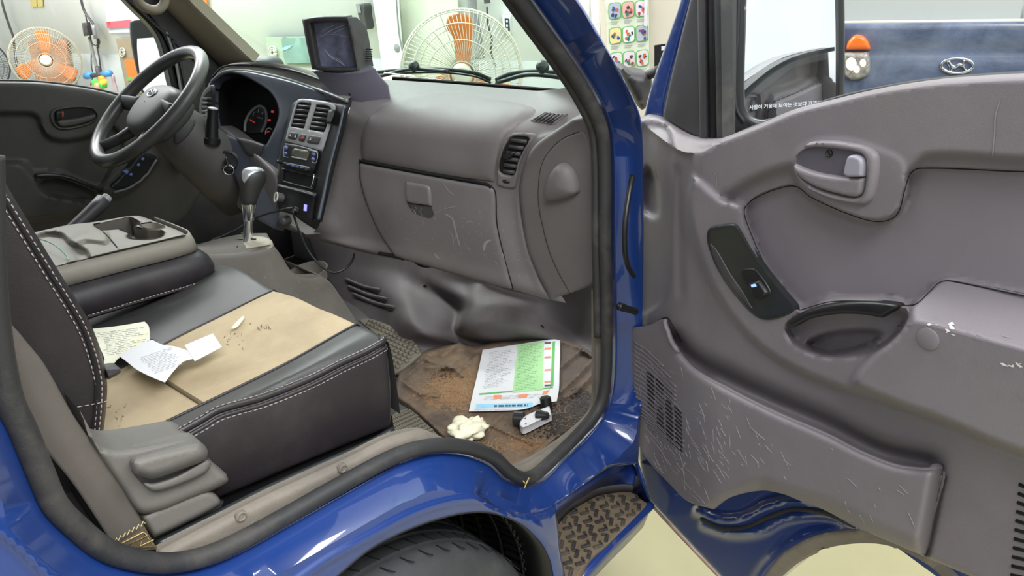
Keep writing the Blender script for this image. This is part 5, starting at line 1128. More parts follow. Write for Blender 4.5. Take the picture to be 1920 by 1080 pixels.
def pit(name, c, depth, m, par):
    c = crv(c, 4); A = TP.pt(c, 0); B2_ = A-TP.n*depth; n = len(c); k = A.mean(0)
    B2_ = B2_+(B2_.mean(0)-B2_)*.08
    o = ob(name, list(A)+list(B2_)+[B2_.mean(0)], [(i, (i+1) % n, n+(i+1) % n, n+i) for i in range(n)]+[(n+i, n+(i+1) % n, 2*n) for i in range(n)], m, par, angle=50); return o
M_PIT = mat('tray_pit_plastic', srgb(78, 74, 68), .6)
pit('cup_well', well, .034, M_PIT, ty); pit('coin_well', cupw, .02, M_TRAY, ty)
seam('tray_lid_gap', [(190, 432), (205, 447), (222, 468), (226, 480), (221, 490)], Surf(ty), .0016, M_VOID, ty, lift=0)
# tray side wall and leather body
e0 = [TP.pt([p], -.004)[0] for p in ((20, 520), (107, 499), (227, 470), (300, 453), (338, 443), (352, 441))]+[on(357, 447, x=.49), on(356, 440, x=.53)]
e0 = [TP.pt([p], -.008)[0] for p in ((20, 521), (107, 500), (227, 471), (300, 454), (336, 444))]
e0 += [e0[-1]+np.array([.02, .012, -.003]), e0[-1]+np.array([.032, .04, -.006]), e0[-1]+np.array([.034, .12, -.008]), e0[-1]+np.array([.03, .22, -.008])]
dn = [np.array([0, 0, -.0]), ]
w1 = [p+np.array([.004, -.004, -.018]) for p in e0]; w2 = [p+np.array([.006, -.005, -.038]) for p in e0]
ws = loft('tray_side', [e0, w1, w2], M_TRAY, arm, nu=60, lin=True, solid=.003)
b0 = [p+np.array([.004, .0, -.036]) for p in e0]; b1 = [p+np.array([.020, -.018, -.055]) for p in e0]; b2 = [p+np.array([.026, -.024, -.080]) for p in e0]; b3 = [p+np.array([.018, -.012, -.108]) for p in e0]; b4 = [p+np.array([.0, .03, -.122]) for p in e0]
lb = loft('leather_base', [b0, b1, b2, b3, b4], M_LEA, arm, nu=70, seg=6)
stitch('base_stitching', [p+np.array([.026, -.021, -.1]) for p in e0], lb, M_THREAD, r=.001)
tube('base_piping', [p+np.array([.022, -.017, -.104]) for p in e0], .003, M_LEA, arm, n=60)
seam('tray_lid_side_gap', [(107, 514), (150, 508), (221, 492)], Surf(ws), .0014, M_VOID, ws, lift=0)
tw = tube('twine', [TP.pt([p], h_)[0] for p, h_ in (((69, 447), .002), ((90, 453), .006), ((110, 465), .004), ((125, 480), -.006), ((128, 488), -.008))], .0012, mat('green_twine', srgb(110, 170, 150), .6)); tag(tw, 'loose green twine lying in the grey cup holder tray', 'twine')
# hand brake
hb_ = thing('parking_brake', 'grey parking brake lever raised beyond the centre armrest', 'hand brake', on(120, 445, y=.22))
pb = [on(a, b, y=c) for a, b, c in ((95, 470, .20), (120, 445, .21), (150, 418, .22), (180, 390, .23), (195, 376, .235))]
ell_tube('brake_grip', [(p, r, r*1.25) for p, r in zip(pb, (.014, .015, .0155, .0165, .018))], M_DARK, hb_, 20)
d_ = unit(pb[-1]-pb[-2]); lathe('release_button', [(.011, 0), (.011, .012), (.008, .015), (0, .015)], pb[-1], d_, M_SILVER, hb_, 16)

# ================================================================== steering wheel and column
SWC = np.array([.665, .38, 1.38]); tl = math.radians(37); E1 = np.array([0, 1., 0]); E2 = np.array([math.cos(tl), 0, math.sin(tl)]); SN = np.array([-math.sin(tl), 0, math.cos(tl)])
sw_ = thing('steering_wheel', 'worn dark grey leather steering wheel with round oval badge on its hub', 'steering wheel', SWC)
a__ = np.linspace(0, 2*PI, 72, endpoint=False)
ring = np.array([SWC+.181*(math.cos(t)*E1+math.sin(t)*E2) for t in a__])
M_WHEEL = mat('worn_wheel_leather', srgb(74, 74, 72), .33, var=.12, vscale=14, dust=.2, dcol=(.2, .2, .2), dscale=14, bump=.2)
ob('wheel_rim', *tube_vf(ring, .0168, 16, closed=True, up=SN), M_WHEEL, sw_)
HC = SWC-SN*.03
def swp_(u, v, h): return HC+E1*u+E2*v+SN*h
hubo = [(-.092, .03), (-.078, .058), (0, .072), (.078, .058), (.092, .03), (.088, -.02), (.06, -.062), (0, -.078), (-.06, -.062), (-.088, -.02)]
hubo = spl(hubo, 40, True)
rws = []
for s_, h_ in ((.6, -.05), (1.0, -.03), (1.05, 0), (1.0, .022), (.85, .034), (.5, .040), (.02, .042)): rws.append([swp_(u*s_, v*s_, h_) for u, v in hubo])
hub = loft('wheel_hub', rws, mat('hub_plastic', srgb(86, 86, 84), .5, bump=.2), sw_, nu=40, seg=4, closed_u=True)
for sgn in (1, -1):
    ct = [swp_(sgn*.06, -.0, .01), swp_(sgn*.11, .0, .012), swp_(sgn*.168, -.005, .028)]
    ell_tube('wheel_spoke', [(ct[0], .012, .034), (ct[1], .011, .026), (ct[2], .010, .02)], M_DARK, sw_)
    ct = [swp_(sgn*.035, -.04, .0), swp_(sgn*.065, -.10, .01), swp_(sgn*.085, -.15, .026)]
    ell_tube('wheel_spoke', [(ct[0], .011, .018), (ct[1], .010, .014), (ct[2], .010, .014)], M_DARK, sw_)
ep = np.array([swp_(.0+.020*math.cos(t), .03+.0125*math.sin(t), .0425) for t in np.linspace(0, 2*PI, 28, endpoint=False)])
bd = ob('hub_badge', *tube_vf(ep, .0018, 6, closed=True), M_CHROME, sw_)
hh = [(-.010, -.008), (-.006, .008), (-.001, .0015), (.004, .0015), (.005, -.008), (.010, .008)]
ob('badge_letter', *tube_vf([swp_(-.010, .021, .043), swp_(-.006, .039, .043)], .0016, 6), M_CHROME, bd)
ob('badge_letter', *tube_vf([swp_(.006, .021, .043), swp_(.011, .039, .043)], .0016, 6), M_CHROME, bd)
ob('badge_letter', *tube_vf([swp_(-.007, .028, .043), swp_(0, .031, .043), swp_(.008, .033, .043)], .0016, 6), M_CHROME, bd)
seam_p = [swp_(u*.99, v*.99, .026) for u, v in hubo]
col = thing('steering_column', 'grey steering column shroud with black stalk and ignition lock', 'steering column', SWC-SN*.2)
M_COL = mat('column_plastic', srgb(84, 80, 78), .55, var=.05, dust=.15, bump=.2)
cs = []
for t, rx, ry, off in ((.035, .05, .055, 0), (.06, .066, .07, -.003), (.11, .074, .078, -.005), (.18, .080, .085, -.008), (.26, .088, .09, -.01), (.34, .095, .095, -.01)):
    cs.append((SWC-SN*t+E2*off, rx, ry))
csh = ell_tube('column_shroud', cs, M_COL, col, 36)
CSS = Surf(csh)
sp0 = CSS.pt([(397, 262)])[0]; sp1 = on(399, 205, y=float(sp0[1])-.005); dv = sp1-sp0
lathe('control_stalk', [(.022, -.01), (.022, .004), (.017, .006), (.0155, .02), (.0145, float(np.linalg.norm(dv))*.6), (.0125, float(np.linalg.norm(dv))*.8), (.013, float(np.linalg.norm(dv))), (.010, float(np.linalg.norm(dv))+.004), (0, float(np.linalg.norm(dv))+.005)], sp0, dv, M_BLACK, col, 24)
lathe('stalk_cap', [(.0128, 0), (.0128, .003), (.009, .0055), (0, .006)], sp1, dv, M_SILVER, col, 24)
ig = CSS.pt([(428, 303)])[0]; ign = unit((CAM-ig)*.6+np.array([-.3, -.2, .1]))
lathe('ignition_lock', [(.030, -.012), (.030, .004), (.024, .008), (.022, .003), (0, .002)], ig, ign, M_BLACK, col, 28)
ky = thing('car_key', 'car key with metal ring in the ignition lock', 'key', ig+ign*.002)
kM = axes(ign, [0, 0, 1])
ob('key_head', *box_vf(ig+ign*.016-np.array([0, 0, .002]), (.026, .007, .026), kM), M_GLOSS, ky, bevel=.003)
rg_ = [ig+ign*.026+kM[:, 0]*(-.022+.013*math.cos(t))+kM[:, 1]*(.013*math.sin(t)) for t in np.linspace(0, 2*PI, 24, endpoint=False)]
ob('key_ring', *tube_vf(np.array(rg_), .0012, 6, closed=True), M_CHROME, ky)
ob('key_blade_glint', *box_vf(ig+ign*.02-kM[:, 0]*.012, (.004, .016, .008), kM), M_CHROME, ky, bevel=.001)
# multi-function switch box behind the wheel
patch('column_switch_panel', [(325, 245, 0), (350, 222), (366, 228), (352, 255), (330, 270)], CSS, M_DARK, col, h=.006, bev=3, step=4, skirt=.003)
# ================================================================== driver's door, far pillar, windscreen
FD = Plane((0, .775, 1), (0, 1, 0))
fd = thing('driver_door', 'closed far door with shade-darkened grey trim panel behind the steering wheel', 'vehicle door', (.5, .78, .9))
M_TRIM_SHADED = mat('shaded_trim_plastic', srgb(80, 78, 74), .55, var=.06, dust=.12, bump=.2)  # same plastic as the near door, dim far-side shade put into its colour
FO = [(-260, 150, 0), (0, 153), (60, 154), (115, 159), (170, 167), (212, 177), (235, 186, 0), (262, 215), (300, 250), (350, 300), (380, 360, 0), (330, 420), (100, 460), (-260, 480, 0)]
FB = P_((-260, 205, 0), (0, 213), (55, 213), (70, 220), (78, 240), (92, 258), (115, 264), (150, 261), (180, 250), (192, 235), (205, 230), (230, 270), (200, 330), (185, 350), (110, 322), (62, 322), (50, 305), (30, 303), (-260, 302, 0))
def fd_h(q):
    H = np.full(len(q), .018)
    t = sm(sdist(q, FB)/8+.5); H = H*(1-t)
    L = [(P_((-260, 306, 0), (32, 306), (45, 312), (56, 326), (66, 333), (80, 360), (120, 372), (150, 376), (160, 400), (-260, 440, 0)), .05, 8),
         (P_((76, 346), (100, 338), (150, 350), (180, 368), (160, 374), (110, 366)), .0, 8),
         (P_((186, 352), (206, 345), (240, 310), (262, 285), (290, 292), (296, 302), (262, 345), (215, 372)), .036, 8)]
    for p, a, s in L: t = sm(sdist(q, p)/s+.5); H = H*(1-t)+a*t
    return H
ft = patch('far_trim_panel', FO, FD, M_TRIM_SHADED, fd, h=.012, bev=8, step=5, hfun=fd_h, skirt=.02)
FS = Surf(ft)
fh = [(92, 218), (96, 207), (110, 201), (140, 198), (168, 199), (180, 206), (184, 217), (178, 228), (160, 236), (130, 243), (112, 243), (100, 236)]
fhi = [(100, 212, 0), (108, 207), (140, 203), (168, 204), (178, 211), (178, 222), (160, 231), (128, 238), (112, 238), (102, 230)]
fb_ = patch('handle_bezel', fh, FS, M_TRIM_SHADED, fd, h=.008, bev=4, step=4, skirt=.004, holes=[fhi])
patch('door_pull_lever', [(103, 226, 0), (140, 222), (179, 213, 0), (177, 222), (160, 230), (128, 237), (112, 237)], FS, M_TRIM_SHADED, fb_, h=.009, bev=3, step=4, skirt=.003)
patch('handle_recess', fhi, FS, M_BLACK, fd, h=.0008, bev=0, step=5, skirt=.001)
patch('lock_tab', [(102, 208, 0), (113, 207, 0), (115, 224, 0), (103, 226, 0)], FS, M_GLOSS, fb_, h=.011, bev=2, step=3, skirt=.004)
patch('lock_flag', [(114, 208, 0), (119, 208, 0), (120, 220, 0), (115, 223, 0)], FS, mat('orange_lock_flag', srgb(150, 70, 40), .6), fb_, h=.004, bev=1, step=3, skirt=.002)
patch('grab_handle', [(64, 331, 0), (66, 326), (95, 325), (130, 330), (165, 343), (194, 356, 0), (190, 362), (160, 352), (125, 339), (95, 334), (70, 335)], FD, M_GLOSS, fd, hfun=lambda q: np.full(len(q), .056), h=.01, bev=4, step=4, skirt=.006)
sp_ = patch('switch_plate', [(206, 350), (225, 330), (245, 302), (262, 287), (284, 290), (293, 297), (275, 325), (250, 347), (222, 356)], FS, M_GLOSS, fd, h=.004, bev=3, step=4, skirt=.003)
seam('switch_plate_edge', [(212, 360), (240, 352), (268, 332), (292, 300)], FS, .0035, M_GREY, sp_, lift=.006)
for q in ((236, 322), (244, 326), (258, 308), (266, 297)): patch('window_switch', [(q[0]-4, q[1]+3, 0), (q[0]+1, q[1]-4, 0), (q[0]+5, q[1]-2, 0), (q[0]+1, q[1]+5, 0)], FS, M_BTN, sp_, h=.010, bev=1, step=3, skirt=.004)
patch('belt_strip', [(-260, 146, 0), (0, 149), (60, 150), (115, 155), (170, 163), (214, 173), (236, 182, 0), (236, 188, 0), (212, 180), (170, 170), (115, 162), (60, 157), (0, 156), (-260, 154, 0)], FD, M_RUB, fd, hfun=lambda q: np.full(len(q), -.006), h=.004, bev=2, step=8, skirt=.01)
PL2 = Plane((0, .80, 1), (0, 1, 0))
patch('door_window_glass', [(-260, -60, 0), (236, -20, 0), (300, 60), (335, 190, 0), (240, 200), (0, 165), (-260, 165, 0)], PL2, M_GLASSC, fd, h=0, bev=0, step=40, skirt=.003)
# frame and pillar
patch('far_window_frame', [(214, -20, 0), (240, -20, 0), (275, 22), (292, 40), (316, 90), (333, 150), (342, 195, 0), (330, 200, 0), (320, 160), (308, 110), (296, 72), (278, 46), (250, 18)], Plane((0, .79, 1), (0, 1, 0)), M_BLACK, fd, h=.012, bev=3, step=6, skirt=.03)
patch('quarter_panel_trim', [(236, -20, 0), (300, -20, 0), (330, 30), (380, 90), (415, 128, 0), (408, 160), (395, 215), (350, 240, 0), (342, 190), (330, 130), (313, 80), (290, 40)], Plane((0, .775, 1), (0, 1, 0)), M_DARK, cabin, h=.006, bev=3, step=8, skirt=.03)
for pts in ([(312, 60), (328, 110), (340, 175)], [(320, 68), (337, 115), (349, 175)], [(250, 5), (296, 50), (340, 90), (395, 140)]):
    seam('pillar_trim_line', pts, Plane((0, .765, 1), (0, 1, 0)), .004, M_GREY if pts[0][0] == 312 else M_DARK, cabin, lift=.0)
AP = plane3(on(330, 10, y=.72), on(440, 120, y=.72), on(477, 115, y=.62))
pil = patch('windscreen_pillar_trim', [(290, -30, 0), (340, -30, 0), (358, 0), (400, 42), (440, 80), (478, 116, 0), (445, 121), (411, 131, 0), (380, 100), (345, 60), (318, 28), (300, 8)], AP, M_HEAD, cabin, h=.012, bev=12, step=6, skirt=.03)
gt = [on(a, b, y=.66) for a, b in ((262, -25), (256, -8), (264, 8), (279, 17), (296, 18), (307, 8), (309, -6), (303, -25))]
ghn = tube('pillar_grab_handle', gt, .013, M_HEAD, cabin, n=50)
tube('windscreen_edge', [on(340, -20, x=1.10), on(358, 0, x=1.12), on(400, 42, x=1.14), on(440, 78, x=1.17), on(480, 118, x=1.2)], .006, M_BLACK, cabin)
# windscreen
WP = Plane((1.235, 0, 1.39), (.86, 0, .50))
ws_ = thing('windscreen', 'large green-tinted windscreen glass above the dashboard', 'windscreen', (1.235, 0, 1.39))
patch('windscreen_glass', [(340, -20, 0), (440, 78), (486, 122, 0), (700, 135), (900, 158), (1090, 172, 0), (1010, 40), (940, -60), (860, -180, 0), (400, -200, 0)], WP, M_GLASS, ws_, h=0, bev=0, step=60, skirt=.004)
patch('windscreen_lower_band', [(735, 145, 0), (860, 154), (1000, 165), (1090, 172, 0), (1085, 185, 0), (1000, 180), (860, 168), (735, 158, 0)], Plane((1.21, 0, 1.39), (.86, 0, .50)), M_VOID, ws_, h=.002, bev=0, step=20, skirt=.004)
M_WIP = mat('wiper_black', srgb(40, 46, 44), .45)
WO = Plane((1.27, 0, 1.39), (.86, 0, .50))
def wiper(lab, blade, arm, knob):
    t = thing('windscreen_wiper', lab, 'wiper', WO.pt([arm[0]])[0], 'windscreen wipers')
    ob('wiper_blade', *tube_vf(WO.pt(crv(blade, 8, closed=False)), .0055, 8, flat=.5), M_WIP, t)
    ob('wiper_blade_frame', *tube_vf(WO.pt(crv([(p[0], p[1]+6) for p in blade], 8, closed=False)), .003, 8), M_WIP, t)
    ob('wiper_arm', *tube_vf(WO.pt(crv(arm, 8, closed=False), .01), .0055, 8), M_WIP, t)
    k = WO.pt([knob], .01)[0]; lathe('arm_pivot', [(.014, -.008), (.015, .004), (.010, .011), (0, .014)], k, (-.6, -.2, .7), M_WIP, t, 20)
wiper('left windscreen wiper lying across the glass in front of the fan', [(700, 136), (760, 131), (830, 130), (890, 137), (920, 149)], [(712, 143), (770, 130), (840, 134)], (776, 124))
wiper('right windscreen wiper lying low on the glass beside the blue pillar', [(930, 150), (955, 139), (1000, 134), (1062, 138)], [(935, 154), (990, 140), (1060, 146)], (1017, 125))
# driver side exterior mirror
FMR = Plane(on(285, 110, y=1.0), (-.85, -.5, .0))
fm_ = thing('far_wing_mirror', 'tall wing mirror beyond the far door, black housing reflecting daylight', 'wing mirror', on(285, 175, y=1.0))
patch('mirror_housing', [(243, 42), (250, 37), (272, 36), (290, 44), (305, 70), (318, 120), (323, 170), (318, 182), (290, 186), (268, 178), (258, 140), (247, 90)], FMR, M_BLACK, fm_, h=.02, bev=3, step=5, skirt=.06)
M_MIRR = mat('mirror_silver', (.93, .94, .96), .02, metal=1)
patch('mirror_glass', [(262, 46), (275, 41), (283, 46), (296, 60), (308, 105), (318, 160), (316, 176), (292, 182), (270, 172), (260, 120), (257, 80)], Plane(FMR.o+FMR.n*.023, (-.6, .72, .10)) if False else Plane(FMR.o+FMR.n*.028, FMR.n+np.array([0, 0, .12])), M_MIRR, fm_, h=.0, bev=0, step=12, skirt=.004)
# dark speaker dome on the far end of the dash top
dm = lathe('dash_speaker_dome', [(.05, -.01), (.05, 0), (.045, .012), (.03, .022), (.012, .027), (0, .028)], on(502, 121, x=1.15), (0, 0, 1), M_DARK, dash, 24)

# ================================================================== passenger wing mirror
pm_ = thing('near_wing_mirror', 'big black wing mirror seen through the open door window, reflecting a parked car', 'wing mirror', DP.pt([(1400, 200)], -.2)[0])
MD = Plane(DH-DP.n*.2, DP.n)
mo = on(1480, 110, x=1.19); b_ = unit(CAM-mo); az = math.atan2(b_[1], b_[0])+math.radians(11); MN = np.array([math.cos(az), math.sin(az), .11])
MM = Plane(mo, MN)
MH = [(1372, -80, 0), (1366, 30), (1358, 120), (1352, 200), (1352, 262, 0), (1400, 250), (1440, 236), (1500, 214), (1583, 188, 0), (1584, 60), (1582, -80, 0)]
MG = [(1402, -80, 0), (1399, 40), (1396, 150), (1398, 195), (1405, 214), (1420, 223), (1440, 224), (1500, 206), (1570, 184, 0), (1570, 60), (1567, -80, 0)]
patch('mirror_housing', MH, MM, M_BLACK, pm_, h=.014, bev=8, step=8, skirt=.06, holes=[MG])
seam('housing_ridge', [(1385, -70), (1382, 60), (1377, 150), (1380, 205), (1395, 230)], MM, .004, M_GLOSS, pm_, lift=.014)
patch('mirror_glass', [(p[0]+(0 if p[0] > 1500 else -1), p[1])+tuple(p[2:]) for p in MG], MM, M_MIRR, pm_, h=.0, bev=0, step=30, skirt=.004)
patch('mirror_bracket', [(1345, 100), (1352, 60), (1368, -80, 0), (1385, -80, 0), (1372, 60), (1366, 140), (1362, 238), (1350, 262, 0), (1340, 240)], Plane(MM.o+MM.n*.02, MM.n), M_BLACK, pm_, h=.01, bev=4, step=8, skirt=.03)
text_on('mirror_lettering', '사물이 거울에 보이는 것보다 가까이 있음', MM, (1482, 197), .0078, mat('mirror_print', srgb(225, 228, 232), .7), pm_, xdir=(1540, 193), lift=.001)
# what the mirror sees: a parked grey car, a column, an awning
rd = rays([(1490, 130)])[0]; rd = unit(rd); rr0 = rd-2*(rd @ MM.n)*MM.n
RB = MM.pt([(1490, 130)])[0]; fw = unit([rr0[0], rr0[1], 0]); lt_ = np.array([-fw[1], fw[0], 0])
def at_(d, s, z): p = RB+fw*d+lt_*s; return np.array([p[0], p[1], z])
pc = thing('parked_car', 'grey parked car behind the camera, seen only in the wing mirror', 'car', at_(4.4, .2, 0))
M_CARG = mat('grey_car_paint', srgb(120, 126, 134), .3, metal=.4, coat=.6, var=.3, vscale=40)
prf = [(-1.9, .35), (-1.95, .75), (-1.3, .95), (-.75, 1.36), (.4, 1.40), (1.1, 1.02), (1.9, .92), (1.95, .35)]
bm_ = [at_(3.9, s*1.0, z) for s, z in prf]
prism('car_body', bm_, fw*1.7, M_CARG, pc, bevel=.06)
prism('car_side_window', [at_(3.88, s, z) for s, z in ((-1.15, .98), (-.70, 1.30), (.35, 1.33), (.95, 1.0))], fw*.04, M_GLOSS, pc, bevel=.01)
cb_ = at_(7.5, 1.55, 2.2); box('trim_2', cb_, (.5, .5, 4.4), M_WALLW, None, M=np.stack([fw, lt_, np.array([0, 0, 1.])], 1), bevel=.01)['kind'] = 'structure'
aw = box('red_awning', at_(9, -1.5, 3.75), (1.6, 7, .5), mat('red_awning_cloth', srgb(190, 84, 84), .8), None, M=np.stack([fw, lt_, np.array([0, 0, 1.])], 1), bevel=.02); tag(aw, 'red awning outside the workshop, reflected in the wing mirror', 'awning')
# black under-view mirror beyond the hinge pillar
uv = thing('under_view_mirror', 'rounded black under-view mirror housing poking out between blue pillar and door', 'mirror', on(1195, 165, x=1.45))
patch('mirror_shell', [(1162, 128), (1172, 126), (1185, 133), (1205, 136), (1216, 140), (1222, 150), (1220, 175), (1212, 200), (1203, 206), (1192, 190), (1175, 158)], Plane(on(1195, 165, x=1.42), (-.7, -.7, 0)), M_DARK, uv, h=.04, bev=16, step=4, skirt=.08)
tube('shell_stay', [on(1212, 142, x=1.45), on(1226, 136, x=1.42), on(1236, 132, x=1.40)], .012, M_DARK, uv)
# ================================================================== papers on the seat
def sheet(name, poly, z, m, wav=.002, seed=1, holes=(), parent=None):
    pl = Plane((0, 0, z), (0, 0, 1)); rg = np.random.RandomState(seed); k = rg.uniform(.02, .05, (3, 2)); ph = rg.rand(3)*6
    def hf(q): return sum(wav*np.sin(q @ k[i]+ph[i]) for i in range(3))+wav*3
    return patch(name, poly, pl, m, parent, hfun=hf, h=0, bev=0, step=7, skirt=.0006), pl, hf
M_INK = mat('grey_ink', srgb(162, 164, 164), .9); M_INKD = mat('dark_ink', srgb(84, 84, 90), .9)
M_PAPERY = mat('yellowed_paper', srgb(226, 226, 204), .85, var=.05, vscale=30)
def lines(o, surf, p00, p10, p01, n, m, frac=(.2, .9), wpx=.9, brk=.3, seed=2, lift=.0006):
    """rows of printed marks; rows run p00->p10, stacked towards p01"""
    rg = np.random.RandomState(seed); p00, p10, p01 = map(np.array, (p00, p10, p01)); V, Fc = [], []
    for i in range(n):
        a = p00+(p01-p00)*(i+.5)/n; x = rg.uniform(0, .1); end = rg.uniform(*frac)
        while x < end:
            l = rg.uniform(.03, .16); u0 = a+(p10-p00)*x; u1 = a+(p10-p00)*min(x+l, 1); dn_ = (p01-p00)/np.linalg.norm(p01-p00)*wpx/2
            q = np.array([u0-dn_, u1-dn_, u1+dn_, u0+dn_]); P = surf.pt(q, lift); b = len(V); V += list(P); Fc.append((b, b+1, b+2, b+3)); x += l+rg.uniform(.01, brk*.2)
    add_geo(o, V, Fc, m)
p1, _, _ = sheet('receipt_slip', [(168, 617, 0), (222, 611), (271, 603, 0), (279, 612), (281, 640, 0), (240, 660), (222, 672), (206, 690, 0), (190, 688, 0), (196, 673)], 1.118, M_PAPERY, .0012, 3)
tag(p1, 'yellowed printed receipt slip lying beside the backrest, partly under another slip', 'paper', 'paper slips on the seat')
S1 = Surf(p1); lines(p1, S1, (180, 624), (272, 612), (198, 668), 14, M_INK, (.5, 1), .8, seed=5)
add_geo(p1, S1.pt([(258, 634), (276, 628), (277, 644), (256, 650)], .0007), [(0, 1, 2, 3)], mat('yellow_highlight', srgb(224, 224, 120), .9))
p2, _, _ = sheet('receipt_slip', [(222, 666, 0), (252, 650), (285, 637, 0), (305, 646), (330, 650), (362, 661, 0), (361, 673, 0), (343, 678), (325, 696), (309, 717, 0), (280, 705), (255, 692), (240, 680)], 1.126, M_PAPER, .0015, 9)
tag(p2, 'crumpled white printed receipt in the middle of the seat, between slip and blank card', 'paper', 'paper slips on the seat')
S2 = Surf(p2); lines(p2, S2, (258, 672), (322, 650), (290, 702), 13, M_INK, (.6, 1), .8, seed=8)
p3, _, _ = sheet('blank_card', [(346, 647, 0), (399, 625, 0), (416, 650, 0), (365, 677, 0)], 1.131, M_WHITE, .0004, 4)
tag(p3, 'small blank white card lying on the tan seat fabric', 'card')
p4, _, _ = sheet('clear_wrapper', [(433, 616, 0), (441, 605, 0), (449, 598, 0), (455, 592, 0), (459, 595, 0), (453, 603, 0), (447, 611, 0), (439, 616, 0)], 1.116, mat('clear_wrapper_film', srgb(186, 178, 150), .25), .001, 6)
tag(p4, 'tiny crinkled clear wrapper on the tan seat fabric', 'wrapper')
# ================================================================== invoice sheet on the mat
INV = [(905, 656, 0), (975, 645), (1036, 636), (1050, 638, 0), (1050, 668), (1049, 698), (1048, 730), (1044, 752, 0), (1012, 757), (982, 767), (930, 770), (879, 771, 0), (886, 740), (894, 707), (900, 680)]
IP = Plane((0, 0, .706), (0, 0, 1))
def inv_h(q): return .004+.004*np.exp(-((q[:, 1]-703+.04*(q[:, 0]-970))/14)**2)+.004*sm((q[:, 0]-1000)/60)*sm((q[:, 1]-700)/60)
iv = patch('printed_invoice', INV, IP, M_PAPER, None, hfun=inv_h, h=0, bev=0, step=6, skirt=.0006)
tag(iv, 'large printed form with green columns and blue strip lying on the rubber mat', 'paper')
IS = Surf(iv)
M_GRN = mat('green_print', srgb(168, 214, 156), .85); M_GRN2 = mat('dark_green_print', srgb(96, 176, 98), .85); M_BLUP = mat('blue_print', srgb(150, 206, 236), .85); M_ORP = mat('orange_print', srgb(244, 140, 92), .85)
def ink(o, surf, poly, m, lift=.0006, step=7):
    c = crv(poly, step); lo, hi = c.min(0), c.max(0); gx, gy = np.meshgrid(np.arange(lo[0]+3, hi[0], step), np.arange(lo[1]+3, hi[1], step)); g = np.stack([gx.ravel(), gy.ravel()], 1); g = g[sdist(g, c) > 2]
    Q = np.vstack([c, g]); r = delaunay_2d_cdt([Vector(q) for q in Q], [(i, (i+1) % len(c)) for i in range(len(c))], [], 0, 1e-5); V2 = np.array([list(v) for v in r[0]]); T = [list(t) for t in r[2]]
    T = [t for t in T if sdist(V2[t].mean(0)[None], c)[0] > 0]; P = surf.pt(V2, lift); add_geo(o, P, T, m)
ink(iv, IS, [(971, 646, 0), (1020, 640, 0), (1018, 731, 0), (961, 737, 0)], M_GRN)
ink(iv, IS, [(1036, 641, 0), (1041, 640, 0), (1038, 724, 0), (1032, 726, 0)], M_GRN2)
ink(iv, IS, [(898, 738, 0), (1037, 726, 0), (1037, 728, 0), (898, 741, 0)], M_GRN2)
ink(iv, IS, [(893, 758, 0), (999, 755, 0), (1000, 763, 0), (892, 766, 0)], M_BLUP)
for q in ([(926, 741, 0), (941, 741, 0), (940, 748, 0), (925, 748, 0)], [(972, 740, 0), (990, 739, 0), (988, 746, 0), (971, 747, 0)], [(1019, 734, 0), (1031, 731, 0), (1026, 739, 0), (1016, 741, 0)]): ink(iv, IS, q, M_ORP)
lines(iv, IS, (918, 660), (968, 654), (903, 730), 24, M_INK, (.5, 1), .7, seed=3, lift=.0008)
lines(iv, IS, (973, 648), (1017, 643), (963, 734), 30, mat('green_ink', srgb(120, 168, 116), .9), (.6, 1), .8, seed=4, lift=.0009)
lines(iv, IS, (900, 744), (1020, 738), (897, 752), 3, M_INK, (.8, 1), .7, seed=6, lift=.0008)
lines(iv, IS, (926, 760.5), (990, 759), (926, 763.5), 1, M_INKD, (.95, 1), 3.4, .25, seed=7, lift=.0012)
lines(iv, IS, (890, 768), (970, 767), (890, 770), 1, M_INK, (.9, 1), .7, seed=9, lift=.0008)
for y_, m_ in ((643, M_INKD), (654, M_ORP), (670, M_ORP), (694, M_ORP), (716, M_ORP), (723, M_INKD)):
    ink(iv, IS, [(1021, y_-1, 0), (1033, y_-2, 0), (1033, y_+1, 0), (1021, y_+2, 0)], m_, lift=.0008, step=4)
# ================================================================== crumpled tissue
bm = bmesh.new(); bmesh.ops.create_icosphere(bm, subdivisions=4, radius=1); cT = on(877, 805, z=.725)
from mathutils import noise as mn
for v in bm.verts:
    d = v.co.normalized(); r = .037*(1+.45*mn.noise(d*1.3+Vector((3, 1, 2)))+.55*abs(mn.noise(d*1.9+Vector((5, 0, 1))))-.22*abs(mn.noise(d*3.4+Vector((9, 2, 4)))))
    s = Vector((.95, .85, .58)); v.co = Vector((d.x*r*s.x, d.y*r*s.y, d.z*r*s.z))
me = bpy.data.meshes.new('tissue'); bm.to_mesh(me); bm.free(); me.polygons.foreach_set('use_smooth', [True]*len(me.polygons))
to = bpy.data.objects.new('crumpled_tissue', me); COL.objects.link(to); to.location = tuple(cT); me.materials.append(mat('cream_tissue', srgb(240, 236, 208), .9))
tag(to, 'crumpled cream tissue ball on the brown floor mat', 'tissue')
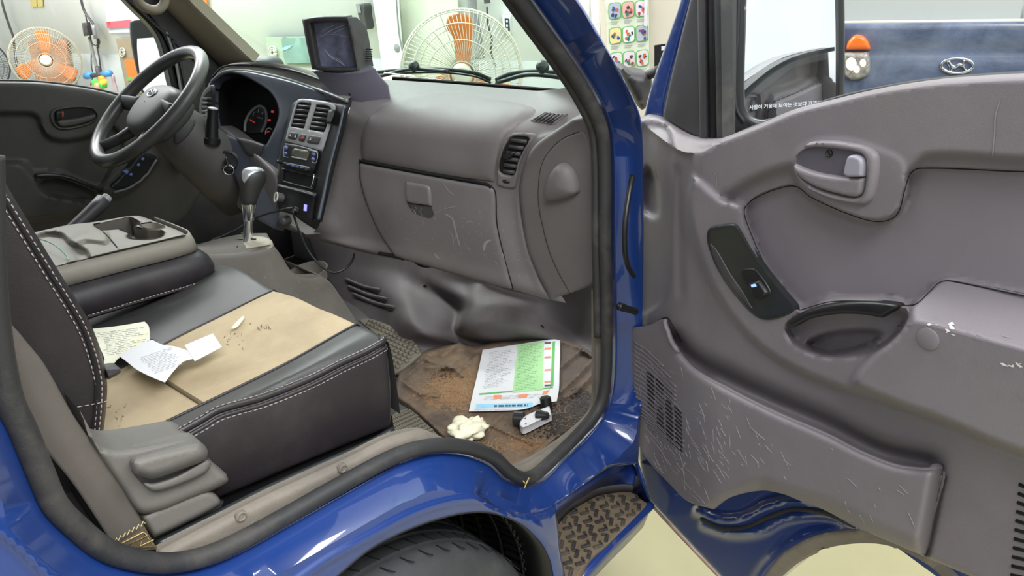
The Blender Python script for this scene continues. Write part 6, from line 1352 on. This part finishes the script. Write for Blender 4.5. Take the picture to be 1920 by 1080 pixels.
# ================================================================== phone mount
mth = thing('phone_mount', 'white plastic phone mount arm with black knobs lying on the mat by the form', 'phone mount', on(1000, 790, z=.706))
MPn = Plane((0, 0, .728), (0, 0, 1))
patch('mount_arm', [(974, 795), (980, 784), (992, 776), (1030, 761, 0), (1034, 777, 0), (1008, 790), (988, 800), (979, 802)], MPn, M_WHITE, mth, h=.004, bev=2, step=4, skirt=.016)
lathe('clamp_wheel', [(.014, -.012), (.017, -.010), (.017, .010), (.014, .012), (0, .012)], on(973, 785, z=.72), (.5, -.8, 0), M_GLOSS, mth, 28)
lathe('suction_cone', [(.014, 0), (.013, .006), (.009, .018), (.008, .024), (.004, .027), (0, .027)], on(1008, 779, z=.73), (.3, -.75, .15), M_GLOSS, mth, 24)
lathe('mount_joint', [(.013, -.014), (.013, .014), (.008, .018), (0, .018)], on(1024, 757, z=.722), (.2, .3, .9), M_BLACK, mth, 24)
for q in ((985, 785), (986, 795)): lathe('arm_screw', [(.002, 0), (.002, .001), (0, .001)], MPn.pt([q], .004)[0], (0, 0, 1), M_BLACK, mth, 8)
sw2 = ob('dry_grass_sprig', *merge(tube_vf([on(983, 916, y=-.83), on(987, 906, y=-.83), on(992, 896, y=-.825)], .0012, 5), tube_vf([on(986, 908, y=-.83), on(981, 902, y=-.83)], .001, 5)), mat('dry_grass', srgb(190, 170, 90), .8))
tag(sw2, 'tiny dry grass sprig stuck on the rubber seal by the step', 'grass sprig')
# ================================================================== front wheel
ty_ = thing('front_tyre', 'worn dark tyre inside the blue wheel arch', 'tyre', (.338, -.74, .43))
prf = [(.20, -.085), (.25, -.10), (.31, -.104), (.345, -.098), (.362, -.088), (.370, -.072)]
for y0 in (-.052, -.018, .018, .052): prf += [(.371, y0-.006), (.363, y0-.003), (.363, y0+.003), (.371, y0+.006)]
prf += [(.370, .072), (.362, .088), (.345, .098), (.31, .104), (.25, .10), (.20, .085)]
tyo = lathe('tyre_body', prf, (.338, -.745, .43), (0, 1, 0), M_TYRE, ty_, 96, angle=50)
V, Fc = [], []
for i in range(60):
    a = 2*PI*i/60
    for y0, dy in ((-.075, .02), (-.035, .02), (.0, .02), (.035, .02), (.075, .02)):
        for t in (0,):
            p = [np.array([.338+.3716*math.cos(a+o_), -.745+y0+yy, .43+.3716*math.sin(a+o_)]) for yy, o_ in ((-.012, 0), (0, .02), (.012, .03))]
            v, f = tube_vf(p, .0014, 4); V, Fc = merge((V, Fc), (v, f))
add_geo(tyo, V, Fc, M_VOID)
lathe('wheel_disc', [(.2, .02), (.19, -.03), (.12, -.04), (.08, -.07), (0, -.07)], (.338, -.745, .43), (0, 1, 0), M_SILVER, ty_, 48)
# ================================================================== things along the workshop wall
Wt = Plane(WA+WN*.012, WN)
def wp(name, poly, m, parent=None, h=.01, off=0, **k): return patch(name, poly, Plane(Wt.o+WN*off, WN), m, parent, h=h, bev=0, step=40, skirt=.008+off*0, **k)
# doorway left of the fan and its frame
struct(wp('trim_3', [(690, -60, 0), (742, -60, 0), (752, 75, 0), (762, 170, 0), (722, 170, 0), (708, 60, 0)], M_WALLW, h=.09))
struct(seam('trim_4', [(739, -60), (748, 60), (757, 110), (765, 170)], Plane(Wt.o+WN*.1, WN), .006, M_GREY))
d1 = wp('door_1', [(745, -60, 0), (855, -60, 0), (868, 200, 0), (768, 200, 0)], mat('cream_door_paint', srgb(206, 210, 190), .6), h=.02); struct(d1)
lathe('door_knob', [(.012, 0), (.012, .03), (.028, .04), (.028, .06), (0, .065)], Plane(Wt.o+WN*.03, WN).pt([(757, 88)])[0], WN, M_GREY, d1, 20)
# cardboard sheet and leaning posters
def fan(name, lab, c, nrm, R, m_cage, m_blade, grp=None, seed=0, hub_m=None, nblade=3, blade_rot=0, base=True, floorz=None, depth=.09):
    c = np.asarray(c, float); t = thing(name, lab, 'fan', c, grp); M = axes(nrm, np.cross(unit(nrm), [0, 0, 1]))
    V, Fc = [], []
    def pt(r, a, z): return c+M @ np.array([r*math.cos(a), r*math.sin(a), z])
    for rr_, zz_ in ((1, 0), (.97, .35), (.80, .75), (.55, .95), (.22, 1.0), (.97, -.35), (.7, -.8)):
        V, Fc = merge((V, Fc), tube_vf([pt(R*rr_, a, depth*zz_) for a in np.linspace(0, 2*PI, 48, endpoint=False)], .006 if rr_ == 1 else .0026, 6, closed=True))
    for i in range(84):
        a = 2*PI*i/84; pr = [pt(R*.20, a-.25, depth), pt(R*.5, a-.12, depth*.95), pt(R*.8, a-.03, depth*.75), pt(R*.97, a, depth*.33), pt(R, a, 0)]
        V, Fc = merge((V, Fc), tube_vf(pr, .0016, 4))
    for i in range(24):
        a = 2*PI*i/24; V, Fc = merge((V, Fc), tube_vf([pt(R*.15, a, -depth), pt(R*.7, a, -depth*.8), pt(R, a, 0)], .002, 4))
    ob('cage', V, Fc, m_cage, t)
    for k in range(nblade):
        a0 = 2*PI*k/nblade+blade_rot; rows_ = []
        for rr_, w0, w1, tw in ((.14, -.9, .6, .5), (.3, -.50, .38, .45), (.55, -.30, .26, .35), (.78, -.24, .34, .28), (.92, -.12, .24, .22)):
            row = []
            for s in np.linspace(0, 1, 7):
                aa = a0+w0+(w1-w0)*s; z = (s-.5)*-tw*R*.35*rr_*1.2; row.append(pt(R*rr_, aa, z))
            rows_.append(row)
        loft('fan_blade', rows_, m_blade, t, nu=14, seg=3, solid=.004)
    lathe('hub_cap', [(R*.17, -.02), (R*.17, depth*.9), (R*.13, depth*1.05), (R*.05, depth*1.1), (0, depth*1.1)], c, nrm, hub_m or m_cage, t, 32)
    lathe('fan_motor', [(R*.12, -depth*2.2), (R*.2, -depth*2.0), (R*.2, -depth*.6), (R*.1, -depth*.5)], c, nrm, M_DARK, t, 24)
    if floorz is not None:
        b = c-np.asarray(nrm)*depth*1.4; ob('fan_stand', *merge(tube_vf([b, np.array([b[0], b[1], floorz+.03])], .022, 12), lathe_vf([(.24, 0), (.24, .03), (.03, .05)], (b[0], b[1], floorz), (0, 0, 1), 32)), M_CREAM, t)
    return t
CW = np.array([CAM[0], CAM[1], 0])
cf2 = on(866, 138, x=2.25); n2 = unit([CAM[0]-cf2[0], CAM[1]-cf2[1], .12])
Rf = 113/FPX*((cf2-CAM) @ CF)
fan('pedestal_fan', 'large cream cage fan with orange blades standing beyond the windscreen', cf2, n2, Rf, M_CREAM, M_ORANGE, blade_rot=-(PI/2+.12), floorz=0)
cl1 = Plane(Wt.o+WN*.35, WN).pt([(86, 113)])[0]; Rl = 58/FPX*((cl1-CAM) @ CF)
M_CAGE2 = mat('dull_cage_wire', srgb(176, 170, 150), .5)
fan('wall_fan', 'wall mounted fan with translucent orange blades left of the hanging cables', cl1, unit(CAM-cl1), Rl, M_CAGE2, M_ORANGE, hub_m=M_CREAM, blade_rot=.3)
cl2 = Plane(Wt.o+WN*.35, WN).pt([(-42, 122)])[0]
fan('wall_fan', 'dark wall fan cut off by the left picture edge', cl2, unit(CAM-cl2), Rl, mat('dark_cage_wire', srgb(70, 70, 72), .5), M_GREY, blade_rot=.6)
bx = wp('cardboard_sheet', [(52, 78, 0), (122, 76, 0), (140, 168, 0), (70, 170, 0)], mat('rust_cardboard', srgb(186, 122, 84), .9, var=.15), h=.03); tag(bx, 'rust coloured cardboard sheet behind the wall fan', 'cardboard')
ps = wp('leaning_poster', [(217, 72, 0), (262, 72, 0), (275, 175, 0), (238, 175, 0)], mat('brown_poster', srgb(150, 136, 112), .7, var=.1), h=.03); tag(ps, 'tall brown and orange poster leaning on the wall left of the far mirror', 'poster')
PSs = Plane(Wt.o+WN*.043, WN)
patch('poster_orange_field', [(233, 110, 0), (256, 110, 0), (264, 150, 0), (241, 152, 0)], PSs, M_ORANGE, ps, h=.001, bev=0, step=20, skirt=.001)
for r in (4, 8): ob('poster_ring', *tube_vf(PSs.pt([(229+r*.6*math.cos(a), 98+r*math.sin(a)) for a in np.linspace(0, 6.2, 20)]), .006, 5), M_CREAM, ps)
patch('poster_green_mark', [(236, 146, 0), (247, 144, 0), (248, 150, 0), (238, 152, 0)], PSs, M_GRN2, ps, h=.002, bev=0, step=20, skirt=.001)
ps2 = wp('framed_picture', [(497, 70, 0), (600, 68, 0), (606, 150, 0), (508, 150, 0)], mat('pale_green_picture', srgb(166, 178, 156), .7, var=.08, vscale=2), h=.03); tag(ps2, 'pale green picture panel with round motif behind the dash monitor', 'picture')
PSt = Plane(Wt.o+WN*.043, WN)
patch('picture_field', [(527, 72, 0), (600, 70, 0), (604, 118, 0), (534, 119, 0)], PSt, mat('teal_picture_field', srgb(128, 158, 148), .7, var=.2, vscale=3), ps2, h=.001, bev=0, step=20, skirt=.001)
for r in (5, 8, 12): ob('picture_ring', *tube_vf(PSt.pt([(511+r*.6*math.cos(a), 99+r*math.sin(a)) for a in np.linspace(0, 6.2, 20)]), .006, 5), M_CREAM, ps2)
patch('picture_bird', [(523, 96, 0), (535, 87), (548, 85), (540, 92), (530, 95)], PSt, mat('pale_blue_print', srgb(150, 190, 190), .7), ps2, h=.003, bev=0, step=10, skirt=.001)
bn = wp('white_banner', [(186, -40, 0), (262, -40, 0), (268, 60, 0), (205, 62, 0), (197, 20, 0)], mat('banner_white', srgb(216, 220, 232), .7), h=.004); tag(bn, 'bluish white banner with red stripe on the wall beside the far mirror', 'banner')
patch('red_stripe', [(199, 41, 0), (246, 37, 0), (247, 50, 0), (201, 53, 0)], Plane(Wt.o+WN*.018, WN), mat('red_banner_stripe', srgb(206, 92, 104), .7), bn, h=.001, bev=0, step=20, skirt=.001)
for i, q in enumerate([[(55, -8, 0), (67, -8, 0), (69, 13, 0), (58, 14, 0)], [(69, -8, 0), (78, -8, 0), (80, 12, 0), (71, 13, 0)]]):
    s_ = wp('yellow_sticker', q, mat('yellow_sticker_print', srgb(196, 180, 110), .7), h=.004); tag(s_, ['left', 'right'][i]+'most of the two yellow stickers high on the far wall', 'sticker', 'yellow wall stickers')
def cable(lab, pts, r=.012, m=None, off=.06, name='wall_cable', grp='cables hanging on the far wall'):
    P = Plane(Wt.o+WN*off, WN).pt(crv(pts, 6, closed=False)); o = ob(name, *tube_vf(P, r, 6), m or M_DARK); tag(o, lab, 'cable', grp); return o
cable('dark cable hanging down the wall at the far left', [(3, 0), (8, 20), (18, 50), (25, 70), (28, 100), (38, 155)])
cable('thick dark cable running down to the grey junction boxes', [(150, -10), (158, 20), (175, 45), (182, 60), (184, 90)])
cable('thin cable looped under the junction boxes', [(160, 28), (168, 60), (172, 80), (180, 86), (187, 82), (185, 72)], r=.006)
cable('straight pale conduit down to the tool rack', [(168, 70), (172, 90), (178, 115), (184, 140)], r=.016, m=M_GREY)
cable('thin cable hanging to the coloured tools', [(172, 88), (171, 120), (174, 140), (170, 160)], r=.005)
cable('cable running along the poster edge left of the blue handle', [(182, 88), (186, 108), (189, 130), (200, 165)], r=.007)
jb = thing('junction_box', 'dark grey round switch box hanging on the wall cables', 'switch box', Plane(Wt.o+WN*.1, WN).pt([(160, 58)])[0], 'junction boxes')
J = Plane(Wt.o+WN*.09, WN)
patch('box_shell', [(153, 43, 0), (163, 42, 0), (168, 66, 0), (157, 68, 0)], J, M_DARK, jb, h=.06, bev=2, step=6, skirt=.03)
jb2 = thing('junction_box', 'long pale grey switch box hanging right of the dark one', 'switch box', J.pt([(176, 60)])[0], 'junction boxes')
patch('box_shell', [(170, 47, 0), (177, 47, 0), (183, 72, 0), (176, 73, 0)], J, M_GREY, jb2, h=.05, bev=2, step=6, skirt=.03)
sk = wp('wall_socket', [(171, 113, 0), (176, 112, 0), (178, 125, 0), (173, 126, 0)], M_WHITE, h=.05); tag(sk, 'small white socket halfway down the cables', 'socket')
to_ = thing('squeegee', 'tool with blue T handle and coloured grips hanging on the far wall', 'tool', J.pt([(182, 145)])[0])
ob('blue_handle', *tube_vf(J.pt([(161, 143), (172, 141)], .05), .03, 10), mat('blue_grip', srgb(64, 140, 206), .5), to_)
ob('blue_handle', *tube_vf(J.pt([(194, 139), (206, 137)], .05), .03, 10), bpy.data.materials['blue_grip'], to_)
ob('handle_bar', *tube_vf(J.pt([(170, 142), (196, 139)], .05), .02, 8), M_DARK, to_)
ob('tool_shaft', *tube_vf(J.pt([(182, 125), (190, 165)], .05), .022, 8), M_DARK, to_)
for q, cc, nm in (((179, 155), (86, 206, 84), 'green_grip'), ((191, 149), (236, 150, 60), 'orange_grip'), ((193, 153), (232, 214, 70), 'yellow_grip'), ((193, 159), (70, 190, 80), 'lower_green_grip'), ((184, 162), (240, 160, 120), 'peach_grip')):
    lathe(nm, [(.0, -.03), (.03, -.025), (.036, 0), (.03, .025), (0, .03)], J.pt([q], .09)[0], WN, mat(nm, srgb(*cc), .6), to_, 16)
hs = [J.pt([p], .03)[0] for p in ((205, 139), (211, 142), (214, 155), (219, 172))]; ho2 = tube('pink_hose', hs, .016, mat('grey_pink_hose', srgb(172, 146, 156), .6)); tag(ho2, 'greyish pink hose hanging right of the blue handle', 'hose')
# handset, thermostat, charger, pipe
h1 = thing('wall_handset', 'black and grey wall handset high behind the dash monitor', 'handset', J.pt([(679, 30)])[0])
patch('handset_body', [(667, 8, 0), (682, 8), (685, 30), (689, 52), (686, 56, 0), (680, 50), (672, 30)], J, M_DARK, h1, h=.05, bev=2, step=6, skirt=.06)
patch('handset_label', [(668, 9, 0), (674, 9, 0), (677, 24, 0), (670, 24, 0)], Plane(J.o+WN*.052, WN), M_GREY, h1, h=.002, bev=0, step=6, skirt=.001)
th = thing('wall_controller', 'white wall controller with dark display right of the fan', 'wall controller', J.pt([(951, 46)])[0])
patch('controller_body', [(941, 28, 0), (957, 29, 0), (960, 65, 0), (945, 65, 0)], Wt, M_WHITE, th, h=.04, bev=1.5, step=8, skirt=.01)
patch('controller_display', [(946, 34, 0), (954, 35, 0), (956, 58, 0), (948, 57, 0)], Plane(Wt.o+WN*.041, WN), M_GLOSS, th, h=.002, bev=0, step=8, skirt=.001)
for y_ in (38, 46, 53): patch('display_symbol', [(948.6, y_, 0), (952, y_, 0), (952.4, y_+4, 0), (949, y_+4, 0)], Plane(Wt.o+WN*.044, WN), M_WTXT, th, h=.001, bev=0, step=5, skirt=.001)
pp = cable('grey pipe running down the wall behind the big fan', [(883, -20), (886, 20), (893, 60), (900, 110)], r=.03, m=M_GREY, name='wall_pipe', grp=None)
cable('thin charger cable drooping right of the pipe', [(913, 12), (915, 45), (922, 75), (920, 95), (930, 130)], r=.006)
ch = wp('charger_plug', [(906, -8, 0), (916, -8, 0), (918, 6, 0), (908, 7, 0)], M_DARK, h=.05); tag(ch, 'black charger plug high on the wall above the fan', 'charger')
sg = wp('orange_sign_corner', [(370, -20, 0), (384, -20, 0), (389, 20, 0), (382, 20, 0), (372, 5, 0)], M_ORANGE, h=.02); tag(sg, 'orange edged sign cut off by the top edge above the pillar', 'sign')
# poster cabinet seen between the pillar and the door
cb3 = Plane(WA+WN*.55, WN)
cab = thing('beige_cabinet', 'beige steel cabinet carrying an instruction poster between pillar and door', 'cabinet', cb3.pt([(1200, 300)])[0])
M_BEIGE = mat('beige_cabinet_paint', srgb(206, 200, 182), .6)
patch('cabinet_body', [(1118, -80, 0), (1420, -80, 0), (1400, 420, 0), (1150, 420, 0)], cb3, M_BEIGE, cab, h=.01, bev=1, step=60, skirt=.4)
patch('cabinet_recess', [(1227, 85, 0), (1262, 80, 0), (1250, 135, 0), (1227, 135, 0)], cb3, M_VOID, cab, h=.012, bev=0, step=20, skirt=.001)
patch('recess_label', [(1240, 87, 0), (1247, 86, 0), (1246, 94, 0), (1240, 95, 0)], cb3, M_WHITE, cab, h=.016, bev=0, step=20, skirt=.001)
struct(wp('trim_5', [(1080, -80, 0), (1104, -80, 0), (1104, 300, 0), (1080, 300, 0)], M_WALLW, h=.08))
struct(wp('trim_6', [(1106, -80, 0), (1120, -80, 0), (1130, 300, 0), (1116, 300, 0)], M_WALLW, h=.3))
po = patch('instruction_poster', [(1133, -60, 0), (1215, -60, 0), (1217, 135, 0), (1140, 142, 0)], cb3, mat('pale_green_poster', srgb(214, 222, 200), .7), None, h=.016, bev=0, step=30, skirt=.004)
tag(po, 'instruction poster with rows of framed cartoons on the beige cabinet', 'poster')
CP = Plane(cb3.o+WN*.018, WN)
cols = {(0, 0): (170, 182, 200), (1, 0): (226, 170, 160), (2, 0): (226, 206, 214), (0, 1): (232, 210, 150), (1, 1): (222, 232, 226), (2, 1): (176, 176, 184), (0, 2): (214, 210, 208), (1, 2): (216, 206, 206), (2, 2): (214, 206, 206)}
inks_ = [(150, 60, 60), (40, 80, 170), (40, 120, 90), (70, 60, 80), (200, 90, 60), (50, 50, 60)]
mm_ = {}
def cm(c):
    if c not in mm_: mm_[c] = mat('poster_ink', srgb(*c), .8)
    return mm_[c]
rg = np.random.RandomState(11)
for r_ in range(3):
    for c_ in range(3):
        x0 = 1141+c_*25.0+r_*1.0; y0 = 6+r_*46.5-c_*2.3; w_, h_ = 23, 31
        if (c_, r_) == (0, 2): x0 += 1
        fr1 = [(x0, y0+3), (x0+3, y0), (x0+w_-3, y0-1.8), (x0+w_, y0+1.2), (x0+w_+.6, y0+h_-5), (x0+w_-2, y0+h_-2.6), (x0+3.6, y0+h_), (x0+.8, y0+h_-3)]
        pic = patch('poster_frame', fr1, CP, M_GRN2, po, h=.001, bev=0, step=12, skirt=.0005)
        fr2 = [(x0+1.5, y0+4), (x0+4, y0+1.5), (x0+w_-4, y0-.2), (x0+w_-1.5, y0+2.4), (x0+w_-1, y0+h_-6), (x0+w_-3, y0+h_-4.2), (x0+4.6, y0+h_-1.6), (x0+2.2, y0+h_-4)]
        patch('poster_cartoon_field', fr2, CP, cm(cols[(c_, r_)]), pic, h=.002, bev=0, step=12, skirt=.0005)
        V, Fc = [], []
        for k in range(7):
            xx, yy = x0+rg.uniform(5, 17), y0+rg.uniform(6, 22); q = crv([(xx, yy), (xx+rg.uniform(2, 5), yy+rg.uniform(-1, 1)), (xx+rg.uniform(1, 4), yy+rg.uniform(3, 8)), (xx-rg.uniform(0, 2), yy+rg.uniform(2, 6))], 2)
            P = CP.pt(q, .0035+.0003*k); add_geo(pic, P, [list(range(len(P)))], cm(inks_[rg.randint(6)]))
        for k in range(2):
            q = [(x0+4, y0+h_+3.5+k*3.6), (x0+w_-4-k*3, y0+h_+2.3+k*3.6), (x0+w_-4-k*3, y0+h_+4+k*3.6), (x0+4, y0+h_+5.2+k*3.6)]; add_geo(pic, CP.pt(q, .003), [(0, 1, 2, 3)], M_INK)
ss_ = patch('white_paper_strip', [(1210, -60, 0), (1216, -60, 0), (1213, 50, 0), (1207, 48, 0)], CP, M_WHITE, None, h=.01, bev=0, step=20, skirt=.003); tag(ss_, 'white paper strip hanging over the poster edge', 'paper strip')
# ================================================================== truck parked behind the open door
o_ = CAM+unit(rays([(1760, 110)])[0])*2.75; nh = CAM-o_; nh[2] = 0; TPk = Plane(o_, unit(nh))
M_NAVY = mat('hazy_navy_paint', srgb(78, 88, 112), .28, coat=.5, var=.35, vscale=6, dust=.75, dcol=(.24, .28, .36), dscale=3.5, dlo=.46, dhi=.72)  # haze and reflections of the door glass painted in as paler blue patches
pk = thing('parked_truck', 'dark navy truck front with lit headlamp and oval badge, seen through the door window', 'truck', TPk.pt([(1760, 300)])[0])
tf = patch('truck_front_panel', [(1560, 44, 0), (1700, 42), (2050, 38, 0), (2050, 330, 0), (1560, 330, 0)], TPk, M_NAVY, pk, h=.03, bev=5, step=14, hfun=lambda q: .03-.012*np.exp(-((q[:, 1]-98)/7)**2), skirt=.2)
patch('truck_white_ledge', [(1540, -90, 0), (2060, -90, 0), (2060, 36, 0), (1700, 41, 0), (1540, 43, 0)], Plane(TPk.o-TPk.n*.05, TPk.n), mat('off_white_panel', srgb(186, 189, 184), .7), pk, h=.004, bev=0, step=40, skirt=.02)
ob('ledge_edge', *tube_vf(TPk.pt([(1560, 43), (1760, 41), (2050, 37)], .0), .006, 6), M_CREAM, pk)
M_HL = mat('headlamp_lens', srgb(240, 220, 180), .1, emit=(1, .72, .38), es=2.2); M_TS = mat('orange_indicator', srgb(236, 110, 40), .15, emit=(1, .25, .05), es=.15)
Q = Plane(TPk.o+TPk.n*.03, TPk.n)
ob1 = patch('indicator_lamp', [(1586, 93, 0), (1590, 78), (1604, 65), (1620, 68), (1630, 82), (1632, 93, 0)], Q, M_TS, pk, h=.03, bev=6, step=4, skirt=.01)
ob2 = patch('headlamp', [(1582, 98, 0), (1628, 97, 0), (1632, 115), (1630, 138), (1615, 148), (1595, 150), (1583, 142, 0)], Q, mat('headlamp_glass', srgb(150, 146, 140), .08, var=.5, vscale=60, coat=1), pk, h=.03, bev=7, step=4, skirt=.01)
for q, r in (((1596, 120), 10), ((1618, 118), 6), ((1606, 130), 6)): patch('lamp_glow', [(q[0]+r*math.cos(a), q[1]+r*1.2*math.sin(a)) for a in np.linspace(0, 6.28, 9)[:-1]], Plane(Q.o+Q.n*.03, Q.n), M_HL, ob2, h=.003, bev=2, step=4, skirt=.002)
em = [(1795+30*math.cos(a), 123+14*math.sin(a)) for a in np.linspace(0, 2*PI, 40, endpoint=False)]
bd2 = ob('oval_badge', *tube_vf(Q.pt(em, .008), .0042, 8, closed=True), M_CHROME, pk)
for pts, r_ in (([(1777, 114), (1783, 125), (1782, 134)], .006), ([(1809, 112), (1806, 122), (1812, 132)], .006), ([(1780, 121), (1790, 126), (1798, 121), (1808, 124)], .005)):
    ob('badge_letter', *tube_vf(Q.pt(crv(pts, 3, closed=False), .008), r_, 6, flat=.4), M_CHROME, bd2)
